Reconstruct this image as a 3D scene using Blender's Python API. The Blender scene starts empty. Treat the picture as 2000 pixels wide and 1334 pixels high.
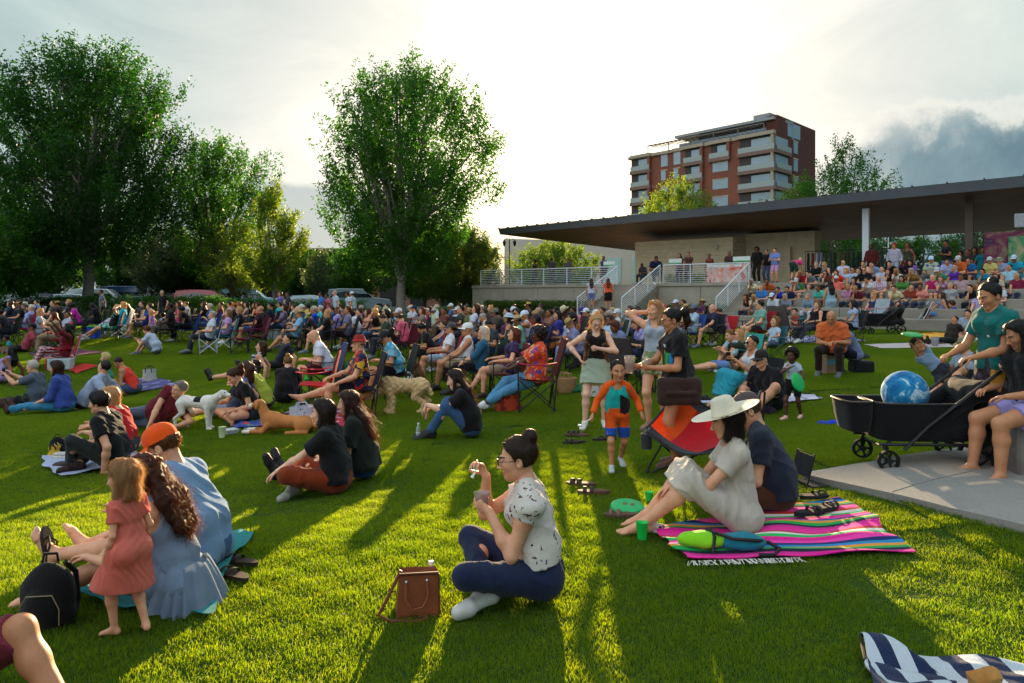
import bpy, math, random
import numpy as np
from mathutils import Vector, Matrix
R = math.radians
rnd = random.Random(7)
scene = bpy.context.scene
COL = scene.collection
F_PX, HOR, CAMH = 1400.0, 578.0, 1.72
SUN_AZ, SUN_EL = 4.1, 9.3
# ---------------------------------------------------------------- terrain
_TP = np.array([(0,4,0),(-1.5,4,0),(2,4,0),(-2.5,7,-.2),(-4.7,8.4,-.28),(-9.5,15,-.42),(-3.2,11,-.18),(-.6,9.5,-.15),(.5,11,-.04),(1,7,0),
 (2,6.5,0),(4.3,6.5,.19),(3.9,5.7,.19),(4.2,10.6,.02),(6,13.5,.25),(14,21.5,.42),(-14,20,0),(-14.5,26,.28),(-3.5,14.7,-.12),(-5,22,.12),
 (0,22,.14),(7.5,30,.38),(-20,30,.35),(0,38,.45),(15,30,.5),(22,24,.5),(-25,40,.5),(-30,30,.4),(-30,15,-.2),(-6,3,0),(6,3,.12),(0,0,0),
 (0,60,.5),(40,40,.5),(-60,60,.5),(60,100,.5),(-10,120,.5),(30,15,.5),(0,-20,0),(-20,-10,0),(20,-10,.1)], float)
def terr(x, y):
    x = np.asarray(x, float); y = np.asarray(y, float)
    d2 = (x[..., None]-_TP[:, 0])**2 + (y[..., None]-_TP[:, 1])**2
    w = 1/(d2+1.2)**1.7
    return (w*_TP[:, 2]).sum(-1)/w.sum(-1)
def tz(x, y): return float(terr(x, y))
def G(px, py):
    Y = 20.0
    for _ in range(60):
        X = (px-1000)/F_PX*Y
        Yn = F_PX*(CAMH-tz(X, Y))/max(py-HOR, 3)
        Y = .6*Y+.4*Yn
    return Vector(((px-1000)/F_PX*Y, Y, tz((px-1000)/F_PX*Y, Y)))
def P(px, py, Y): return Vector(((px-1000)/F_PX*Y, Y, CAMH-(py-HOR)/F_PX*Y))
def S(px, s):     # ground point in the column px at s pixels per metre
    Y = F_PX/s; X = (px-1000)/F_PX*Y
    return Vector((X, Y, tz(X, Y)))
# ---------------------------------------------------------------- materials
_M = {}
def lin(c):
    if isinstance(c, str):
        c = c.lstrip('#'); c = [int(c[i:i+2], 16)/255 for i in (0, 2, 4)]
        c = [v/12.92 if v <= .04045 else ((v+.055)/1.055)**2.4 for v in c]
    return tuple(c[:3])+(1,)
def newmat(name):
    m = bpy.data.materials.new(name); m.use_nodes = True
    nt = m.node_tree; b = nt.nodes['Principled BSDF']
    return m, nt, b
def nd(nt, t, **kw):
    n = nt.nodes.new(t)
    for k, v in kw.items():
        if k in n.inputs: n.inputs[k].default_value = v
        else: setattr(n, k, v)
    return n
def ramp(nt, fac, stops, interp='LINEAR'):
    r = nt.nodes.new('ShaderNodeValToRGB'); r.color_ramp.interpolation = interp
    els = r.color_ramp.elements
    while len(els) < len(stops): els.new(.5)
    for e, (p, c) in zip(els, stops): e.position = p; e.color = lin(c)
    nt.links.new(fac, r.inputs[0]); return r.outputs[0]
def mixc(nt, fac, a, b, mode='MIX'):
    m = nt.nodes.new('ShaderNodeMix'); m.data_type = 'RGBA'; m.blend_type = mode
    for s, v in ((0, fac), (6, a), (7, b)):
        if hasattr(v, 'node'): nt.links.new(v, m.inputs[s])
        else: m.inputs[s].default_value = v if s == 0 else lin(v)
    return m.outputs[2]
def bump(nt, b, h, strength=.3, dist=.01):
    n = nd(nt, 'ShaderNodeBump', Strength=strength, Distance=dist); nt.links.new(h, n.inputs['Height']); nt.links.new(n.outputs[0], b.inputs['Normal'])
def tex(nt, kind='Object'):
    return nt.nodes.new('ShaderNodeTexCoord').outputs[kind]
def noise(nt, co, scale, detail=3, rough=.5):
    n = nd(nt, 'ShaderNodeTexNoise', Scale=scale, Detail=detail, Roughness=rough); nt.links.new(co, n.inputs['Vector']); return n
def surf(c, rough=.6, var=.15, scale=8, metal=0, bumps=.0, key=None, spec=.4, bscale=None, coat=0):
    """plain surface colour with grain; c sRGB hex or linear tuple"""
    k = ('s', c, rough, var, scale, metal, bumps, spec, bscale, coat)
    if k in _M: return _M[k]
    m, nt, b = newmat(key or 'surface')
    co = tex(nt); n = noise(nt, co, scale, 4, .6)
    l = lin(c); d = tuple(v*(1-var) for v in l[:3]); u = tuple(min(1, v*(1+var)) for v in l[:3])
    nt.links.new(ramp(nt, n.outputs[0], [(.3, d), (.7, u)]), b.inputs['Base Color'])
    b.inputs['Roughness'].default_value = rough; b.inputs['Metallic'].default_value = metal
    b.inputs['Specular IOR Level'].default_value = spec
    if coat: b.inputs['Coat Weight'].default_value = coat
    if bumps: bump(nt, b, noise(nt, co, bscale or scale*4, 4, .6).outputs[0], bumps, .01)
    _M[k] = m; return m
def cloth(c, pat=None, c2=None, c3=None, trans=.12, scale=1.0):
    k = ('c', c, pat, c2, c3, trans, scale)
    if k in _M: return _M[k]
    m, nt, b = newmat('cloth')
    co = tex(nt)
    base = None
    fold = noise(nt, co, 7, 3, .55); weave = noise(nt, co, 220, 2, .5)
    if pat is None:
        l = lin(c)[:3]
        base = ramp(nt, fold.outputs[0], [(.25, tuple(v*.84 for v in l)), (.75, tuple(min(1, v*1.1) for v in l))])
    elif pat in ('stripe', 'vstripe', 'serape', 'xstripe', 'check'):
        sp = nt.nodes.new('ShaderNodeSeparateXYZ'); nt.links.new(co, sp.inputs[0])
        ax = {'stripe': 2, 'vstripe': 0, 'serape': 1, 'xstripe': 0, 'check': 2}[pat]
        mu = nd(nt, 'ShaderNodeMath', operation='MULTIPLY'); nt.links.new(sp.outputs[ax], mu.inputs[0]); mu.inputs[1].default_value = 14*scale
        fr = nd(nt, 'ShaderNodeMath', operation='FRACT'); nt.links.new(mu.outputs[0], fr.inputs[0])
        if pat == 'serape':
            cols = ['#ff1fa0', '#e8109a', '#111133', '#18b050', '#f6a030', '#1f8ec8', '#0a2a70', '#ff40b0', '#f01898', '#20c060', '#f2efe0', '#d0271d', '#ff2aa4']
            base = ramp(nt, fr.outputs[0], [(i/len(cols), x) for i, x in enumerate(cols)], 'CONSTANT')
        else:
            base = ramp(nt, fr.outputs[0], [(0, c), (.5, c2)], 'CONSTANT')
            if pat == 'check':
                mu2 = nd(nt, 'ShaderNodeMath', operation='MULTIPLY'); nt.links.new(sp.outputs[0], mu2.inputs[0]); mu2.inputs[1].default_value = 14*scale
                f2 = nd(nt, 'ShaderNodeMath', operation='FRACT'); nt.links.new(mu2.outputs[0], f2.inputs[0])
                base = mixc(nt, .5, base, ramp(nt, f2.outputs[0], [(0, c), (.5, c2)], 'CONSTANT'))
    elif pat in ('floral', 'specks', 'patch', 'marble'):
        v = nd(nt, 'ShaderNodeTexVoronoi', Scale=16*scale); nz = noise(nt, co, 9*scale, 2)
        mm = nt.nodes.new('ShaderNodeMix'); mm.data_type = 'VECTOR'; mm.inputs[0].default_value = .12
        nt.links.new(co, mm.inputs[4]); nt.links.new(nz.outputs[1], mm.inputs[5]); nt.links.new(mm.outputs[1], v.inputs['Vector'])
        if pat == 'specks':
            base = ramp(nt, v.outputs['Distance'], [(0, c2), (.13, c3 or c2), (.25, c)], 'CONSTANT')
            n2 = noise(nt, co, 5*scale, 1)
            base = mixc(nt, ramp(nt, n2.outputs[0], [(0, (0, 0, 0)), (.58, (1, 1, 1))], 'CONSTANT'), base, c)
        elif pat == 'marble':
            n2 = noise(nt, co, 3.2*scale, 8, .7); n2.inputs['Distortion'].default_value = 1.2
            base = ramp(nt, n2.outputs[0], [(.35, c), (.52, c2), (.62, c3 or c2), (.66, c)])
        else:
            sx = nt.nodes.new('ShaderNodeSeparateColor'); nt.links.new(v.outputs['Color'], sx.inputs[0])
            base = ramp(nt, sx.outputs[0], [(0, c), (.45, c2), (.7, c3 or c2), (.85, c)], 'CONSTANT')
    nt.links.new(base, b.inputs['Base Color'])
    b.inputs['Roughness'].default_value = .85; b.inputs['Specular IOR Level'].default_value = .2
    b.inputs['Sheen Weight'].default_value = .12
    ad = nd(nt, 'ShaderNodeMath', operation='MULTIPLY_ADD'); ad.inputs[1].default_value = 3
    nt.links.new(fold.outputs[0], ad.inputs[0]); nt.links.new(weave.outputs[0], ad.inputs[2])
    bump(nt, b, ad.outputs[0], .55, .012)
    if trans:
        tr = nt.nodes.new('ShaderNodeBsdfTranslucent'); nt.links.new(base, tr.inputs[0])
        mx = nd(nt, 'ShaderNodeMixShader'); mx.inputs[0].default_value = trans
        nt.links.new(b.outputs[0], mx.inputs[1]); nt.links.new(tr.outputs[0], mx.inputs[2])
        nt.links.new(mx.outputs[0], nt.nodes['Material Output'].inputs[0])
    _M[k] = m; return m
def skin(tone):
    k = ('skin', tone)
    if k in _M: return _M[k]
    c = {0: '#e8bda0', 1: '#dca784', 2: '#c08a62', 3: '#8a5a3c', 4: '#573626'}[tone]
    m, nt, b = newmat('skin')
    co = tex(nt); n = noise(nt, co, 9, 7, .72); l = lin(c)
    nt.links.new(ramp(nt, n.outputs[0], [(.3, (l[0]*.86, l[1]*.70, l[2]*.66)), (.7, (l[0]*1.06, l[1]*1.05, l[2]*1.05))]), b.inputs['Base Color'])
    b.inputs['Roughness'].default_value = .5; b.inputs['Specular IOR Level'].default_value = .38
    b.inputs['Subsurface Weight'].default_value = .12; b.inputs['Subsurface Radius'].default_value = (1, .35, .2); b.inputs['Subsurface Scale'].default_value = .012
    bump(nt, b, noise(nt, co, 90, 3).outputs[0], .12, .004)
    _M[k] = m; return m
def hairmat(c):
    k = ('hair', c)
    if k in _M: return _M[k]
    m, nt, b = newmat('hair')
    co = tex(nt)
    mp = nd(nt, 'ShaderNodeMapping'); mp.inputs['Scale'].default_value = (1, 1, .12); nt.links.new(co, mp.inputs[0])
    n = noise(nt, mp.outputs[0], 170, 3, .6); l = lin(c)[:3]
    base = ramp(nt, n.outputs[0], [(.3, tuple(v*.5 for v in l)), (.7, tuple(min(1, v*1.45) for v in l))])
    nt.links.new(base, b.inputs['Base Color']); b.inputs['Roughness'].default_value = .42
    bump(nt, b, n.outputs[0], .8, .01)
    tr = nd(nt, 'ShaderNodeBsdfTranslucent'); tr.inputs[0].default_value = (min(1, l[0]*1.8+.05), min(1, l[1]*1.6+.022), min(1, l[2]*1.3+.006), 1)
    mx = nd(nt, 'ShaderNodeMixShader'); mx.inputs[0].default_value = .42
    nt.links.new(b.outputs[0], mx.inputs[1]); nt.links.new(tr.outputs[0], mx.inputs[2]); nt.links.new(mx.outputs[0], nt.nodes['Material Output'].inputs[0])
    _M[k] = m; return m
def glass(c=(.9, .95, .95), rough=.05, alpha=None):
    k = ('g', c, rough)
    if k in _M: return _M[k]
    m, nt, b = newmat('clear_plastic')
    b.inputs['Base Color'].default_value = lin(c); b.inputs['Roughness'].default_value = rough; b.inputs['Transmission Weight'].default_value = .7; b.inputs['IOR'].default_value = 1.15
    _M[k] = m; return m
# ---------------------------------------------------------------- mesh helpers
class MB:
    def __init__(s): s.v = []; s.f = []; s.m = []; s.n = 0
    def add(s, v, f, mi=0):
        v = [tuple(map(float, p)) for p in v]
        s.f += [tuple(i+s.n for i in q) for q in f]; s.m += [mi]*len(f); s.v += v; s.n += len(v); return s
    def box(s, c, d, rot=None, mi=0, bev=0):
        x, y, z = (q/2 for q in d); M = rot or Matrix.Identity(3)
        if bev:
            b = min(bev, x*.9, y*.9, z*.9); vs = []; fs = []
            # chamfered box: 24 vertices
            for sx in (-1, 1):
                for sy in (-1, 1):
                    for sz in (-1, 1):
                        vs += [(sx*x, sy*(y-b), sz*(z-b)), (sx*(x-b), sy*y, sz*(z-b)), (sx*(x-b), sy*(y-b), sz*z)]
            def I(sx, sy, sz, k): return ((sx > 0)*4+(sy > 0)*2+(sz > 0))*3+k
            for sg in (-1, 1):
                fs += [(I(sg,-1,-1,0),I(sg,1,-1,0),I(sg,1,1,0),I(sg,-1,1,0))[::sg], (I(-1,sg,-1,1),I(1,sg,-1,1),I(1,sg,1,1),I(-1,sg,1,1))[::-sg], (I(-1,-1,sg,2),I(1,-1,sg,2),I(1,1,sg,2),I(-1,1,sg,2))[::sg]]
            for a in (-1, 1):
                for c2 in (-1, 1):
                    fs += [(I(a,c2,-1,0),I(a,c2,1,0),I(a,c2,1,1),I(a,c2,-1,1)), (I(a,-1,c2,0),I(a,1,c2,0),I(a,1,c2,2),I(a,-1,c2,2)), (I(-1,a,c2,1),I(1,a,c2,1),I(1,a,c2,2),I(-1,a,c2,2))]
                    for e in (-1, 1): fs.append((I(a,c2,e,0),I(a,c2,e,1),I(a,c2,e,2)))
        else:
            vs = [(sx*x, sy*y, sz*z) for sx in (-1, 1) for sy in (-1, 1) for sz in (-1, 1)]
            fs = [(0,1,3,2),(4,6,7,5),(0,4,5,1),(2,3,7,6),(0,2,6,4),(1,5,7,3)]
        c = Vector(c); return s.add([M@Vector(p)+c for p in vs], fs, mi)
    def tube(s, pts, r, n=8, mi=0, closed=False, caps=True):
        pts = [Vector(p) for p in pts]; N = len(pts); rr = r if hasattr(r, '__len__') else [r]*N
        vs = []; up = None
        for i, p in enumerate(pts):
            t = (pts[(i+1) % N]-pts[i-1]) if closed else (pts[min(i+1, N-1)]-pts[max(i-1, 0)])
            t = t.normalized() if t.length > 1e-9 else Vector((0, 0, 1))
            if up is None: up = Vector((0, 0, 1)) if abs(t.z) < .9 else Vector((1, 0, 0))
            a = t.cross(up).normalized(); b = a.cross(t); up = b
            for k in range(n):
                an = 2*math.pi*k/n; vs.append(p+(a*math.cos(an)+b*math.sin(an))*rr[i])
        fs = [(i*n+k, i*n+(k+1) % n, ((i+1) % N)*n+(k+1) % n, ((i+1) % N)*n+k) for i in range(N if closed else N-1) for k in range(n)]
        if caps and not closed: fs += [tuple(range(n))[::-1], tuple(range((N-1)*n, N*n))]
        return s.add(vs, fs, mi)
    def lathe(s, prof, n=20, M=None, mi=0, sx=1, sy=1):
        vs = []; M = M or Matrix.Identity(4)
        for (r, z) in prof:
            for k in range(n):
                a = 2*math.pi*k/n; vs.append(M@Vector((r*math.cos(a)*sx, r*math.sin(a)*sy, z)))
        fs = [(i*n+k, i*n+(k+1) % n, (i+1)*n+(k+1) % n, (i+1)*n+k) for i in range(len(prof)-1) for k in range(n)]
        return s.add(vs, fs, mi)
    def ball(s, c, r, n=12, mi=0, M=None):
        r = r if hasattr(r, '__len__') else (r, r, r); c = Vector(c); vs = []; m = n//2+1
        for i in range(m+1):
            t = math.pi*i/m
            for k in range(n):
                a = 2*math.pi*k/n; q = Vector((r[0]*math.sin(t)*math.cos(a), r[1]*math.sin(t)*math.sin(a), r[2]*math.cos(t)))
                vs.append(c+(M@q if M else q))
        return s.add(vs, [(i*n+k, (i+1)*n+k, (i+1)*n+(k+1) % n, i*n+(k+1) % n) for i in range(m) for k in range(n)], mi)
    def sheet(s, fn, nu, nv, mi=0, thick=0):
        vs = [fn(i/nu, j/nv) for j in range(nv+1) for i in range(nu+1)]
        fs = [(j*(nu+1)+i, j*(nu+1)+i+1, (j+1)*(nu+1)+i+1, (j+1)*(nu+1)+i) for j in range(nv) for i in range(nu)]
        s.add(vs, fs, mi)
        if thick:
            off = Vector(thick) if hasattr(thick, '__len__') else Vector((0, 0, -thick))
            s.add([Vector(v)+off for v in vs], [q[::-1] for q in fs], mi)
            n0 = s.n-2*len(vs); L = len(vs); e = [j*(nu+1) for j in range(nv+1)]; e2 = [j*(nu+1)+nu for j in range(nv+1)]
            ed = [(i+1, i) for i in range(nu)]+[(nv*(nu+1)+i, nv*(nu+1)+i+1) for i in range(nu)]+[(e[j], e[j+1]) for j in range(nv)]+[(e2[j+1], e2[j]) for j in range(nv)]
            for a, b in ed: s.f.append((n0+a, n0+b, n0+b+L, n0+a+L)); s.m.append(mi)
        return s
    def build(s, name, mats, parent=None, smooth=True, loc=None, **tags):
        me = bpy.data.meshes.new(name); me.from_pydata(s.v, [], s.f)
        for m in (mats if isinstance(mats, (list, tuple)) else [mats]): me.materials.append(m)
        if any(s.m): me.polygons.foreach_set('material_index', s.m)
        return link(name, me, parent, smooth, loc, **tags)
def shade(me, smooth=True, ang=40):
    me.polygons.foreach_set('use_smooth', [bool(smooth)]*len(me.polygons))
    if smooth and ang: 
        try: me.set_sharp_from_angle(angle=R(ang))
        except Exception: pass
def link(name, me, parent=None, smooth=True, loc=None, **tags):
    if smooth is not None: shade(me, smooth)
    o = bpy.data.objects.new(name, me); COL.objects.link(o)
    if parent: o.parent = parent
    if loc is not None: o.location = loc
    for k, v in tags.items():
        if v: o[k] = v
    return o
def empty(name, loc, label, cat, rz=0, scale=1, group=None):
    o = bpy.data.objects.new(name, None); COL.objects.link(o); o.empty_display_size = .2
    o.location = loc; o.rotation_euler = (0, 0, R(rz)); o.scale = (scale,)*3
    o['label'] = label; o['category'] = cat
    if group: o['group'] = group
    return o
def dup(root, loc, rz=0, scale=None, label=None, group=None, mats=None):
    """copy a thing with its parts; mats = {old material name key: new material}"""
    def cp(o, par):
        c = o.copy(); COL.objects.link(c); c.parent = par
        if mats and o.type == 'MESH':
            for i, sl in enumerate(c.material_slots):
                if sl.material and sl.material in mats:
                    nm = mats[sl.material]; sl.link = 'OBJECT'; sl.material = nm
        for ch in o.children: cp(ch, c)
        return c
    kids = list(root.children)
    r = root.copy(); COL.objects.link(r); r.location = loc; r.rotation_euler = (0, 0, R(rz))
    if scale: r.scale = (scale,)*3
    if label: r['label'] = label
    if group: r['group'] = group
    if mats and root.type == 'MESH':
        for sl in r.material_slots:
            if sl.material in mats:
                nm = mats[sl.material]; sl.link = 'OBJECT'; sl.material = nm
    for ch in kids: cp(ch, r)
    return r
def rotz(a): return Matrix.Rotation(R(a), 3, 'Z')
# ---------------------------------------------------------------- signed distance volumes
def _smin(a, b, k):
    h = np.clip(.5+.5*(b-a)/k, 0, 1); return b+(a-b)*h-k*h*(1-h)
class SDF:
    def __init__(s, lo, hi, h):
        s.h = h; s.lo = np.array(lo, np.float32)-2*h
        s.n = np.ceil((np.array(hi)+2*h-s.lo)/h).astype(int)+1
        s.F = np.full(s.n, .4, np.float32)
        s.ax = [s.lo[i]+h*np.arange(s.n[i], dtype=np.float32) for i in range(3)]
    def _sl(s, lo, hi):
        a = np.clip(np.floor((np.array(lo)-s.lo)/s.h).astype(int), 0, s.n); b = np.clip(np.ceil((np.array(hi)-s.lo)/s.h).astype(int)+1, 0, s.n)
        return tuple(slice(i, j) for i, j in zip(a, b))
    def _pts(s, sl): return s.ax[0][sl[0]][:, None, None], s.ax[1][sl[1]][None, :, None], s.ax[2][sl[2]][None, None, :]
    def _put(s, sl, d, k, op):
        if d.size == 0: return
        cur = s.F[sl]
        s.F[sl] = _smin(cur, d, k) if op == 'u' else -_smin(-cur, d, k)
    def cap(s, a, b, ra, rb=None, k=.02, op='u', clip=None):
        rb = ra if rb is None else rb; a = np.array(a, np.float32); b = np.array(b, np.float32); m = max(ra, rb)+k+3*s.h
        sl = s._sl(np.minimum(a, b)-m, np.maximum(a, b)+m); x, y, z = s._pts(sl)
        d = b-a; L = float(d@d)+1e-9
        t = np.clip(((x-a[0])*d[0]+(y-a[1])*d[1]+(z-a[2])*d[2])/L, 0, 1)
        q = np.sqrt((x-a[0]-t*d[0])**2+(y-a[1]-t*d[1])**2+(z-a[2]-t*d[2])**2)-(ra+t*(rb-ra))
        if clip is not None:
            c, n = clip; q = np.maximum(q, (x-c[0])*n[0]+(y-c[1])*n[1]+(z-c[2])*n[2])
        s._put(sl, q, k, op); return s
    def ell(s, c, r, M=None, k=.015, op='u'):
        m = max(r)+k+3*s.h; c = np.array(c, np.float32); sl = s._sl(c-m, c+m); x, y, z = s._pts(sl)
        x = x-c[0]; y = y-c[1]; z = z-c[2]
        if M is not None:   # columns = local axes
            M = np.array(M, np.float32); x, y, z = (x*M[0, i]+y*M[1, i]+z*M[2, i] for i in range(3))
        k0 = np.sqrt((x/r[0])**2+(y/r[1])**2+(z/r[2])**2); k1 = np.sqrt((x/r[0]**2)**2+(y/r[1]**2)**2+(z/r[2]**2)**2)+1e-6
        s._put(sl, k0*(k0-1)/k1, k, op); return s
    def plane(s, c, n):  # cut away the side n points to
        x, y, z = s.ax[0][:, None, None], s.ax[1][None, :, None], s.ax[2][None, None, :]
        s.F = np.maximum(s.F, (x-c[0])*n[0]+(y-c[1])*n[1]+(z-c[2])*n[2]); return s
    def wob(s, amp, fr=(30, 30, 30), seed=0, sharp=1):
        x, y, z = s.ax[0][:, None, None], s.ax[1][None, :, None], s.ax[2][None, None, :]; q = seed*1.7
        n = np.sin(fr[0]*x+2.1*np.sin(fr[2]*.6*z+q)+q)*np.sin(fr[1]*y+1.7*np.sin(fr[0]*.7*x+q*2))+.6*np.sin(fr[2]*z*1.3+2*np.sin(fr[1]*.8*y+q)+3*x)
        s.F = s.F+(amp*n).astype(np.float32); return s
    def folds(s, amp, seed=1, k=1.0, vert=0):
        x, y, z = s.ax[0][:, None, None], s.ax[1][None, :, None], s.ax[2][None, None, :]; g = np.random.default_rng(seed); n = 0
        wx = .09*np.sin(9*k*z+4*x+seed)+.05*np.sin(17*k*y+seed*2); wz = .09*np.sin(8*k*x+5*y+seed)+.04*np.sin(15*k*z+3*x)
        for i in range(4):
            d = g.normal(size=3)*np.array([1, 1, .25 if vert else 1.1]); d = d/np.linalg.norm(d)*g.uniform(16, 34)*k
            msk = .5+.5*np.sin(g.uniform(5, 10)*(x*g.normal()+y*g.normal()+z*g.normal())+g.uniform(0, 6))
            n = n+(1-np.abs(np.sin(d[0]*(x+wx)+d[1]*y+d[2]*(z+wz)+g.uniform(0, 6))))**2*msk
        s.F = s.F-(amp*(n-.55)).astype(np.float32); return s
    def mesh(s):
        F = s.F; I = F < 0; n = np.array(F.shape)-1
        F[0] = F[-1] = .1; F[:, 0] = F[:, -1] = .1; F[:, :, 0] = F[:, :, -1] = .1; I = F < 0
        cnt = np.zeros(n, np.int8)
        cor = [(i, j, k) for i in (0, 1) for j in (0, 1) for k in (0, 1)]
        for i, j, k in cor: cnt += I[i:n[0]+i, j:n[1]+j, k:n[2]+k]
        mask = (cnt > 0) & (cnt < 8); idx = np.full(n, -1, np.int64); N = int(mask.sum()); idx[mask] = np.arange(N)
        c = np.argwhere(mask)
        if N == 0: return np.zeros((0, 3)), np.zeros((0, 4), int)
        val = {o: F[c[:, 0]+o[0], c[:, 1]+o[1], c[:, 2]+o[2]] for o in cor}
        acc = np.zeros((N, 3)); w = np.zeros(N)
        for o in cor:
            for ax in range(3):
                if o[ax] == 0:
                    p = list(o); p[ax] = 1; a = val[o]; b = val[tuple(p)]; cr = (a < 0) != (b < 0)
                    t = np.where(cr, a/(a-b+1e-12), 0); pt = np.tile(np.array(o, float), (N, 1)); pt[:, ax] = t
                    acc += pt*cr[:, None]; w += cr
        V = (c+acc/w[:, None])*s.h+s.lo
        Q = []
        for ax in range(3):
            o1, o2 = [(1, 2), (2, 0), (0, 1)][ax]
            a = [slice(1, -1)]*3; b = [slice(1, -1)]*3; a[ax] = slice(0, -1); b[ax] = slice(1, None)
            A = I[tuple(a)]; B = I[tuple(b)]; e = np.argwhere(A != B); off = np.array([1, 1, 1]); off[ax] = 0; e0 = e+off
            fl = A[tuple(e.T)]
            def g(d1, d2):
                q = e0.copy(); q[:, o1] -= d1; q[:, o2] -= d2; return idx[tuple(q.T)]
            q = np.stack([g(1, 1), g(0, 1), g(0, 0), g(1, 0)], 1); q[~fl] = q[~fl][:, ::-1]; Q.append(q)
        return V, np.concatenate(Q)
def npmesh(name, V, Q, extra=None):
    """V (n,3), Q (m,4) arrays + optional list of MB meshes appended"""
    vs = [V]; fs = [tuple(q) for q in Q.tolist()]; ms = [0]*len(fs); n = len(V)
    for e in (extra or []):
        vs.append(np.array(e.v).reshape(-1, 3)); fs += [tuple(i+n for i in q) for q in e.f]; ms += e.m; n += len(e.v)
    me = bpy.data.meshes.new(name); me.from_pydata(np.concatenate(vs).tolist(), [], fs)
    if any(ms): me.polygons.foreach_set('material_index', ms)
    return me
# ================================================================ people
V3 = lambda *a: np.array(a, float)
def nz(v): v = np.array(v, float); return v/(np.linalg.norm(v)+1e-9)
def rot(ax, deg):
    return np.array(Matrix.Rotation(R(deg), 3, Vector(ax)))
def two(a, t, l1, l2, hint):
    u = t-a; d = np.linalg.norm(u)+1e-9; u = u/d
    d = min(max(d, abs(l1-l2)+.02), (l1+l2)*.998); t = a+u*d
    x = (l1*l1-l2*l2+d*d)/(2*d); h = math.sqrt(max(l1*l1-x*x, 0)); hp = np.array(hint, float); hp = hp-u*(hp@u)
    return a+u*x+nz(hp)*h, t
def skel(p):
    J = {}; ch = p.get('child', 0); fem = p.get('sex') == 'f'
    th, sh, ua, fa = (.43, .42, .29, .255) if not ch else (.38, .37, .25, .22)
    pel = np.array(p['pel'], float); sp = .49 if not ch else .47
    lean, side, tw, sl = p.get('lean', 0), p.get('side', 0), p.get('twist', 0), p.get('slouch', 6)
    B = rot((0, 0, 1), p.get('htwist', 0))@rot((0, 1, 0), side)@rot((1, 0, 0), -lean)   # pelvis frame
    if 'frame' in p: B = np.array(p['frame'], float).T
    X, Y, Z = B[:, 0], B[:, 1], B[:, 2]
    C = B@rot((1, 0, 0), -sl*1.5)@rot((0, 0, 1), tw)                   # chest frame
    J['pel'] = pel; J['B'] = B; J['C'] = C
    J['waist'] = pel+Z*.16-Y*.012*sl/6
    J['chest'] = J['waist']+C[:, 2]*(sp-.16)*.5
    J['neck'] = J['waist']+C[:, 2]*(sp-.16)
    hy, hp, hr = p.get('head', (0, 0, 0))
    up = nz(C[:, 2]*.45+V3(0, 0, .55)) if not p.get('headfree') else C[:, 2]
    fw = nz(C[:, 1]-up*(C[:, 1]@up)); rt = np.cross(fw, up); H0 = np.stack([rt, fw, up], 1)
    H = H0@rot((0, 0, 1), hy)@rot((1, 0, 0), -hp)@rot((0, 1, 0), hr)
    hs = p.get('hs', 1.3 if ch else 1.0)
    J['hs'] = hs; J['H'] = H
    J['nb'] = J['neck']+C[:, 2]*.05+C[:, 1]*.01
    J['hc'] = J['neck']+C[:, 2]*.045+up*.115*hs+H[:, 1]*(.03+.03*math.sin(R(max(hp, 0))))*hs
    sw = (.15 if fem else .172)*(.85 if ch else 1)*p.get('wide', 1)
    for i, sg in ((0, -1), (1, 1)):
        raise_ = p.get('shrug', (0, 0))[i]
        J['sh%d' % i] = J['neck']+C[:, 0]*sg*sw-C[:, 2]*(.055-raise_)
        J['hip%d' % i] = pel+X*sg*.09
        wt = np.array(p['wr'][i], float); eh = p.get('eh', [(-.6, -.5, -.6), (.6, -.5, -.6)])[i]
        J['el%d' % i], J['wr%d' % i] = two(J['sh%d' % i], wt, ua, fa, eh)
        at = np.array(p['an'][i], float); kh = p.get('kh', [(-.15, 1, .6), (.15, 1, .6)])[i]
        J['kn%d' % i], J['an%d' % i] = two(J['hip%d' % i], at, th, sh, kh)
        J['toe%d' % i] = nz(p.get('toe', [(0, 1, -.12)]*2)[i])
        hd = p.get('hand', [None, None])[i]
        d = nz(J['wr%d' % i]-J['el%d' % i]); 
        if hd is None: hd = (d, V3(0, 0, -1) if abs(d[2]) < .8 else V3(-sg, 0, 0), .35)
        dd = nz(hd[0]) if hd[0] is not None else d
        pn = np.array(hd[1], float); pn = nz(pn-dd*(pn@dd)); J['hd%d' % i] = (dd, pn, hd[2])
    J['ch'] = ch; J['fem'] = fem; J['wide'] = p.get('wide', 1)
    return J
def bbox(J, pad=.2):
    pts = np.array([J[k] for k in J if isinstance(J[k], np.ndarray) and J[k].shape == (3,)])
    return pts.min(0)-pad, pts.max(0)+pad
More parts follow.
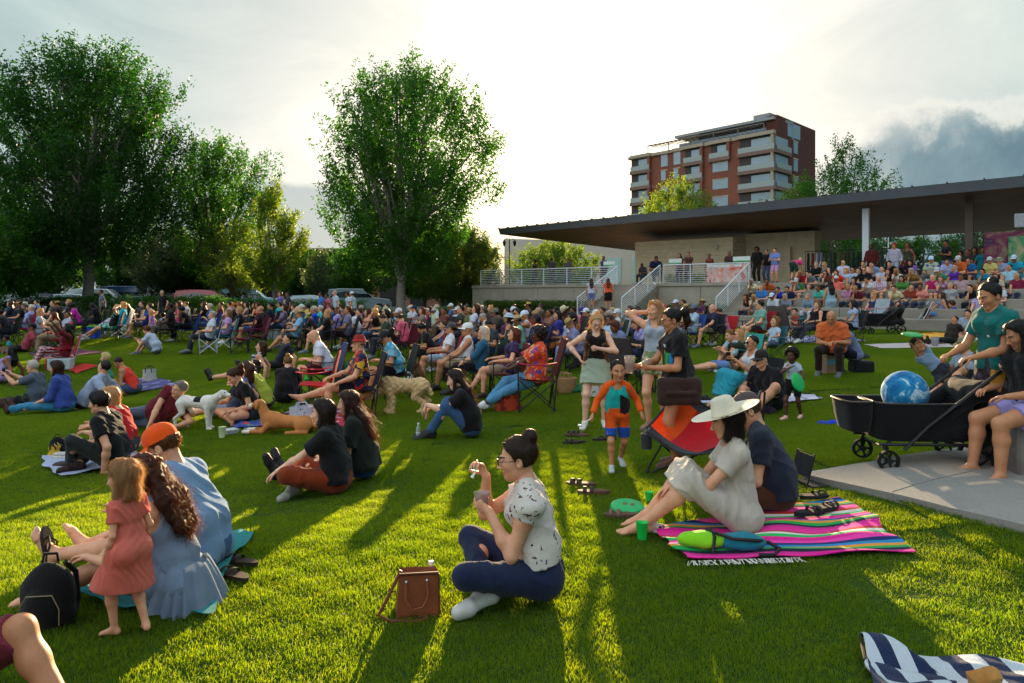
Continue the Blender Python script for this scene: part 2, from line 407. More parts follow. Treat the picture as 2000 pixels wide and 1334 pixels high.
def torso(s, J, t=0, male_box=0, low=0, hips=True):
    C, B = J['C'], J['B']; n, w, p = J['neck'], J['waist'], J['pel']; f = J['fem']; W = J['wide']
    q = .86 if J['ch'] else 1
    for sg in (-1, 1):
        a = n+C[:, 0]*sg*.105*q*W-C[:, 2]*.08; b = J['chest']+C[:, 0]*sg*(.055 if f else .076)*q*W+C[:, 1]*.005
        ww = w+B[:, 0]*sg*((.052 if f else .066)+male_box)*W; hh = p+B[:, 0]*sg*(.072 if f else .064)*q*W+B[:, 2]*.02
        r1, r2, r3, r4 = .064+t, (.084 if f else .093)*q*W+t, ((.074 if f else .088)+male_box*.3)*W*q+t+low, (.1 if f else .096)*q*W+t+low
        s.cap(a, b, r1, r2, .04); s.cap(b, ww, r2, r3, .05)
        if hips: s.cap(ww, hh, r3, r4, .05); s.ell(hh-B[:, 1]*.03-B[:, 2]*.02, (.094+t,)*3, None, .04)
        s.cap(J['nb']-C[:, 2]*.01, J['sh%d' % (sg > 0)]+C[:, 2]*.01, .04+t*.8, .05+t, .035)
        if f and not J['ch']: s.ell(J['chest']+C[:, 2]*.06+C[:, 0]*sg*.075*W+C[:, 1]*.075, (.062*W+t, .06*W+t, .06*W+t), None, .035)
    s.cap(J['chest']+C[:, 2]*.1, w, .085*q+t, .085*q+t, .04)
def arm(s, J, i, t=0, upto=2.0, clip=True, k=.025):
    q = (.9 if J['fem'] else 1)*(.8 if J['ch'] else 1)*(.5+.5*J['wide'])
    a, b, c = J['sh%d' % i], J['el%d' % i], J['wr%d' % i]
    if upto <= 1:
        e = a+(b-a)*upto; d = nz(b-a); s.cap(a, e, .056*q+t, (.056-.012*upto)*q+t*1.35, k+.01, clip=(e, d) if clip else None)
    else:
        m = b+(c-b)*.35
        s.cap(a, a+(b-a)*.35, .056*q+t, .05*q+t, k+.01); s.cap(a+(b-a)*.35, b, .05*q+t, .038*q+t, k)
        if upto >= 2: s.cap(b, m, .037*q+t, .041*q+t, k); s.cap(m, c, .041*q+t, .026*q+t, k)
        else:
            e = b+(c-b)*(upto-1); d = nz(c-b); s.cap(b, e, .04*q+t, .036*q+t*1.2, k, clip=(e, d) if clip else None)
def leg(s, J, i, t=0, upto=2.0, k=.03, flare=0):
    q = (.88 if J['ch'] else 1)*(.5+.5*J['wide']); f = J['fem']; a, b, c = J['hip%d' % i], J['kn%d' % i], J['an%d' % i]
    r0, r1 = (.088 if f else .083)*q, .056*q
    if upto <= 1:
        e = a+(b-a)*upto; d = nz(b-a); s.cap(a, e, r0+t, r0+(r1-r0)*upto+t+flare, k, clip=(e, d))
    else:
        s.cap(a, b, r0+t, r1+t, k)
        back = np.cross(np.cross(b-a, c-b), c-b); back = nz(back) if np.linalg.norm(back) > 1e-4 else V3(0, -1, 0)
        m = b+(c-b)*.32+back*.012*(1 if (back@(a-b)) > 0 else -1)
        if upto >= 2: s.cap(b, m, .052*q+t, .055*q+t, k); s.cap(m, c, .054*q+t, .034*q+t+flare, k)
        else:
            e = b+(c-b)*(upto-1); d = nz(c-b); s.cap(b, e, .056*q+t, (.056-.018*(upto-1))*q+t+flare, k, clip=(e, d))
def fingers(J, i, n=6):
    mb = MB(); d, pn, curl = J['hd%d' % i]; sg = -1 if i == 0 else 1
    th = np.cross(d, pn)*(-sg)     # thumb side
    q = (.9 if J['fem'] else 1)*(.75 if J['ch'] else 1); w = J['wr%d' % i]
    for k, (off, L, bk) in enumerate(((.027, .9, .085), (.009, 1.0, .09), (-.009, .94, .087), (-.026, .75, .078))):
        p0 = w+d*bk*q+th*off*q; ang = 0; pts = [w+d*bk*.75*q+th*off*q, p0]; rr = [.0095*q, .0095*q]
        for s_, l_ in enumerate((.038, .026, .02)):
            ang += (curl*(.8, 1.0, .7)[s_])*1.25+.04*(k-1.5)*.5; dirn = d*math.cos(ang)+pn*math.sin(ang)+th*(off*2.2*(1-curl)); p0 = p0+nz(dirn)*l_*L*q
            pts.append(p0); rr.append((.0088, .008, .0062)[s_]*q)
        pts.append(p0+nz(dirn)*.004); rr.append(.003*q); mb.tube(pts, rr, n)
    a0 = w+d*.022*q+th*.018*q; a1 = w+d*.05*q+th*.042*q+pn*.01; a2 = a1+nz(d*.8+th*.35+pn*(.3+curl*.6))*.033*q; a3 = a2+nz(d*.9-th*.1*curl+pn*(.2+curl*.7))*.026*q
    mb.tube([a0, a1, a2, a3, a3+(a3-a2)*.12], [.012*q, .0115*q, .0098*q, .008*q, .003], n)
    return mb
def palm(s, J, i):
    d, pn, curl = J['hd%d' % i]; sg = -1 if i == 0 else 1; th = np.cross(d, pn)*(-sg); q = (.9 if J['fem'] else 1)*(.75 if J['ch'] else 1); w = J['wr%d' % i]
    for o in (-.021, -.002, .019): s.cap(w+d*.008*q+th*o*.45*q, w+d*.08*q+th*o*q, .0165*q, .0135*q, .012)
def feet(s, J, i, t=0, k=.02, bare=True):
    a = J['an%d' % i]; T = J['toe%d' % i]; sd = J['kn%d' % i]-a; up = nz(sd-T*(sd@T)); q = .85 if J['ch'] else 1
    h = a-up*.035*q-T*.03*q; b = a-up*.045*q+T*.13*q; side = np.cross(T, up)
    s.cap(a, h, .034*q+t, .033*q+t, k); s.cap(a, b, .036*q+t, .022*q+t, k); s.cap(h-up*.004, b, .028*q+t, .022*q+t, k)
    sg = -1 if i == 0 else 1
    if bare:
        for m, (o, L, r) in enumerate(((-.026, .055, .0125), (-.008, .05, .0095), (.006, .045, .009), (.018, .038, .0085), (.029, .03, .008))):
            s.cap(b+side*sg*o*q*.8, b+side*sg*o*q+T*L*q-up*.006, .017*q+t, r*q+t, .008)
    else:
        s.cap(b-side*.014, b-side*.012+T*.07*q, .026*q+t, .022*q+t, .03); s.cap(b+side*.014, b+side*.012+T*.06*q, .026*q+t, .022*q+t, .03)
def face_sdf(s, J, k=.012):
    H, c, q = J['H'], J['hc'], J['hs']; f = J['fem'] or J['ch']
    L = lambda x, y, z: c+(H@V3(x, y, z))*q
    e = lambda p, r, kk=k, op='u': s.ell(L(*p), tuple(v*q for v in r), H, kk*q, op)
    e((0, -.014, .028), (.074, .094, .086)); e((0, .028, -.03), (.06 if f else .063, .062, .078), .03)
    s.cap(L(-.03, .02, -.07), L(0, .062, -.092), .03*q, .022*q, .02); s.cap(L(.03, .02, -.07), L(0, .062, -.092), .03*q, .022*q, .02)
    if not f: s.cap(L(-.045, .0, -.06), L(-.012, .066, -.098), .022*q, .02*q, .02); s.cap(L(.045, .0, -.06), L(.012, .066, -.098), .022*q, .02*q, .02)
    for g in (-1, 1):
        e((g*.032, .052, -.022), (.028, .036, .028), .02)                        # cheek
        e((g*.031, .1, .004), (.019, .019, .0125), .009, 's')                    # eye socket
        s.cap(L(g*.012, .09, .021), L(g*.046, .076, .02), .008*q, .006*q, .012)  # brow
        e((g*.076, -.008, -.012), (.011, .019, .03), .008)
        e((g*.082, -.002, -.008), (.005, .009, .016), .004, 's')
    s.cap(L(0, .09, .008), L(0, .11, -.032), .007*q, .0115*q, .008); e((-.011, .1, -.036), (.009, .01, .008), .006); e((.011, .1, -.036), (.009, .01, .008), .006)
    e((0, .084, -.059), (.023, .013, .0065), .005); e((0, .083, -.069), (.019, .013, .007), .005); e((0, .101, -.0635), (.02, .006, .0016), .003, 's')
def neck_sdf(s, J):
    H, c, q = J['H'], J['hc'], J['hs']; r = .05 if J['fem'] else .057
    if J['ch']: r = .045
    s.cap(J['neck']-J['C'][:, 2]*.02, c+(H@V3(0, -.02, -.06))*q, r*1.08, r*q**.3, .03)
_C = {}
def body_me(p, res, hres):
    key = ('body', repr(sorted(p.items(), key=str)), res, hres)
    if key in _C: return _C[key]
    J = skel(p); lo, hi = bbox(J, .17)
    s = SDF(lo, hi, res); torso(s, J)
    for i in (0, 1): arm(s, J, i); leg(s, J, i); palm(s, J, i); feet(s, J, i, bare=res < .012)
    s.ell(J['pel']-J['B'][:, 1]*.015, (.1, .085, .09), J['B'], .04); neck_sdf(s, J)
    V, Q = s.mesh()
    h = SDF(J['hc']-.17*J['hs'], J['hc']+.17*J['hs'], hres); face_sdf(h, J); neck_sdf(h, J); Vh, Qh = h.mesh()
    eyes = MB(); H = J['H']; q = J['hs']; Lp = lambda x, y, z: J['hc']+(H@V3(x, y, z))*q; HM = Matrix(H.tolist())
    for g in (-1, 1):
        if hres < .009:
            eyes.ball(Lp(g*.031, .0775, .004), .0118*q, 10, 2)
            gx, gz = p.get('gaze', (0, 0)); eyes.ball(Lp(g*.031+gx, .0862, .004+gz), .0055*q, 8, 3)
            eyes.ball(Lp(g*.031, .0785, .0085), (.0145*q, .0125*q, .0095*q), 10, 0, HM); 
        else: eyes.ball(Lp(g*.031, .083, .004), .0085*q, 6, 3)
    me = npmesh('body', np.concatenate([V, Vh]), np.concatenate([Q, Qh+len(V)]), [eyes]+[fingers(J, i, 6 if res < .012 else 4) for i in (0, 1)])
    # lips and brows by place on the head
    n0, n1 = len(Q), len(Q)+len(Qh); fc = Vh[Qh].mean(1)-J['hc']; l = fc@H/q
    mi = np.zeros(len(Qh), int)
    mi[(l[:, 1] > .084) & (abs(l[:, 2]+.0645) < .009-.28*np.abs(l[:, 0])) & (abs(l[:, 0]) < .02)] = 1
    mi[(l[:, 1] > .066) & (abs(l[:, 2]-.024-.06*(.03-np.abs(np.abs(l[:, 0])-.03))) < .0042) & (abs(abs(l[:, 0])-.031) < .018)] = 4
    if p.get('beard'): mi[(l[:, 2] < -.045-.35*(l[:, 1]-.05)) & (l[:, 1] > .01) & (mi == 0) & ~((np.abs(l[:, 0]) < .02) & (l[:, 2] > -.05))] = 4
    allm = np.zeros(len(me.polygons), np.int32); me.polygons.foreach_get('material_index', allm); allm[n0:n1] = mi; me.polygons.foreach_set('material_index', allm)
    for _ in range(5): me.materials.append(None)
    shade(me, True, None); _C[key] = (me, J); return _C[key]
def cloth_me(kind, p, res, **o):
    key = (kind, repr(sorted(p.items(), key=str)), res, repr(sorted(o.items(), key=str)))
    if key in _C: return _C[key]
    J = skel(p); lo, hi = bbox(J, .22); s = SDF(lo, hi, res); B, Cc = J['B'], J['C']; lo_ = o.get('loose', .0)
    if kind == 'top':
        sl = o.get('sleeve', .55)
        torso(s, J, .012+lo_*.3, o.get('box', .009 if not J['fem'] else .002), lo_*.7+.007, True)
        s.plane(J['pel']+B[:, 2]*o.get('hem', -.03), tuple(-B[:, 2]))
        if sl > 0:
            for i in (0, 1): arm(s, J, i, .013+lo_*.5, sl)
        s.folds(.008+lo_*.06, o.get('seed', 1)+int(p['pel'][2]*50)) if res < .015 else s.wob(.004, (19, 17, 24), 1)
        if sl <= 0:   # armholes and neckline
            for i, g in ((0, -1), (1, 1)): s.ell(J['sh%d' % i]+Cc[:, 0]*g*.03, (.075, .09, .1), None, .02, 's')
            s.ell(J['neck']+Cc[:, 1]*.045+Cc[:, 2]*.015, (.075, .075, .1), Cc, .02, 's'); s.ell(J['neck']-Cc[:, 1]*.05+Cc[:, 2]*.02, (.07, .06, .08), Cc, .02, 's')
        else: s.ell(J['neck']+Cc[:, 2]*.05+Cc[:, 1]*.03, (.068, .068, o.get('vneck', .055)), Cc, .01, 's')
        if o.get('flut'):
            for i, g in ((0, -1), (1, 1)): s.ell(J['sh%d' % i]+Cc[:, 0]*g*.012-Cc[:, 2]*.01, (.085, .092, .06), Cc, .02)
    elif kind in ('trousers', 'shorts'):
        L = o.get('len', 1.93 if kind == 'trousers' else .82); t = .0135+lo_
        w = .07 if J['fem'] else .062
        for g in (-1, 1):
            hh = J['pel']+B[:, 0]*g*w+B[:, 2]*.02; s.cap(hh+B[:, 2]*.12-B[:, 0]*g*.015, hh, .092+t, .1+t, .04); s.ell(hh-B[:, 1]*.03-B[:, 2]*.02, (.097+t,)*3, None, .04)
        s.ell(J['pel']-B[:, 1]*.01, (.13+t, .11+t, .1+t), B, .04)
        s.plane(J['waist']-B[:, 2]*.035, tuple(B[:, 2]))
        for i in (0, 1): leg(s, J, i, t, L, .03, o.get('flare', .012 if kind == 'shorts' else .006))
        s.folds(.008+lo_*.06, o.get('seed', 3)) if res < .015 else s.wob(.003, (21, 26, 17), 3)
    elif kind in ('skirt', 'dress'):
        L = o.get('len', .8); fl = o.get('flare', .05); t = .012; kq = .045 if p['pel'][2] < .2 else .07
        if kind == 'dress':
            torso(s, J, .012, .002, .004); 
            for i in (0, 1):
                if o.get('sleeve', .4) > 0: arm(s, J, i, .018, o.get('sleeve', .4))
        hh = J['pel']
        for g in (-1, 1): s.cap(J['waist']+B[:, 0]*g*.04, hh+B[:, 0]*g*.07, .076+t, .102+t, .04)
        if kind == 'skirt': s.plane(J['waist']-B[:, 2]*.02, tuple(B[:, 2]))
        ends = []
        for i in (0, 1):
            a, b, c = J['hip%d' % i], J['kn%d' % i], J['an%d' % i]
            e = a+(b-a)*min(L, 1); dn = nz(b-a) if L <= 1 else None
            ends.append((a, b, c))
            s.cap(a, e, .09+t, .062+t+fl*min(L, 1), kq)
            if L > 1: s.cap(b, b+(c-b)*(L-1), .062+t+fl*.8, .055+t+fl, kq)
        m0, mk, ma = [(ends[0][q]+ends[1][q])/2 for q in range(3)]
        for w_ in (0.25, .5, .75):
            A = ends[0][0]*(1-w_)+ends[1][0]*w_; Bk = ends[0][1]*(1-w_)+ends[1][1]*w_; Ck = ends[0][2]*(1-w_)+ends[1][2]*w_
            s.cap(A, A+(Bk-A)*min(L, 1), .085+t, .055+t+fl*min(L, 1), kq)
            if L > 1: s.cap(Bk, Bk+(Ck-Bk)*(L-1), .06+t+fl*.8, .05+t+fl, .06)
        s.folds(.011 if kind == 'skirt' else .009, 6, 1.25, 1)
        for g in (-1, 1): s.ell(J['pel']+B[:, 0]*g*.07-B[:, 1]*.035-B[:, 2]*.01, (.105+t,)*3, None, .04)
        if L <= 1: d = nz(mk-m0); s.plane(m0+(mk-m0)*L, tuple(d))
        else:
            d = nz(ma-mk); s.plane(mk+(ma-mk)*(L-1), tuple(d))
        if kind == 'dress':
            s.ell(J['neck']+Cc[:, 2]*.04+Cc[:, 1]*.035, (.075, .075, .07), Cc, .015, 's')
            if o.get('sleeve', .4) <= 0:
                for i, g in ((0, -1), (1, 1)): s.ell(J['sh%d' % i]+Cc[:, 0]*g*.03, (.07, .09, .09), None, .02, 's')
    elif kind == 'shoes':
        i = o['foot']; feet(s, J, i, .009, .02, False)
        if o.get('boot'):
            s.cap(J['an%d' % i], J['an%d' % i]+nz(J['kn%d' % i]-J['an%d' % i])*.1, .043, .046, .02, clip=(J['an%d' % i]+nz(J['kn%d' % i]-J['an%d' % i])*.09, nz(J['kn%d' % i]-J['an%d' % i])))
    V, Q = s.mesh(); me = npmesh(kind, V, Q); me.materials.append(None); shade(me, True, None)
    _C[key] = (me, J); return _C[key]
def strands(s, V, n, length, J, curl=0, seed=1, w=.0009):
    rg = np.random.default_rng(seed); V = V[rg.integers(0, len(V), n)]; pts = [V]; H = J['H']
    def grad(p):
        q = np.clip(np.round((p-s.lo)/s.h).astype(int), 1, s.n-2); g = np.stack([s.F[q[:, 0]+1, q[:, 1], q[:, 2]]-s.F[q[:, 0]-1, q[:, 1], q[:, 2]], s.F[q[:, 0], q[:, 1]+1, q[:, 2]]-s.F[q[:, 0], q[:, 1]-1, q[:, 2]], s.F[q[:, 0], q[:, 1], q[:, 2]+1]-s.F[q[:, 0], q[:, 1], q[:, 2]-1]], 1)
        return g/(np.linalg.norm(g, axis=1, keepdims=True)+1e-6)
    n0 = grad(V); steps = 6; L = length*rg.uniform(.4, 1.2, (n, 1))/steps; rv = rg.normal(size=(n, 3))*.28; p = V-n0*.004; pts = [p]
    back = -H[:, 1]
    for k in range(steps):
        g = grad(p); dn = np.array([0, 0, -1.])+back*.35*max(0, 1-k/3); dn = dn-g*(g@dn)[:, None]
        d = dn/(np.linalg.norm(dn, axis=1, keepdims=True)+1e-6)+g*(.03+.1*rg.random((n, 1)))+rv
        if curl: ph = rg.random((n, 1))*6; d = d+curl*np.concatenate([np.sin(ph+k*2.2), np.cos(ph+k*2.2), 0*ph], 1)
        p = p+d/np.linalg.norm(d, axis=1, keepdims=True)*L; pts.append(p)
    A = np.stack(pts, 1); dr = np.diff(A, axis=1, append=A[:, -1:]+(A[:, -1:]-A[:, -2:-1])); wv = np.cross(dr, rg.normal(size=(n, 1, 3))); wv /= np.linalg.norm(wv, axis=2, keepdims=True)+1e-9
    ww = w*np.linspace(1, .25, steps+1)[None, :, None]; a = A-wv*ww; b = A+wv*ww; m = steps+1
    verts = np.concatenate([a, b], 1).reshape(-1, 3); base = np.arange(n)[:, None]*2*m+np.arange(steps)[None]
    return verts, np.stack([base, base+1, base+1+m, base+m], 2).reshape(-1, 4)
def hair_me(style, p, res, ns=0, hat=False):
    key = ('hair', style, hat, repr(sorted(p.items(), key=str)), res, ns)
    if key in _C: return _C[key]
    J = skel(p); H, c, q, Cf = J['H'], J['hc'], J['hs'], J['C']; L = lambda x, y, z: c+(H@V3(x, y, z))*q
    s = SDF(c-.2*q-(V3(.08, .08, .5) if style in ('long', 'curly', 'braids', 'pony', 'wavy') else V3(.05, .05, .1)), c+.2*q+.08, res)
    t = {'short': .007, 'crop': .002, 'bald': -.001, 'long': .012, 'curly': .022, 'afro': .04, 'bob': .016, 'wavy': .018, 'pony': .006, 'bun': .008, 'braids': .008, 'mop': .017, 'topknot': .012}[style]
    s.ell(L(0, -.016, .032), tuple((v+t)*q for v in (.076, .096, .088)), H, .01)
    if style in ('short', 'mop', 'bob', 'long', 'wavy', 'curly'): s.ell(L(0, .03, .085), ((.055+t)*q, .05*q, (.03+t)*q), H, .02)
    if style == 'bald': s.plane(L(0, -.03, .0), tuple(H@nz(V3(0, .55, 1)))); s.plane(L(0, 0, .01), tuple(H@V3(0, 0, 1)))
    cut = {'crop': .03, 'short': .042, 'mop': .06}.get(style, .038)
    s.plane(L(0, cut, .045), tuple(H@nz(V3(0, 1, -.6))))
    s.ell(L(0, .125, -.055), (.1*q, .095*q, .1*q), H, .012, 's')
    if hat: s.plane(L(0, 0, .05), tuple(H@V3(0, -.1, 1)))
    bot = {'short': -.06, 'crop': -.05, 'bald': -.06, 'mop': -.07, 'pony': -.06, 'bun': -.065, 'topknot': -.06, 'afro': -.07}.get(style)
    if bot is not None: s.plane(L(0, 0, bot), tuple(H@nz(V3(0, .35, -1))))
    bk = -Cf[:, 1]; dn = V3(0, 0, -1)
    if style == 'bob' or style == 'wavy':
        ln = .1 if style == 'bob' else .16
        for g in (-1, 1):
            s.cap(L(g*.068, -.02, 0), L(g*.074, -.0, 0)+dn*ln, .028*q, .03*q, .03); s.cap(L(g*.05, -.06, 0), L(g*.05, -.06, 0)+dn*ln*1.1, .04*q, .035*q, .03)
        s.cap(L(0, -.075, 0), L(0, -.085, 0)+dn*ln*1.1, .045*q, .04*q, .03)
    if style in ('long', 'curly', 'braids'):
        ln = {'long': .38, 'curly': .36, 'braids': .3}[style]; r = .032 if style != 'curly' else .042
        for x in (-.062, -.03, 0, .03, .062):
            a = L(x, -.065, -.02); b = J['neck']+Cf[:, 0]*x*1.3+bk*.1+V3(0, 0, -.02); e = b+(-Cf[:, 2])*(ln-.14)*(1-abs(x)*3)+bk*.02
            s.cap(a, b, r*q, r, .03); s.cap(b, e, r, r*.6, .03)
        for g in (-1, 1): s.cap(L(g*.07, -.0, .0), L(g*.078, -.0, 0)+dn*.2, .024*q, .02, .03)
    if style == 'pony':
        a = L(0, -.1, .05); m = a+(H@V3(0, -.075, .0)); s.ell(a, (.028*q,)*3, None, .01); s.cap(a, m, .022*q, .036*q, .02); s.cap(m, m+dn*.1+bk*.02, .036*q, .034*q, .03); s.cap(m+dn*.1+bk*.02, m+dn*.2+bk*.0, .034*q, .008, .03)
    if style == 'bun': s.ell(L(0, -.088, .108), (.044*q, .042*q, .044*q), H, .008)
    if style == 'topknot': s.ell(L(0, -.04, .14), (.03*q,)*3, H, .008); [s.cap(L(g*.06, -.05, -.02), L(g*.07, -.05, -.0)+dn*.17, .035, .03, .03) for g in (-1, 0, 1)]
    am, fr = {'curly': (.005, (95, 95, 80)), 'afro': (.008, (70, 70, 70)), 'wavy': (.006, (60, 60, 22)), 'topknot': (.006, (60, 60, 30))}.get(style, (.0025, (90, 90, 16)))
    if style != 'bald': s.wob(am*q, fr, 5)
    V, Q = s.mesh()
    if ns and len(V):
        ln = {'long': .2, 'curly': .13, 'wavy': .09, 'bob': .08, 'pony': .07, 'topknot': .09, 'afro': .05}.get(style, .035)
        v2, q2 = strands(s, V, ns, ln*q, J, .8 if style in ('curly', 'afro', 'topknot') else .12); Q = np.concatenate([Q, q2+len(V)]); V = np.concatenate([V, v2])
    me = npmesh('hair', V, Q); me.materials.append(None); shade(me, True, None); _C[key] = (me, J); return _C[key]
def headM(J):
    H = J['H']; M = Matrix([[H[r][cc]*J['hs'] for cc in range(3)]+[J['hc'][r]] for r in range(3)]+[[0, 0, 0, 1]]); return M
def hat_me(kind, p):
    key = ('hat', kind, repr(sorted(p.items(), key=str)))
    if key in _C: return _C[key]
    J = skel(p); M = headM(J); mb = MB()
    if kind in ('cap', 'visor'):
        base = M@Matrix.Translation((0, -.012, .045))
        if kind == 'cap': mb.lathe([(.0875, -.012), (.0885, .015), (.082, .045), (.065, .07), (.04, .086), (.012, .093), (.001, .0935)], 24, base, 0, 1, 1.15); mb.ball(base@Vector((0, 0, .094)), .006, 6)
        else: mb.lathe([(.087, -.012), (.089, .0), (.087, .02)], 24, base, 0, 1, 1.15)
        def br(u, v):
            a = (u-.5)*2*1.05; r0 = .088; r1 = .088+.075*math.cos(a*1.25)
            x = math.sin(a); y = math.cos(a); r = r0+(r1-r0)*v
            return base@Vector((r*x, r*y*1.12, -.012-.012*v-.02*x*x*v))
        mb.sheet(br, 14, 5, 0, .003)
    elif kind in ('straw', 'wide', 'fedora', 'bucket'):
        bw = {'straw': .15, 'wide': .215, 'fedora': .125, 'bucket': .125}[kind]; tw = {'straw': .065, 'wide': .072, 'fedora': .07, 'bucket': .07}[kind]; hh = {'straw': .1, 'wide': .125, 'fedora': .1, 'bucket': .075}[kind]
        base = M@Matrix.Translation((0, -.012, .045))@Matrix.Rotation(R(-4), 4, 'X')
        n = 36; prof = [(tw*.01, hh*.86), (tw*.4, hh*.9), (tw*.8, hh), (tw*.97, hh*.93), (tw*1.1, hh*.5), (.088, .01), (.091, .0)]
        for i in range(1, 7): prof.append((.091+(bw-.091)*i/6, (-.03 if kind == 'bucket' else .0)*i/6+(.012*(i/6)**2 if kind == 'wide' else 0)))
        vs = []
        for (r, z) in prof:
            for k in range(n):
                a = 2*math.pi*k/n; dz = 0
                if r > .095: dz = (r-.091)*(-.22*math.sin(a)**2*(-1 if kind in ('wide',) else 1)+.1*math.cos(2*a)) if kind != 'bucket' else 0
                if z > hh*.8: dz = -.028*math.exp(-((math.cos(a)*r)/.022)**2)*(1 if kind in ('wide', 'fedora') else .2)
                pin = 1-.13*max(0, math.sin(a))*(z/hh) if kind in ('wide', 'fedora') and r < .095 else 1
                vs.append(base@Vector((r*math.cos(a)*pin, r*math.sin(a)*1.12, z+dz)))
        mb.add(vs, [(i*n+k, i*n+(k+1) % n, (i+1)*n+(k+1) % n, (i+1)*n+k) for i in range(len(prof)-1) for k in range(n)])
        if kind in ('straw', 'fedora'): mb.lathe([(.0905, .004), (.0925, .006), (.088, .028), (.085, .028)], n, base, 1, 1, 1.12)
        else: mb.lathe([(.0905, .004), (.092, .005), (.0905, .012), (.088, .012)], n, base, 1, 1, 1.12)
    elif kind == 'glasses' or kind == 'sunglasses':
        for g in (-1, 1):
            pts = [M@Vector((g*.033+.024*math.cos(a)*(1 if abs(math.cos(a)) < .8 else .95), .112-.1*abs(.033*g+.024*math.cos(a))**1.3*3, .004+.0185*math.sin(a))) for a in np.linspace(0, 2*math.pi, 14)[:-1]]
            mb.tube(pts, .0021, 5, 0, True)
            if kind == 'sunglasses': mb.add(pts, [tuple(range(13))], 1)
            mb.tube([M@Vector((g*.057, .098, .008)), M@Vector((g*.073, .06, .008)), M@Vector((g*.078, -.005, .0))], .002, 5)
        mb.tube([M@Vector((-.01, .112, .008)), M@Vector((.01, .112, .008))], .002, 5)
    me = bpy.data.meshes.new(kind); me.from_pydata(mb.v, [], mb.f)
    if any(mb.m): me.polygons.foreach_set('material_index', mb.m)
    me.materials.append(None); me.materials.append(None); shade(me, True, 50); _C[key] = (me, J); return _C[key]
def omat(o, mats):
    for sl, m in zip(o.material_slots, mats): sl.link = 'OBJECT'; sl.material = m
def person(p, at, face, scale=1, label='', skin_=1, hair=('short', '#2a1c14'), top=None, bottom=None, shoes=None, hat=None, glasses=None, res=.016, hres=.011, ns=0, group=None, rotx=0):
    """top=(material, {options}); bottom=(kind, material, {options}); shoes=(kind, colour); hat=(kind, colour, band)"""
    root = empty('person', at, label, 'person', face-90, scale, group)
    if rotx: root.rotation_euler.x = R(rotx)
    me, J = body_me(p, res, hres)
    o = link('body', me, root, None); sk = skin(skin_); hm = hairmat(hair[1]) if hair else sk
    lip = surf({0: '#c46a60', 1: '#b85f52', 2: '#9c5145', 3: '#7a4038', 4: '#5a2e2a'}[skin_], .45, .05)
    omat(o, [sk, lip, surf('#e8e4de', .25, .02), surf('#1c120c', .15, .02), hm])
    if hair and hair[0] != 'none':
        h = link('hair', hair_me(hair[0], p, min(res, hres)*1.05, ns, bool(hat))[0], root, None); omat(h, [hm])
    if bottom:
        k, m, op = bottom; d = link(k, cloth_me(k, p, res, **op)[0], root, None); omat(d, [m])
    if top:
        m, op = top; d = link('shirt' if op.get('sleeve', .5) > 0 else 'tank_top', cloth_me('top', p, res, **op)[0], root, None); omat(d, [m])
    if shoes and shoes[0] != 'bare':
        for i in (0, 1): d = link('shoe', cloth_me('shoes', p, min(res, .012), boot=shoes[0] == 'boot', foot=i)[0], root, None); omat(d, [surf(shoes[1], .6, .1)])
    if hat:
        d = link('hat' if hat[0] not in ('cap', 'visor') else 'cap', hat_me(hat[0], p)[0], root, None); omat(d, [cloth(hat[1], trans=0.05), cloth(hat[2] if len(hat) > 2 else '#201a18', trans=0)])
    if glasses:
        d = link(glasses, hat_me(glasses, p)[0], root, None); omat(d, [surf('#15110f', .3), surf('#101014', .08, .02)])
    return root, J
# ---- poses; person faces +Y, ground at z=0, adult 1.70 m
def pose(base, **kw): d = dict(base); d.update(kw); return d
CHAIR = dict(pel=(0, 0, .47), lean=-14, an=[(-.12, .5, .08), (.12, .5, .08)], wr=[(-.16, .33, .56), (.16, .33, .56)], slouch=5)
CHAIR2 = dict(pel=(0, 0, .47), lean=-16, an=[(-.02, .56, .12), (.12, .5, .08)], kh=[(.6, 1, .6), (.15, 1, .6)], wr=[(-.25, .2, .66), (.1, .3, .58)], slouch=5)
CHAIRX = dict(pel=(0, 0, .47), lean=-12, an=[(-.08, .5, .08), (-.06, .74, .34)], kh=[(-.1, 1, .6), (-.2, .6, 1)], wr=[(-.12, .3, .6), (.08, .33, .64)], slouch=6)
STEP = dict(pel=(0, 0, .5), lean=14, an=[(-.13, .42, .08), (.13, .42, .08)], wr=[(-.06, .4, .6), (.06, .4, .6)], slouch=9)
STEP2 = dict(pel=(0, 0, .5), lean=22, an=[(-.15, .38, .08), (.15, .42, .08)], wr=[(-.13, .3, .62), (.02, .36, .9)], slouch=9)
CROSS = dict(pel=(0, 0, .13), lean=10, an=[(.12, .3, .07), (-.12, .38, .07)], kh=[(-1, .6, .15), (1, .6, .15)], toe=[(.9, .4, -.1), (-.9, .4, -.1)], wr=[(-.12, .32, .24), (.12, .32, .24)], slouch=8)
KNEES = dict(pel=(0, 0, .13), lean=16, an=[(-.11, .52, .07), (.11, .52, .07)], kh=[(-.2, .3, 1), (.2, .3, 1)], wr=[(-.03, .52, .42), (.03, .5, .44)], slouch=10)
OUT = dict(pel=(0, 0, .13), lean=-24, an=[(-.08, .87, .08), (.1, .85, .08)], kh=[(0, 0, 1), (0, 0, 1)], toe=[(-.2, .35, 1), (.2, .35, 1)], wr=[(-.24, -.3, .05), (.24, -.3, .05)], eh=[(-.3, -1, .1), (.3, -1, .1)], slouch=2)
STAND = dict(pel=(0, 0, .9), lean=1, an=[(-.1, -.0, .08), (.1, .02, .08)], wr=[(-.26, .04, .83), (.26, .04, .83)], slouch=2, toe=[(-.15, 1, -.05), (.2, 1, -.05)])
PRAYS = dict(STAND, wr=[(-.1, .3, 1.1), (.12, .3, 1.12)])
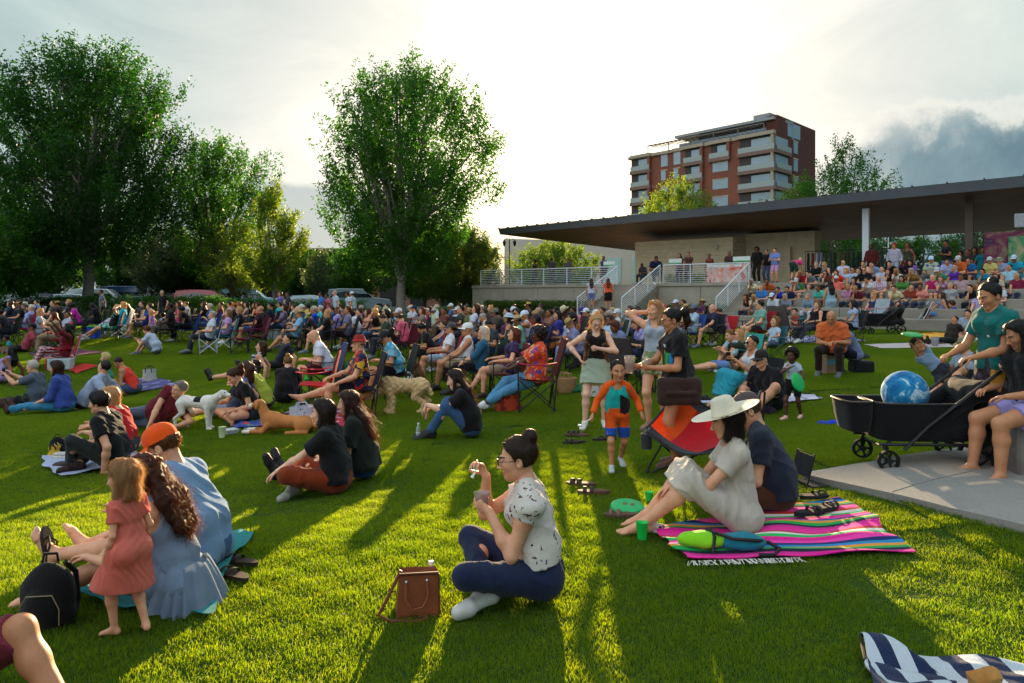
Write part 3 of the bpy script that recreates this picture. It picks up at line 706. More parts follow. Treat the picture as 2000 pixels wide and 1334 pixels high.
WALK = dict(pel=(0, 0, .88), lean=3, an=[(-.09, .26, .1), (.09, -.3, .16)], toe=[(0, 1, .15), (0, 1, -.5)], wr=[(-.24, -.1, .86), (.25, .2, .88)], slouch=2)
# ================================================================ camera, sun, sky
cd = bpy.data.cameras.new('camera'); cam = bpy.data.objects.new('camera', cd); COL.objects.link(cam); scene.camera = cam
cam.location = (0, 0, CAMH); cam.rotation_euler = (R(90), 0, 0); cd.sensor_width = 36; cd.lens = 36*F_PX/2000
cd.shift_y = -(667-HOR)/2000; cd.clip_end = 3000; cd.clip_start = .05
sdir = Vector((math.sin(R(SUN_AZ))*math.cos(R(SUN_EL)), math.cos(R(SUN_AZ))*math.cos(R(SUN_EL)), math.sin(R(SUN_EL))))
sl = bpy.data.lights.new('sun', 'SUN'); sl.energy = 5.0; sl.angle = R(.55); sl.color = (1, .72, .40)
so = bpy.data.objects.new('sun', sl); COL.objects.link(so); so.rotation_euler = (-sdir).to_track_quat('-Z', 'Y').to_euler()
def make_world():
    w = bpy.data.worlds.new('World'); scene.world = w; w.use_nodes = True; nt = w.node_tree; bg = nt.nodes['Background']
    sky = nd(nt, 'ShaderNodeTexSky'); sky.sky_type = 'NISHITA'; sky.sun_disc = False; sky.sun_elevation = R(SUN_EL); sky.sun_rotation = R(SUN_AZ); sky.air_density = 1.1; sky.dust_density = 2.2
    co = tex(nt, 'Generated')
    nm = nd(nt, 'ShaderNodeVectorMath', operation='NORMALIZE'); nt.links.new(co, nm.inputs[0]); D = nm.outputs[0]
    def M(op, a, b=None, c=None):
        n = nd(nt, 'ShaderNodeMath', operation=op)
        for i, v in enumerate((a, b, c)):
            if v is None: continue
            if hasattr(v, 'node'): nt.links.new(v, n.inputs[i])
            else: n.inputs[i].default_value = v
        return n.outputs[0]
    dt = nd(nt, 'ShaderNodeVectorMath', operation='DOT_PRODUCT'); nt.links.new(D, dt.inputs[0]); dt.inputs[1].default_value = sdir
    ang = M('ARCCOSINE', M('MINIMUM', dt.outputs[1], .99999))     # radians away from the sun
    sp = nt.nodes.new('ShaderNodeSeparateXYZ'); nt.links.new(D, sp.inputs[0])
    x, y, z = sp.outputs
    K = 7.6
    # thin bright overcast veil lit from behind by the low sun
    veil = nt.nodes.new('ShaderNodeValToRGB'); els = veil.color_ramp.elements
    st = [(0, (1.4, 1.2, .88)), (.045, (.85, .76, .6)), (.09, (.50, .475, .42)), (.135, (.36, .365, .345)), (.18, (.27, .315, .305)), (.235, (.185, .245, .25)), (.30, (.2, .28, .31)), (.5, (.46, .54, .61)), (1, (.76, .80, .86))]  # far stops, unseen behind the camera, raised to brighten the shaded people
    while len(els) < len(st): els.new(.5)
    for e, (p, c) in zip(els, st): e.position = p; e.color = c+(1,)
    nt.links.new(M('DIVIDE', ang, 3.2), veil.inputs[0])
    mp = nd(nt, 'ShaderNodeMapping'); mp.inputs['Scale'].default_value = (1, 1, 2.2); mp.inputs['Rotation'].default_value = (0, R(24), 0); nt.links.new(D, mp.inputs[0])
    streak = noise(nt, mp.outputs[0], 3.0, 7, .58); streak.inputs['Distortion'].default_value = .6
    sk = ramp(nt, streak.outputs[0], [(.38, (.86, .89, .9)), (.62, (1.12, 1.1, 1.07))])
    base = mixc(nt, 1.0, veil.outputs[0], sk, 'MULTIPLY')
    GOLD = 1
    # dark cloud bank on the right, another low behind the left trees
    cn = noise(nt, D, 5.5, 9, .62); cn.inputs['Distortion'].default_value = .35
    azr = M('ARCTAN2', x, y); el = M('ARCSINE', z)
    edge = M('ADD', M('MULTIPLY', M('SUBTRACT', azr, .40), .26), .175)      # bank rises to the right
    t1 = M('SUBTRACT', M('ADD', edge, M('MULTIPLY', M('SUBTRACT', cn.outputs[0], .5), .2)), el)
    def step(v, a, b):
        n = nd(nt, 'ShaderNodeMapRange', interpolation_type='SMOOTHSTEP'); nt.links.new(v, n.inputs[0]); n.inputs[1].default_value = a; n.inputs[2].default_value = b; return n.outputs[0]
    bank = M('MULTIPLY', step(t1, -.004, .04), step(azr, .33, .46)); rim = M('MULTIPLY', M('MULTIPLY', step(t1, -.012, .004), step(t1, .03, .008)), step(azr, .33, .46)); gold = M('MULTIPLY', M('MULTIPLY', step(el, .15, .03), step(ang, .40, .08)), .8)
    low = M('MULTIPLY', M('MULTIPLY', step(M('SUBTRACT', M('ADD', M('MULTIPLY', M('SUBTRACT', cn.outputs[0], .5), .04), .155), el), 0, .012), step(azr, -.02, -.22)), .85)
    puffn = noise(nt, D, 16, 6, .6)
    puff = M('MULTIPLY', M('MULTIPLY', step(puffn.outputs[0], .5, .6), step(el, .10, .05)), M('MULTIPLY', step(azr, -.06, 0), M('MULTIPLY', step(azr, .12, .04), .45)))
    bankc = ramp(nt, cn.outputs[0], [(.35, (.045, .088, .115)), (.55, (.085, .135, .16)), (.72, (.22, .25, .25))])
    c0 = mixc(nt, gold, base, (.52, .40, .22)); c00 = mixc(nt, bank, c0, bankc); c1 = mixc(nt, M('MULTIPLY', rim, .35), c00, (.48, .45, .4)); c2 = mixc(nt, low, c1, (.20, .235, .24)); c3 = mixc(nt, puff, c2, (.42, .36, .29))
    k = nd(nt, 'ShaderNodeVectorMath', operation='SCALE'); nt.links.new(c3, k.inputs[0]); k.inputs[3].default_value = K
    # keep a share of the physical sky under the veil
    fin = mixc(nt, .985, sky.outputs[0], k.outputs[0])
    nt.links.new(fin, bg.inputs[0]); bg.inputs[1].default_value = .1
make_world()
scene.view_settings.view_transform = 'Standard'; scene.view_settings.look = 'None'; scene.view_settings.exposure = EXPO = 1.6; scene.view_settings.gamma = 1
scene.render.film_transparent = False
cy = scene.cycles; cy.use_denoising = True; cy.max_bounces = 6; cy.diffuse_bounces = 3; cy.glossy_bounces = 2; cy.transmission_bounces = 5; cy.transparent_max_bounces = 8
cy.sample_clamp_indirect = 6; cy.use_adaptive_sampling = True; cy.adaptive_threshold = .02; cy.caustics_reflective = False; cy.caustics_refractive = False
# ================================================================ ground
def ground():
    m, nt, b = newmat('lawn_soil')
    co = tex(nt); n1 = noise(nt, co, .35, 4, .6); n2 = noise(nt, co, 6, 5, .7); n3 = noise(nt, co, 60, 3, .7)
    c = ramp(nt, n1.outputs[0], [(.3, (.030, .062, .010)), (.7, (.050, .092, .016))])
    c = mixc(nt, .5, c, ramp(nt, n2.outputs[0], [(.3, (.024, .055, .008)), (.7, (.066, .115, .02))])); nt.links.new(c, b.inputs['Base Color'])
    b.inputs['Roughness'].default_value = 1; b.inputs['Specular IOR Level'].default_value = .05; bump(nt, b, n3.outputs[0], .8, .03)
    xs = np.concatenate([np.linspace(-400, -45, 12), np.linspace(-40, 45, 120), np.linspace(50, 400, 12)]); ys = np.concatenate([np.linspace(-60, -4, 8), np.linspace(-3, 60, 110), np.linspace(66, 900, 20)])
    X, Y = np.meshgrid(xs, ys); Z = terr(X, Y); Z = np.where(Y > 45, .5, Z); V = np.stack([X, Y, Z], 2).reshape(-1, 3); w = len(xs)
    i = np.arange(len(ys)-1)[:, None]*w+np.arange(w-1)[None]; Q = np.stack([i, i+1, i+w+1, i+w], 2).reshape(-1, 4)
    me = npmesh('lawn', V, Q); me.materials.append(m); link('lawn', me, None, True, kind='structure')
    # asphalt of the car park behind the trees
    a = surf('#4a4a4c', .9, .15, 1.5, bumps=.2, bscale=40)
    MB().sheet(lambda u, v: (-70+u*62, 51+v*30, .508), 8, 4).build('car_park', a, kind='structure')
ground()
def grass():
    g = random.Random(3); v = []; f = []
    n = 12500
    for i in range(n):
        x, y = g.random(), g.random(); a = g.random()*6.283; cl = .5+.5*math.sin(x*6.283*2+1)*math.sin(y*6.283*3); h = (.015+.018*g.random())*(.75+.5*cl); w = .0016+.0013*g.random()
        lx, ly = g.gauss(0, .012), g.gauss(0, .012); ca, sa = math.cos(a)*w, math.sin(a)*w; k = len(v)
        v += [(x-ca, y-sa, -.004), (x+ca, y+sa, -.004), (x+ca*.7+lx*.4, y+sa*.7+ly*.4, h*.6), (x-ca*.7+lx*.4, y-sa*.7+ly*.4, h*.6), (x+lx, y+ly, h)]
        f += [(k, k+1, k+2, k+3), (k+3, k+2, k+4)]
    nb = len(v); pts = []
    for j in range(2, 34):
        hw = int(j*.76)+2
        for i in range(-hw, hw+1): pts.append((i+.5, j+.5))
    P_ = np.array(pts); z = terr(P_[:, 0], P_[:, 1])
    me = bpy.data.meshes.new('grass'); me.from_pydata(v+[(a, b, c) for (a, b), c in zip(pts, z.tolist())], [], f)
    at = me.attributes.new('is_point', 'BOOLEAN', 'POINT'); at.data.foreach_set('value', [False]*nb+[True]*len(pts))
    e = .3; nx = (terr(P_[:, 0]+e, P_[:, 1])-terr(P_[:, 0]-e, P_[:, 1]))/(2*e); ny = (terr(P_[:, 0], P_[:, 1]+e)-terr(P_[:, 0], P_[:, 1]-e))/(2*e)
    rt = me.attributes.new('tilt', 'FLOAT_VECTOR', 'POINT'); arr = np.zeros((nb+len(pts), 3), np.float32); arr[nb:, 0] = np.arctan(ny); arr[nb:, 1] = -np.arctan(nx); rt.data.foreach_set('vector', arr.ravel())
    m, nt, b = newmat('grass_blade')
    gm = nt.nodes.new('ShaderNodeNewGeometry'); n1 = noise(nt, gm.outputs['Position'], .45, 4, .6); n2 = noise(nt, gm.outputs['Position'], 25, 3, .7)
    c = ramp(nt, n2.outputs[0], [(.28, (.024, .062, .007)), (.5, (.043, .10, .010)), (.70, (.095, .145, .018)), (.8, (.20, .17, .07))])
    c = mixc(nt, .45, c, ramp(nt, n1.outputs[0], [(.35, (.024, .07, .008)), (.65, (.07, .12, .012))])); nt.links.new(c, b.inputs['Base Color'])
    b.inputs['Roughness'].default_value = .5; b.inputs['Specular IOR Level'].default_value = .3
    tr = nt.nodes.new('ShaderNodeBsdfTranslucent'); tc = mixc(nt, 1, c, (7.2, 4.8, .7), 'MULTIPLY'); nt.links.new(tc, tr.inputs[0])
    mx = nd(nt, 'ShaderNodeMixShader'); mx.inputs[0].default_value = .58; nt.links.new(b.outputs[0], mx.inputs[1]); nt.links.new(tr.outputs[0], mx.inputs[2]); nt.links.new(mx.outputs[0], nt.nodes['Material Output'].inputs[0])
    me.materials.append(m); o = link('grass', me, None, None, kind='stuff', label='short green turf blades of the lawn', category='grass')
    ng = bpy.data.node_groups.new('grass_tiles', 'GeometryNodeTree')
    ng.interface.new_socket('Geometry', in_out='INPUT', socket_type='NodeSocketGeometry'); ng.interface.new_socket('Geometry', in_out='OUTPUT', socket_type='NodeSocketGeometry')
    gi = ng.nodes.new('NodeGroupInput'); go = ng.nodes.new('NodeGroupOutput'); se = ng.nodes.new('GeometryNodeSeparateGeometry'); se.domain = 'POINT'
    na = ng.nodes.new('GeometryNodeInputNamedAttribute'); na.data_type = 'BOOLEAN'; na.inputs[0].default_value = 'is_point'
    nr = ng.nodes.new('GeometryNodeInputNamedAttribute'); nr.data_type = 'FLOAT_VECTOR'; nr.inputs[0].default_value = 'tilt'
    ip = ng.nodes.new('GeometryNodeInstanceOnPoints'); tf = ng.nodes.new('GeometryNodeTransform'); tf.inputs['Translation'].default_value = (-.5, -.5, 0)
    L = ng.links.new; L(gi.outputs[0], se.inputs[0]); L(na.outputs[0], se.inputs[1]); L(se.outputs[0], ip.inputs['Points']); L(se.outputs[1], tf.inputs[0]); L(tf.outputs[0], ip.inputs['Instance']); L(nr.outputs[0], ip.inputs['Rotation']); L(ip.outputs[0], go.inputs[0])
    md = o.modifiers.new('tiles', 'NODES'); md.node_group = ng
grass()
# ================================================================ trees
def leafmat(c, tc, key):
    m, nt, b = newmat(key); gm = nt.nodes.new('ShaderNodeNewGeometry'); n = noise(nt, gm.outputs['Position'], 1.1, 4, .65)
    l = lin(c)[:3]; base = ramp(nt, n.outputs[0], [(.3, tuple(v*.62 for v in l)), (.7, tuple(v*1.35 for v in l))]); nt.links.new(base, b.inputs['Base Color'])
    b.inputs['Roughness'].default_value = .5; b.inputs['Specular IOR Level'].default_value = .3
    tr = nt.nodes.new('ShaderNodeBsdfTranslucent'); t = mixc(nt, 1, base, tc, 'MULTIPLY'); nt.links.new(t, tr.inputs[0])
    mx = nd(nt, 'ShaderNodeMixShader'); mx.inputs[0].default_value = .5; nt.links.new(b.outputs[0], mx.inputs[1]); nt.links.new(tr.outputs[0], mx.inputs[2]); nt.links.new(mx.outputs[0], nt.nodes['Material Output'].inputs[0])
    return m
LEAF = {'dark': leafmat((.024, .078, .012), (1.7, 2.1, .7), 'dark_leaves'), 'mid': leafmat((.040, .112, .014), (1.9, 2.2, .7), 'leaves'),
        'bright': leafmat((.10, .17, .022), (2.6, 2.2, .8), 'bright_leaves'), 'rust': leafmat((.06, .10, .018), (2.3, 2.0, .8), 'rusty_leaves'), 'grey': leafmat((.075, .11, .055), (2, 2, 1.2), 'grey_leaves')}
BARK = surf('#5d5148', .95, .3, 6, bumps=.9, bscale=18, key='bark'); BARK2 = surf('#8a8078', .95, .25, 5, bumps=.7, bscale=16, key='grey_bark')
def leaves(V, rg, size, n_per, spread):
    """V cluster centres (n,3) -> leaf quads"""
    n = len(V)*n_per; c = np.repeat(V, n_per, 0)+rg.normal(size=(n, 3))*spread*np.array([1, 1, 1.1])
    d = rg.normal(size=(n, 3)); d /= np.linalg.norm(d, axis=1, keepdims=True); u = np.cross(d, rg.normal(size=(n, 3))); u /= np.linalg.norm(u, axis=1, keepdims=True)
    s = size*rg.uniform(.55, 1.2, (n, 1)); v = np.stack([c-d*s, c+u*s*.42, c+d*s, c-u*s*.42], 1).reshape(-1, 3)
    return v, np.arange(n*4).reshape(-1, 4)
def tree(at, h, trunk_h, prof, label, leaf='dark', seed=1, nb=10, ntw=1500, npl=16, size=.16, spread=.22, tr=.3, bark=BARK, group=None, lean=0, cat='tree', gap=0, flat=1, name='tree'):
    """prof: [(height fraction, left radius, right radius)] of the crown outline; limbs rise in a vase"""
    rg = np.random.default_rng(seed); g = random.Random(seed); prof = sorted(prof); zs = [p[0]*h for p in prof]; rl = [p[1] for p in prof]; rr = [p[2] for p in prof]
    def rad(z, a):
        L, Rr = np.interp(z, zs, rl), np.interp(z, zs, rr); c = np.cos(a); m = (L+Rr)/2; return np.where(c < 0, m+(L-m)*(-c), m+(Rr-m)*c)*np.where(abs(np.sin(a)) > .7, flat, 1)
    root = empty(name, at, label, cat, group=group); tk = MB()
    pts = [Vector((g.gauss(0, .03)+lean*t, g.gauss(0, .03), t*trunk_h-.1*(t == 0))) for t in (0, .12, .35, .65, 1)]
    tk.tube(pts, [tr*1.45, tr*1.05, tr*.93, tr*.85, tr*.8], 12)
    top = pts[-1]; ends = []
    for i in range(nb):
        a = 2*math.pi*(i+g.random()*.6)/nb; e = g.uniform(.45, .98); z = h*e; r = float(rad(z, a))*g.uniform(.3, .82) if i else .2
        tip = Vector((lean+math.cos(a)*r, math.sin(a)*r, z)); st = top+Vector((0, 0, -g.random()*trunk_h*.35)) if i else top
        mid = st.lerp(tip, .5)+Vector((math.cos(a), math.sin(a), 0))*r*.04+Vector((0, 0, -.08*h*g.random())); q = [st.lerp(mid, t).lerp(mid.lerp(tip, t), t) for t in np.linspace(0, 1, 8)]
        q = [p+Vector((g.gauss(0, .05), g.gauss(0, .05), 0))*(1 if 0 < k < 7 else 0) for k, p in enumerate(q)]
        tk.tube(q, [tr*.62*(1-k/8)**1.1+.02 for k in range(8)], 6, caps=False)
        for s_ in range(7):
            b0 = q[2+s_*5//7] if s_ < 7 else q[-1]; aa = a+g.gauss(0, 1.0); zz = min(h*.97, b0.z+g.uniform(.06, .3)*h); rr_ = float(rad(zz, aa))*g.uniform(.45, .95)
            t2 = Vector((lean+math.cos(aa)*rr_, math.sin(aa)*rr_, zz)); m2 = b0.lerp(t2, .5)+Vector((0, 0, -.02*h)); q2 = [b0.lerp(m2, t).lerp(m2.lerp(t2, t), t) for t in np.linspace(0, 1, 5)]
            tk.tube(q2, [tr*.2*(1-k/5)+.012 for k in range(5)], 4, caps=False)
    tk.build('trunk', bark, root)
    # twig sprays: short rising lines of leaf clusters, denser toward the outside
    n = ntw; z = rg.uniform(zs[0], zs[-1], n*3); a = rg.uniform(0, 2*math.pi, n*3); rm = rad(z, a); keep = rg.random(n*3) < rm/rm.max(); z, a, rm = z[keep][:n], a[keep][:n], rm[keep][:n]
    fr = rg.random(len(z))**.42; lob = 1+.13*np.sin(a*5+z*1.1+seed)+.09*np.sin(a*3-z*2.3); c = np.stack([lean+np.cos(a)*rm*fr*lob, np.sin(a)*rm*fr*lob, z], 1)
    if gap:
        hole = np.sin(c[:, 0]*1.3+seed)*np.sin(c[:, 2]*1.1+2*seed)*np.sin(c[:, 1]*1.2+seed*3); c = c[hole > -gap]
        core = (fr[:len(c)] < .5) & (rg.random(len(c)) < .5); c = c[~core]
    dr = np.stack([c[:, 0]/(rm.max())*1.1, c[:, 1]/rm.max()*1.1, np.full(len(c), 1.5)], 1)+rg.normal(size=(len(c), 3))*.28; dr /= np.linalg.norm(dr, axis=1, keepdims=True)
    ln = rg.uniform(.5, 1.5, (len(c), 1))*h/16
    V = np.concatenate([c+dr*ln*t+rg.normal(size=c.shape)*.05 for t in (-.3, 0, .25, .5, .75, 1.0, 1.25)]); v, q = leaves(V, rg, size*.82, max(4, int(npl*.55)), spread*.55)
    me = bpy.data.meshes.new('crown'); me.vertices.add(len(v)); me.vertices.foreach_set('co', v.ravel()); me.loops.add(len(q)*4); me.loops.foreach_set('vertex_index', q.ravel())
    me.polygons.add(len(q)); me.polygons.foreach_set('loop_start', np.arange(0, len(q)*4, 4)); me.update(calc_edges=True); me.materials.append(LEAF[leaf])
    link('crown', me, root, None); return root
def at(px, s, z=None): p = S(px, s); return (p.x, p.y, p.z if z is None else z)
tree(at(173, 31.5), 16.4, 3.6, [(.19, 1.6, 1.8), (.28, 4.6, 3.9), (.42, 5.6, 5.4), (.6, 5.6, 5.0), (.76, 4.7, 4.7), (.88, 3.2, 3.9), (.96, .8, 1.6)], 'tall dark leafy tree with a thick grey trunk at the left side of the lawn', 'dark', 11, 16, 3000, 14, .15, .24, .34, BARK2, gap=.16)
tree(at(783, 30.5), 16.0, 3.3, [(.17, 1.6, 2.4), (.28, 3.7, 4.0), (.42, 4.4, 4.7), (.55, 4.1, 5.9), (.72, 3.9, 6.2), (.82, 3.5, 4.7), (.91, 2.0, 2.8), (.97, .5, .7)], 'tall vase-shaped tree in the middle with sunlight breaking through its right side', 'mid', 5, 16, 2200, 14, .15, .23, .3, BARK2, gap=.18)
tree(at(415, 26), 12.6, 2.6, [(.2, 1.5, 2), (.4, 2.6, 3.4), (.65, 2.6, 4.2), (.9, 1.9, 3.9), (1, .4, 1.8)], 'mid-height tree with open upper branches between the two tall trees', 'mid', 8, 9, 950, 13, .16, .24, .24, BARK, gap=.12)
tree(at(535, 30), 8.3, 2.0, [(.22, 1.0, 1.4), (.4, 2.0, 2.2), (.65, 1.6, 1.9), (.85, 1.0, 1.0), (1, .2, .3)], 'slender young tree with bright sunlit green leaves', 'bright', 9, 7, 560, 12, .15, .2, .1, BARK2, gap=.05)
tree(at(455, 28), 6.4, 1.5, [(.25, 1.4, 1.4), (.5, 2.4, 2.4), (.8, 1.8, 1.8), (1, .4, .4)], 'small yellow-green tree in front of the open-branched tree', 'bright', 19, 7, 300, 12, .14, .22, .1, BARK, gap=.05)
tree(at(905, 26), 6.1, .9, [(.1, 2.2, 2.0), (.35, 3.6, 3.0), (.65, 3.3, 2.8), (.9, 1.8, 1.6), (1, .4, .5)], 'round bushy tree with rust-tinted leaves left of the terrace', 'rust', 21, 8, 620, 14, .13, .22, .14, BARK, name='bushy_tree')
tree(at(830, 24), 7.0, 1.2, [(.15, 2, 2), (.4, 3, 3), (.8, 2.6, 2.6), (1, .5, .5)], 'green leafy tree right behind the middle tree trunk', 'mid', 22, 8, 450, 13, .15, .24, .14, BARK)
tree(at(700, 24), 5.6, 1.4, [(.2, 1.6, 1.6), (.5, 2.6, 2.6), (.85, 1.8, 1.8), (1, .3, .3)], 'low green tree left of the middle tree trunk', 'mid', 23, 7, 330, 12, .15, .24, .12, BARK)
tree(at(1080, 22), 5.9, 1.5, [(.2, 2, 2), (.5, 4, 4.2), (.85, 3.2, 3.0), (1, .6, .6)], 'sunlit low tree seen under the left tip of the canopy roof', 'bright', 24, 8, 420, 13, .15, .24, .12, BARK)
for i, (px, s, h, lf, lb) in enumerate([(-60, 24, 8.2, 'dark', 'dark tree at the left edge behind the lawn'), (40, 27, 7.4, 'dark', 'dark low tree left of the big grey trunk'), (110, 22, 7.0, 'dark', 'dark tree filling the gap behind the big grey trunk'),
        (250, 23, 6.2, 'mid', 'low dark tree right of the big grey trunk'), (330, 25, 6.4, 'grey', 'grey-green tree over the parked blue van'), (390, 24, 5.6, 'mid', 'low green tree above the maroon car'), (600, 21, 5.2, 'mid', 'small dark tree at the end of the arched brick building'), (-10, 34, 5.6, 'mid', 'leaning small tree at the left border of the lawn')]):
    tree(at(px, s), h, 1.6, [(.22, 1.8, 1.8), (.5, 3.3, 3.3), (.8, 2.7, 2.7), (1, .5, .5)], lb, lf, 30+i, 7, 520, 13, .15, .25, .13, BARK, group='trees along the car park')
tree(at(625, 26), 4.6, 1.2, [(.2, .8, .8), (.6, 1.4, 1.4), (1, .3, .3)], 'thin young tree before the arched brick wall', 'grey', 41, 5, 130, 10, .12, .18, .06, BARK)
# ================================================================ architecture
O = Vector((-1.3, 47, 0)); U = Vector((.766, -.643, 0)); Wv = Vector((.643, .766, 0)); TZ = 2.35
def T(u, v, z=0): return O+U*u+Wv*v+Vector((0, 0, z))
ROTT = Matrix((U, Wv, Vector((0, 0, 1)))).transposed()
def tbox(mb, u0, u1, v0, v1, z0, z1, mi=0, bev=0): return mb.box(T((u0+u1)/2, (v0+v1)/2, (z0+z1)/2), (abs(u1-u0), abs(v1-v0), abs(z1-z0)), ROTT, mi, bev)
CONC = surf('#9c9484', .85, .16, 1.2, bumps=.25, bscale=20, key='concrete'); CONC2 = surf('#8d867a', .9, .2, .8, bumps=.3, bscale=25, key='step_concrete')
WHITE = surf('#cfd4d6', .4, .05, key='white_paint'); STONE = surf('#c4b494', .85, .12, 2, bumps=.2, key='stone_wall')
m = MB(); tbox(m, -1.5, 60, 0, 30, TZ-.3, TZ); m.build('terrace_floor', CONC2, kind='structure', smooth=False)
def wallpanels(name, u0, u1, label):
    r = empty(name, T(u0, 0, 0), label, 'wall'); m = MB(); inv = -Vector(T(u0, 0, 0))
    n = max(1, round((u1-u0)/2.6))
    for i in range(n): a = u0+(u1-u0)*i/n; b = u0+(u1-u0)*(i+1)/n; tbox(m, a+.012, b-.012, -.3, -.02, 0, TZ-.12)
    m.v = [tuple(Vector(p)+inv) for p in m.v]; m.build('wall_panels', CONC, r, False)
    m = MB(); tbox(m, u0, u1, -.38, -.0, TZ-.115, TZ+.05, 0, .015); m.v = [tuple(Vector(p)+inv) for p in m.v]; m.build('coping', CONC, r, False); return r
wallpanels('retaining_wall', -1.5, 9.5, 'long grey concrete retaining wall behind the trimmed hedge'); wallpanels('retaining_wall', 12.3, 17.2, 'grey concrete retaining wall below the orange banner')
def rail(u0, v0, z0, u1, v1, z1, label, name='railing', posts=None, hgt=1.05):
    a, b = T(u0, v0, z0), T(u1, v1, z1); r = empty(name, a, label, 'railing', group='white metal railings of the terrace'); d = b-a; n = posts or max(2, round(d.length/1.9)+1)
    for i in range(n):
        p = d*(i/(n-1)); MB().tube([p, p+Vector((0, 0, hgt))], .032, 6).build('post', WHITE, r)
    MB().tube([Vector((0, 0, hgt)), d+Vector((0, 0, hgt))], .034, 6).build('top_rail', WHITE, r)
    m = MB()
    for k in range(1, 9): z = Vector((0, 0, hgt*k/9.2)); m.tube([z, d+z], .013, 4)
    m.build('bars', WHITE, r); return r
rail(-1.2, .2, TZ, 9.4, .2, TZ, 'white terrace railing along the long wall left of the stairs')
rail(12.35, .2, TZ, 17.1, .2, TZ, 'white terrace railing carrying the orange banner')
def stairs(u0, u1, n, z0, label):
    m = MB(); rs = (TZ-z0)/n
    for i in range(n): tbox(m, u0, u1, -.34*(n-i)-.02, 0 if i == n-1 else -.34*(n-i-1)+.0-.02, z0-.3, z0+rs*(i+1))
    return m.build('stairs', CONC2, smooth=False, kind='structure')
zb = .48
stairs(9.5, 12.3, 12, zb, ''); stairs(17.2, 18.35, 12, zb, '')
rail(9.55, -4.0, zb+.1, 9.55, 0, TZ, 'left handrail of the narrow stairs with white bars', 'stair_railing', 4); rail(12.25, -4.0, zb+.1, 12.25, 0, TZ, 'white handrail on the right of the narrow stairs', 'stair_railing', 4)
rail(17.25, -4.0, zb+.1, 17.25, 0, TZ, 'white handrail at the right end of the wall where the seating steps begin', 'stair_railing', 4)
# broad seating steps
NS, SD, SH = 5, 1.15, (TZ-.5)/5
for i in range(NS):
    m = MB(); n = 9
    for k in range(n): a = 18.37+(58-18.37)*k/n; b = 18.37+(58-18.37)*(k+1)/n; tbox(m, a, b-.01, -SD*(NS-i)-.02, -.02 if i == NS-1 else -SD*(NS-i-1)-.02, -.2, .5+SH*(i+1), 0, .02)
    m.build('seating_step', CONC2, smooth=False, kind='structure')
def STEPP(px, k):
    """point on the front of seating level k (0 lawn .. 5 terrace) in column px"""
    v = -SD*(NS-k)+.22; q = (px-1000)/F_PX; base = O+Wv*v; u = (q*base.y-base.x)/(U.x-q*U.y); p = base+U*u; return Vector((p.x, p.y, .5+SH*k if k else tz(p.x, p.y)))
def TERP(px, v):
    q = (px-1000)/F_PX; base = O+Wv*v; u = (q*base.y-base.x)/(U.x-q*U.y); p = base+U*u; return Vector((p.x, p.y, TZ))
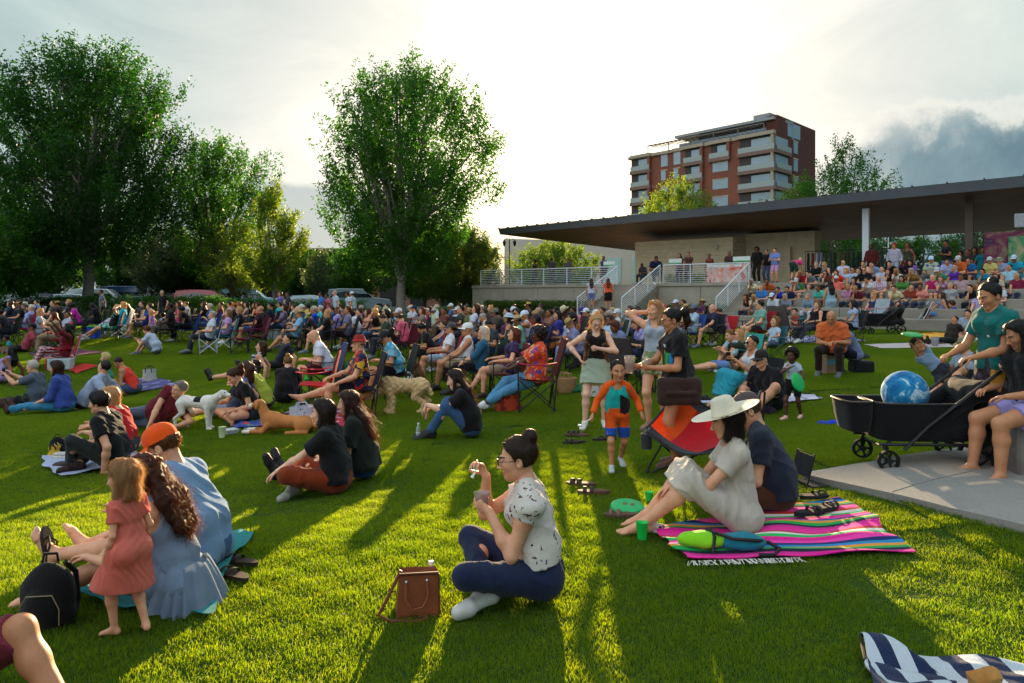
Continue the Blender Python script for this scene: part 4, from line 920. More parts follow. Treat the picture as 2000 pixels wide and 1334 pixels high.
# canopy pavilion
def pavilion():
    r = empty('pavilion', T(6.6, 7, TZ), 'low pavilion with a long cantilevered dark canopy roof and pale stone walls', 'pavilion'); inv = -r.location
    roofm = surf('#5b5753', .7, .12, .8, metal=.1, key='roof_metal'); sof = surf('#6a4c34', .55, .25, .6, bumps=.15, bscale=9, key='wood_soffit'); fas = surf('#6c7078', .55, .08, 1, key='fascia_metal')
    fr = [(-3.3, 4.6), (10, 3.7), (24, 2.7), (44, 1.4)]; bk = [(2.4, 14.5), (14, 13.9), (28, 13.2), (44, 12.6)]; zf, zbk = 6.25, 5.25
    A = [T(u, v, zf+.006*u) for u, v in fr]; B = [T(u, v, zbk+.004*u) for u, v in bk]; n = 4; th = Vector((0, 0, .34))
    m = MB(); m.add([p+inv for p in A+B], [(i, i+1, n+i+1, n+i) for i in range(3)]); m.build('soffit', sof, r, False)
    m = MB(); up = Vector((0, 0, .42)); m.add([p+up+inv-Wv*.25 for p in A]+[p+up+inv+Wv*.2 for p in B], [(i, i+1, n+i+1, n+i) for i in range(3)])
    k = 0
    for i in range(3):
        for j in range(14): t = j/14; a = A[i].lerp(A[i+1], t)+inv; b = B[i].lerp(B[i+1], t)+inv; m.box((a+up-Wv*.2+Vector((0, 0, .03))), (.05, .25, .06), ROTT)
    m.build('roof', roofm, r, False)
    m = MB(); fb = [p+inv-Vector((0, 0, .02)) for p in A]; ft = [p+up+inv-Wv*.24 for p in A]
    m.add(fb+ft, [(i, i+1, n+i+1, n+i) for i in range(3)]); m.add([A[0]+inv, B[0]+inv, A[0]+up+inv-Wv*.24, B[0]+up+inv+Wv*.2], [(0, 1, 3, 2)]); m.add([p+inv for p in B]+[p+up+inv+Wv*.19 for p in B], [(i+1, i, n+i, n+i+1) for i in range(3)]); m.build('fascia', fas, r, False)
    m = MB(); rows = 11
    for j in range(rows):
        z0 = TZ+j*.27; 
        tbox(m, 6.6, 13.4, 7, 10.2, z0+.004, z0+.266)
    m.v = [tuple(Vector(p)+inv) for p in m.v]; m.build('front_wall', STONE, r, False)
    m = MB(); tbox(m, 13.42, 17.6, 9, 10.2, TZ, 5.6); tbox(m, 15.9, 16.3, 8.6, 8.98, TZ, 4.7); m.v = [tuple(Vector(p)+inv) for p in m.v]; m.build('recessed_wall', STONE, r, False)
    for u, v, mt, w in ((21.6, 4.2, WHITE, .3), (26.0, 4.6, surf('#5e5148', .7, .1, key='brown_post'), .32), (31.2, 4.0, surf('#9a9a98', .6, .06, key='grey_post'), .45), (37, 4.0, WHITE, .3)):
        m = MB(); tbox(m, u-w/2, u+w/2, v-w/2, v+w/2, TZ, 6.15); m.v = [tuple(Vector(p)+inv) for p in m.v]; m.build('column', mt, r, False)
    for u, v, z in ((12.4, 6.93, 4.75),):
        m = MB().lathe([(.001, .16), (.09, .13), (.11, 0), (.1, -.12), (.001, -.15)], 12); m.v = [tuple(Vector(p)+T(u, v, z)+inv) for p in m.v]; m.build('wall_lamp', surf('#b9b4a4', .5), r)
pavilion()
# hedge before the wall
def hedge(u0, u1, v, h, w, label, leaf='mid'):
    rg = np.random.default_rng(int(u0*10)+5); n = int((u1-u0)*420); c = np.stack([rg.uniform(u0, u1, n), v+rg.uniform(-w/2, w/2, n), rg.uniform(.05, 1, n)**.8*h], 1)
    X = np.array([list(T(a, b, z+.45)) for a, b, z in c]); vv, q = leaves(X, rg, .06, 5, .05); me = npmesh('hedge', vv, q); me.materials.append(LEAF[leaf]); o = link('hedge', me, None, None, label=label, category='hedge')
    return o
hedge(.2, 9.2, -.9, .95, .8, 'low trimmed hedge along the foot of the long retaining wall', 'rust'); hedge(12.6, 16.9, -.8, .75, .7, 'low trimmed hedge under the banner wall'); hedge(9.7, 12.2, 5.5, 2.6, .8, 'sunlit yellow-green shrub at the top of the narrow stairs', 'bright')
# brick apartment tower
def tower():
    s0 = 10.6; D = 132; base = P(1230, 578, D); r = empty('apartment_tower', (0, 0, 0), 'tall red-brick apartment tower with cream balconies and a glass penthouse', 'building')
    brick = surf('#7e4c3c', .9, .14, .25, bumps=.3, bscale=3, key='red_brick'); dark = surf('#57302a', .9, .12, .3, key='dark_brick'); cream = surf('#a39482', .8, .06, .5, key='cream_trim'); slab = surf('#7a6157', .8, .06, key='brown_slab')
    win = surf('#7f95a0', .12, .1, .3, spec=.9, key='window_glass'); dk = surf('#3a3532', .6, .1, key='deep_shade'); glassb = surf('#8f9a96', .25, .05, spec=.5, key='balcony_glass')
    A = Vector((P(1233, 578, 150).x, 150, 0)); B = Vector((P(1512, 578, 126).x, 126, 0)); C = Vector((P(1592, 578, 139).x, 139, 0))
    e1 = (B-A).normalized(); e2 = (C-B).normalized(); L1 = (B-A).length; L2 = (C-B).length; n1 = Vector((e1.y, -e1.x, 0)); n2 = Vector((e2.y, -e2.x, 0))
    FH = 3.25; Z0 = 1.72; roof = [Z0+(HOR-302)/F_PX*150, Z0+(HOR-258)/F_PX*126]; H = 30.4
    D_ = A+(C-B)
    def prism(name, pts, z0, z1, mt):
        m = MB(); n = len(pts); m.add([(p.x, p.y, z0) for p in pts]+[(p.x, p.y, z1) for p in pts], [(i, (i+1) % n, n+(i+1) % n, n+i) for i in range(n)]+[tuple(range(n, 2*n))]); return m.build(name, mt, r, False)
    prism('wall', [A, B, C, D_], 0, H, brick)
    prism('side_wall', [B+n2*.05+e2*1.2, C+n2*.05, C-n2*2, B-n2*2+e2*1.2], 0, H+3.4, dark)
    def q(name, e, o, nrm, a0, a1, z0, z1, out, th, mt):
        c = o+e*(a0+a1)/2+nrm*(out-th/2); m = MB(); rm = Matrix((e, nrm, Vector((0, 0, 1)))).transposed(); m.box((c.x, c.y, (z0+z1)/2), (abs(a1-a0), th, z1-z0), rm); return m.build(name, mt, r, False)
    for fz in range(3, 9):
        z = H-FH*(9-fz)+.3
        # left corner loggia, two middle loggias, right corner loggia
        for (a0, a1, full) in ((.3, L1*.16, 1), (L1*.42, L1*.55, fz > 4), (L1*.60, L1*.73, fz == 8), (L1*.79, L1, 1)):
            if not full:
                for w in ((a0+.4, a0+2.4), (a1-1.8, a1-.5)): q('window', e1, A, n1, w[0], w[1], z+.8, z+2.5, .06, .12, win); q('lintel', e1, A, n1, w[0]-.1, w[1]+.1, z+2.5, z+2.75, .1, .2, cream)
                continue
            q('loggia_shade', e1, A, n1, a0, a1, z+.1, z+2.75, .04, .1, dk); q('loggia_glazing', e1, A, n1, a0+(a1-a0)*.35, a1-.3, z+.2, z+2.4, .1, .08, win)  # flat dark panel, the shade of the recess is put into its colour
            q('balcony_slab', e1, A, n1, a0-.2, a1+(.5 if a1 == L1 else .2), z-.55, z+.1, .75, .8, slab); q('balustrade', e1, A, n1, a0, a1+(.4 if a1 == L1 else 0), z+.1, z+1.05, .72, .05, glassb)
            q('pier', e1, A, n1, a1-.45 if a1 != L1 else a1-.3, a1+.15, z+.1, z+FH-.55, .7, .5, cream if a1 == L1 else brick)
            if fz == 8: q('cornice', e1, A, n1, a0-.2, a1+.3, z+2.75, z+3.4, .78, .8, cream)
        for a in (L1*.24, L1*.335): q('window', e1, A, n1, a, a+1.6-.5*(fz % 2), z+(.2 if fz == 8 else .7), z+2.6, .06, .12, win); q('lintel', e1, A, n1, a-.1, a+1.6, z+2.6, z+2.85, .1, .2, cream)
        q('corner_glazing', e2, B, n2, .3, L2*.30, z+.2, z+2.5, .12, .1, win); q('balcony_slab', e2, B, n2, 0, L2*.33, z-.55, z+.1, .6, .7, slab); q('balustrade', e2, B, n2, 0, L2*.33, z+.1, z+1.05, .58, .05, glassb)
        q('window', e2, B, n2, L2*.44, L2*.54, z+.5, z+2.7, .12, .12, win); q('lintel', e2, B, n2, L2*.43, L2*.55, z+2.7, z+2.95, .16, .2, cream)
    q('cornice', e1, A, n1, -.5, L1*.33, H-.3, H+.3, .5, .7, cream); q('window', e2, B, n2, L2*.3, L2*.6, H+.3, H+2.9, .12, .12, win)
    q('penthouse', e1, A, n1, L1*.33, L1-.5, H, H+1.7, -2, 6, win); q('penthouse_frieze', e1, A, n1, L1*.33, L1, H-.2, H+.45, .35, .5, cream); q('penthouse_roof', e1, A, n1, L1*.33, L1-.3, H+2.6, H+3.1, -.5, 7, surf('#8d8f90', .6)); 
    q('penthouse_wall', e1, A, n1, L1*.45, L1-.6, H+1.7, H+2.6, -3, 5, surf('#9a8f86', .7)); q('lift_house', e1, A, n1, L1*.83, L1*.93, H+3.1, H+4.4, -2.5, 3, surf('#8d8f90', .6))
    m = MB()
    for i in range(26): a = L1*.15+i*(L1*.8/26); c = A+e1*a; m.tube([c+n1*.8+Vector((0, 0, H+1.9)), c-n1*3+Vector((0, 0, H+2.1))], .09, 4)
    m.tube([A+e1*L1*.15+n1*.6+Vector((0, 0, H+1.85)), A+e1*L1*.95+n1*.6+Vector((0, 0, H+1.85))], .14, 4)
    for i in range(6): c = A+e1*(L1*(.15+.16*i))+n1*.6; m.tube([c+Vector((0, 0, H)), c+Vector((0, 0, H+1.85))], .1, 4)
    m.build('pergola', surf('#6b6460', .6), r)
    q('rear_wing', e2, C, n2, 0, 5.5, H-8, H-1, -6, 5, brick); q('rear_cornice', e2, C, n2, -.3, 6.4, H-1, H-.2, -5.4, 7, cream); q('rear_glazing', e2, C, n2, .5, 3, H-5.5, H-2.4, -5.8, .3, win)
tower()
def block(name, px0, px1, ytop, D, depth, mt, label, cat='building', z0=0, extra=None, D1=None, y1=None):
    a = P(px0, ytop, D); b = P(px1, y1 or ytop, D1 or D); r = empty(name, (0, 0, 0), label, cat); m = MB(); e = (Vector((b.x, b.y, 0))-Vector((a.x, a.y, 0))).normalized(); n = Vector((-e.y, e.x, 0))
    pts = [Vector((a.x, a.y, 0)), Vector((b.x, b.y, 0)), Vector((b.x, b.y, 0))+n*depth, Vector((a.x, a.y, 0))+n*depth]; zt = [a.z, b.z, b.z, a.z]
    m.add([(p.x, p.y, z0) for p in pts]+[(p.x, p.y, z) for p, z in zip(pts, zt)], [(0, 1, 5, 4), (1, 2, 6, 5), (2, 3, 7, 6), (3, 0, 4, 7), (4, 5, 6, 7)]); m.build('wall', mt, r, False); return r, pts, e, n, zt
tan_ = surf('#8a6450', .9, .15, .4, bumps=.2, key='tan_brick'); r, pts, e, n, zt = block('brick_arcade', 430, 960, 492, 84, 12, tan_, 'long low tan-brick building with dark arches behind the parked cars', D1=84, y1=493)
roofd = surf('#5a4640', .8); m = MB(); m.box(pts[0]+e*((pts[1]-pts[0]).length/2)+n*5.5+Vector((0, 0, zt[0]+.1)), ((pts[1]-pts[0]).length+1.4, 13.4, .5), Matrix((e, n, Vector((0, 0, 1)))).transposed()); m.build('roof', roofd, r, False)
L = (pts[1]-pts[0]).length
for i in range(9):
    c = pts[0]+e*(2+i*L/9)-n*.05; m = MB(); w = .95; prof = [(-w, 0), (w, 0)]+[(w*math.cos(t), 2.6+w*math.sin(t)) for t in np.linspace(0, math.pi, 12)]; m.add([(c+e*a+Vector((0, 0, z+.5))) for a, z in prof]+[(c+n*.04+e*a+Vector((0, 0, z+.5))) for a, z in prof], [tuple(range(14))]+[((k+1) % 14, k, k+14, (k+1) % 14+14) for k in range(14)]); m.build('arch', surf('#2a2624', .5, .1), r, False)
block('low_brick_building', 240, 470, 525, 78, 10, surf('#6a4234', .9, .15, .5), 'low dark brick building behind the cars at left', D1=78)
r, pts, e, n, zt = block('white_building', 985, 1300, 466, 96, 10, surf('#c2b8a8', .8, .06), 'pale low building seen between the railing and the canopy', D1=90, y1=474)
for i in range(5):
    c = pts[0]+e*(3+i*3.8)-n*.06; m = MB(); m.box(c+Vector((0, 0, 5.0)), (2.4, .1, 3.2), Matrix((e, n, Vector((0, 0, 1)))).transposed()); m.build('window', surf('#a9c4c0', .2, .1, .3), r, False)
for i, (x0, x1, yt) in enumerate(((1848, 1862, 466), (1868, 1880, 468), (1881, 1894, 459))): 
    r, pts, e, n, zt = block('office_tower', x0, x1, yt, 420, 20, surf('#8fa0a8', .7, .04, .05, key='far_concrete'), ['pale distant tower at the left of the far trio', 'middle of three pale distant towers', 'tallest of three pale distant towers'][i], 'tower')
    m = MB()
    for k in range(9): m.box(pts[0]+e*((pts[1]-pts[0]).length/2)-n*.2+Vector((0, 0, 6+k*3.4)), ((pts[1]-pts[0]).length*.8, .3, 1.3), Matrix((e, n, Vector((0, 0, 1)))).transposed())
    m.build('window_bands', surf('#6f808a', .3), r, False)
# trees beyond the pavilion
tree((P(1640, 578, 75).x, 75, 0), 17.3, 4, [(.3, 3, 3), (.55, 5.5, 5.5), (.75, 4.0, 5.0), (.92, .6, 2.6), (1, .1, .7)], 'tall leafy tree rising behind the canopy roof beside the brick tower', 'mid', 51, 10, 560, 12, .2, .3, .25, gap=.2)
tree((P(1560, 578, 80).x, 80, 0), 13.8, 4, [(.3, 3, 3), (.6, 4, 4), (.85, 2.5, 3), (1, .3, .6)], 'lighter green tree at the foot of the brick tower, right', 'bright', 52, 8, 330, 12, .2, .3, .2)
tree((P(1322, 578, 80).x, 80, 0), 14.0, 4, [(.4, 3, 3), (.7, 4.2, 4.2), (.9, 2.6, 2.6), (1, .4, .4)], 'sunlit yellow-green treetop in front of the brick tower, above the roof', 'bright', 53, 8, 420, 12, .2, .3, .2)
for i, (px, D, h, lb) in enumerate([(1620, 58, 6.4, 'multi-stemmed tree under the canopy by the clothes rack'), (1700, 60, 5.6, 'leafy shrub tree behind the standing person in a red hat'), (1780, 66, 5.2, 'low leafy tree between the canopy columns'), (1905, 60, 7.0, 'leafy tree under the canopy left of the mural board'), (1975, 62, 7.0, 'dark tree behind the mural board'), (2060, 55, 7.0, 'tree at the right border behind the terrace')]):
    tree((P(px, 578, D).x, D, 1.8), h, 1.8, [(.25, 2, 2), (.5, 3, 3), (.8, 2.4, 2.4), (1, .5, .5)], lb, 'mid', 60+i, 9, 300, 12, .15, .26, .11, group='trees behind the terrace', gap=.25)
# concrete path with joints, bottom right
pp = [(1566, 936), (1700, 914), (1860, 888), (2060, 858)]; p2 = [(1566, 938), (1700, 969), (1860, 1009), (2060, 1058)]
m = MB(); A = [G(*q) for q in pp]; B = [G(*q) for q in p2]
def pth(u, v):
    i = min(int(u*3), 2); t = u*3-i; a = A[i].lerp(A[i+1], t); b = B[i].lerp(B[i+1], t); c = a.lerp(b, v); return (c.x, c.y, tz(c.x, c.y)+.062)
m.sheet(pth, 24, 8, 0, .2); 
pc, nt, b = newmat('path_concrete'); co = tex(nt); n1 = noise(nt, co, 1.1, 5, .6); n2 = noise(nt, co, 45, 4, .7)
c = mixc(nt, .4, ramp(nt, n1.outputs[0], [(.3, (.20, .185, .165)), (.7, (.31, .285, .255))]), ramp(nt, n2.outputs[0], [(.3, (.16, .15, .135)), (.7, (.33, .31, .28))])); nt.links.new(c, b.inputs['Base Color']); b.inputs['Roughness'].default_value = .85; bump(nt, b, n2.outputs[0], .3, .01)
m.build('path', pc, smooth=False, kind='structure')
j0 = G(1742, 976); j1 = G(1900, 934); j2 = G(1566, 937)
MB().tube([(p.x, p.y, tz(p.x, p.y)+.0605) for p in [j0.lerp(j1, t/8) for t in range(9)]], .004, 4).build('path_joint', surf('#4c463e', .9), kind='structure')
# lamps and the flag behind the terrace
def lamp(at_, h, label):
    r = empty('street_lamp', at_, label, 'street lamp', group='black lantern lamp posts'); bl = surf('#23272a', .5, key='black_iron')
    MB().lathe([(.12, 0), (.12, .3), (.05, .4), (.045, h-.3), (.03, h)], 10).tube([(-.45, 0, h-.1), (0, 0, h+.1), (.45, 0, h-.1)], .025, 6).build('post', bl, r)
    for g in (-.45, .45): MB().lathe([(.03, h-.12), (.17, h-.3), (.15, h-.34), (.09, h-.62), (.03, h-.7)], 10, Matrix.Translation((g, 0, 0))).build('lantern', bl, r)
lamp(TERP(1804, 16), 4.2, 'black double-lantern lamp post between the canopy columns'); lamp((P(995, 578, 62).x, 62, .5), 6.2, 'black lamp post under the left tip of the canopy'); lamp((P(1990, 578, 200).x, 200, 0), 9, 'far lamp post at the right border')
fp = TERP(1735, 17); r = empty('flag', fp, 'red, white and blue flag hanging on a pole behind the terrace', 'flag'); MB().tube([(0, 0, 0), (0, 0, 5.0)], .04, 8).build('pole', WHITE, r)
MB().sheet(lambda u, v: (-.05+u*.34+.05*math.sin(v*7), .05*math.sin(u*9), 4.8-v*1.5-.2*u), 6, 10, 0, (0, .01, 0)).build('cloth', cloth('#c8323c', 'xstripe', '#3a6fc0', scale=.25), r)
# ================================================================ props
BLK = surf('#17171a', .55, .1, key='black_metal'); ALU = surf('#c3c7c9', .35, .05, metal=.6, key='tube_metal')
def fab(c): return cloth(c, trans=.25)
_CH = {}
def camp_chair(at_, face, col, label, scale=1, arm=None, frame='black', low=False, group='folding chairs on the lawn', col2=None, name='camp_chair'):
    key = (frame, low)
    FK, AK = fab('#010203'), cloth('#030201', trans=.25)
    if key not in _CH:
        r = empty(name, (0, 0, -50), 'x', 'chair'); h = .40 if not low else .2; w = .29; fm = BLK if frame == 'black' else (ALU if frame == 'alu' else WHITE)
        m = MB(); m.sheet(lambda u, v: ((u-.5)*2*(w-.03), -.2+v*.44, h-.05*math.sin(math.pi*u)*math.sin(math.pi*min(1, v*1.1))+.03*v), 10, 8, 0, .012); m.build('seat', FK, r)
        m = MB(); m.sheet(lambda u, v: ((u-.5)*2*(w-.02), -.2-.14*v-.05*math.sin(math.pi*u)*(1-.4*v), h+.02+.5*v), 10, 10, 0, (0, -.012, 0)); m.build('backrest', FK, r)
        for g in (-1, 1):
            m = MB(); m.sheet(lambda u, v: (g*(w+.02)+(u-.5)*.07, -.22+v*.5, h+.24-.03*math.sin(math.pi*v)), 3, 8, 0, .012); m.build('armrest', AK, r)
        m = MB(); t = .009 if frame == 'black' else .012
        for g in (-1, 1):
            m.tube([(g*w, -.36, h+.53), (g*w, -.22, h+.0), (g*w, -.18, .0)], t, 6); m.tube([(g*w, .27, h+.25), (g*w, .25, 0)], t, 6)
            m.tube([(g*w, -.2, .03), (g*w, .26, h+.02)], t, 6); m.tube([(g*w, .25, .03), (g*w, -.21, h)], t, 6)
            for y in (-.18, .25): m.ball((g*w, y, .012), .016, 6)
        for y, y2 in ((.25, .25), (-.2, -.2)): m.tube([(-w, y, .03), (w, y2, h+.02)], t, 6); m.tube([(w, y+.012, .03), (-w, y2+.012, h+.02)], t, 6)
        m.build('frame', fm, r); _CH[key] = r
    c = dup(_CH[key], at_, face-90, scale, label, group, {FK: fab(col), AK: fab(arm or col)}); return c
def G3(px, py): p = G(px, py); return Vector((p.x, p.y, p.z+.012))
def prop(mb, name, mats, at_, label, cat, rz=0, scale=1, smooth=True, group=None, parts=None):
    """one-mesh thing, or a thing with parts: parts = [(name, MB, mat)]"""
    if parts is None:
        o = mb.build(name, mats, None, smooth, at_, label=label, category=cat, group=group); o.rotation_euler = (0, 0, R(rz)); o.scale = (scale,)*3; return o
    r = empty(name, at_, label, cat, rz, scale, group)
    for pn, pm, mt in parts: pm.build(pn, mt, r, smooth)
    return r
def blanket(corners, mat, label, wr=.02, n=26, name='blanket', hz=.012, seed=1, cat='blanket', fringe=None, group=None):
    P4 = [G(*c) for c in corners]; g = random.Random(seed); ph = [g.random()*6 for _ in range(6)]
    c0 = sum(P4, Vector())/4
    def f(u, v):
        a = P4[0].lerp(P4[1], u); b = P4[3].lerp(P4[2], u); p = a.lerp(b, v)
        ex = .03*math.sin(7*u+ph[0])+.02*math.sin(17*u+ph[1]); ey = .03*math.sin(6*v+ph[2])
        p = p+(P4[1]-P4[0]).normalized()*ey*(1 if .02 < v < 1.1 else 0)+(P4[3]-P4[0]).normalized()*ex
        z = wr*(.55+.45*math.sin(9*u+4*v+ph[3]+2*math.sin(5*v)))*(.5+.5*math.sin(13*v+5*u+ph[4]))+wr*.4*max(0, math.sin(23*u-9*v+ph[5]))
        return (p.x-c0.x, p.y-c0.y, tz(p.x, p.y)-c0.z+hz+.018+z)
    m = MB(); m.sheet(f, n, n, 0, .006); o = m.build(name, mat, None, True, c0, label=label, category=cat, group=group); return o
def cup(at_, col, label, h=.12, r=.045, fill=None, clear=False, hand=None):
    m = MB().lathe([(.001, 0), (r*.75, 0), (r, h), (r*1.05, h+.003), (r*.95, h-.002), (r*.7, .006), (.001, .006)], 16)
    rt = empty('cup', at_, label, 'cup'); m.build('cup_wall', glass(lin(col)[:3], .1) if clear else surf(col, .35, .05), rt)
    if fill: MB().lathe([(.001, .008), (r*.7, .008), (r*.85, h*.62), (.001, h*.64)], 14).build('drink', surf(fill, .3, .1), rt)
    return rt
def bottle(at_, label, h=.2, col=(.9, .95, .95), cap='#e8e8e8', tilt=0, rz=0):
    rt = empty('water_bottle', at_, label, 'bottle', rz, h/.2, 'clear plastic water bottles'); rt.rotation_euler.x = R(tilt)
    MB().lathe([(.001, 0), (.03, .002), (.032, .02), (.029, .05), (.032, .06), (.029, .09), (.032, .12), (.022, .155), (.0125, .172), (.0125, .185), (.001, .185)], 16).build('bottle_body', glass(col, .06), rt)
    MB().lathe([(.015, .182), (.015, .2), (.001, .2)], 12).build('cap', surf(cap, .4, .03), rt)
    MB().lathe([(.0325, .066), (.0325, .088)], 16).build('wrapper', surf('#b8c4cc', .5, .2, 40), rt); return rt
def sandal(at_, rz, col, label, thong=False, L=.27, group=None, flat=1):
    rt = empty('sandal', at_, label, 'sandal', rz, 1, group); m = MB(); n = 20
    out = [((.043+.012*math.sin(t)*(1 if math.sin(t) > 0 else .4))*math.cos(t), L/2*math.sin(t)) for t in np.linspace(0, 2*math.pi, n, False)]
    m.add([(x, y, .0) for x, y in out]+[(x*1.03, y*1.02, .022+.008*(y < 0)) for x, y in out], [tuple(range(n))[::-1], tuple(range(n, 2*n))]+[(i, (i+1) % n, n+(i+1) % n, n+i) for i in range(n)]); m.build('sole', surf(col, .8, .12), rt)
    sm = surf('#2c2420' if col != '#5a4636' else '#6b5543', .7, .1)
    if thong: 
        for g in (-1, 1): MB().tube([(0, L*.28, .028), (g*.03, L*.12, .05), (g*.043, -.02, .026)], .006, 6).build('strap', sm, rt)
    else:
        for y in (.065, .005): MB().sheet(lambda u, v: (.047*math.cos(math.pi*(1-u)), y+.028*v, .022+.034*math.sin(math.pi*u)), 10, 2, 0, .003).build('strap', sm, rt)
    return rt
def backpack(at_, rz, col, label, s=1, piping=None, name='backpack'):
    rt = empty(name, at_, label, 'backpack', rz, s); c = cloth(col, trans=0)
    b = SDF((-.2, -.14, -.02), (.2, .14, .5), .014); b.ell((0, 0, .2), (.17, .1, .23), None, .02); b.ell((0, .0, .08), (.175, .11, .1), None, .05); b.ell((0, -.09, .15), (.12, .05, .12), None, .02); b.plane((0, 0, .0), (0, 0, -1)); b.wob(.005, (16, 14, 20), 3)
    V, Q = b.mesh(); me = npmesh('bag_body', V, Q); me.materials.append(c); link('bag_body', me, rt, True)
    MB().tube([(-.05, .03, .42), (-.04, .03, .475), (.04, .03, .475), (.05, .03, .42)], .011, 6).build('grab_handle', c, rt)
    for g in (-1, 1): MB().tube([(g*.07, .08, .4), (g*.1, .16, .3), (g*.12, .15, .12), (g*.13, .08, .04)], .018, 6).build('shoulder_strap', c, rt)
    if piping: MB().tube([(-.12, -.125, .05), (-.125, -.135, .16), (-.08, -.13, .25), (.08, -.13, .25), (.125, -.135, .16), (.12, -.125, .05)], .004, 5).build('piping', surf(piping, .5), rt)
    else: MB().tube([(-.1, -.12, .24), (0, -.135, .27), (.1, -.12, .24)], .004, 5).build('zip', surf('#8a8a8a', .4), rt)
    return rt
def bag(at_, rz, size, mat, label, name='tote_bag', handle='#2a1a14', cat='bag', open_=True):
    w, d, h = size; rt = empty(name, at_, label, cat, rz)
    m = MB(); m.sheet(lambda u, v: ((w/2*(1-.12*v)+.01*math.sin(8*v))*math.cos(2*math.pi*u)**1*(1.15 if abs(math.cos(2*math.pi*u)) < .75 else 1), d/2*(1-.25*v)*math.sin(2*math.pi*u)*1.1, h*v+.01*math.sin(9*u)*v), 28, 8)
    m.lathe([(.001, .002), (.5, .004)], 16, Matrix.Diagonal((w, d, 1, 1))); m.build('bag_body', mat, rt)
    hm = surf(handle, .6, .1)
    for g in (-1, 1): MB().tube([(-w*.22, g*d*.4, h*.72), (-w*.2, g*d*.45, h*1.08), (-w*.1, g*d*.42, h*1.28), (w*.1, g*d*.42, h*1.28), (w*.2, g*d*.45, h*1.08), (w*.22, g*d*.4, h*.72)], .009, 6).build('handle', hm, rt)
    return rt
def disc(at_, rz, tilt, col, label, r=.13, th=.02, name='frisbee', group=None):
    m = MB().lathe([(.001, th), (r*.8, th), (r*.95, th*.7), (r, 0), (r*.96, 0), (r*.9, th*.55), (.001, th*.8)], 28)
    o = m.build(name, surf(col, .4, .05), None, True, at_, label=label, category=name.replace('_', ' '), group=group); o.rotation_euler = (R(tilt[0]), R(tilt[1]), R(rz)); return o
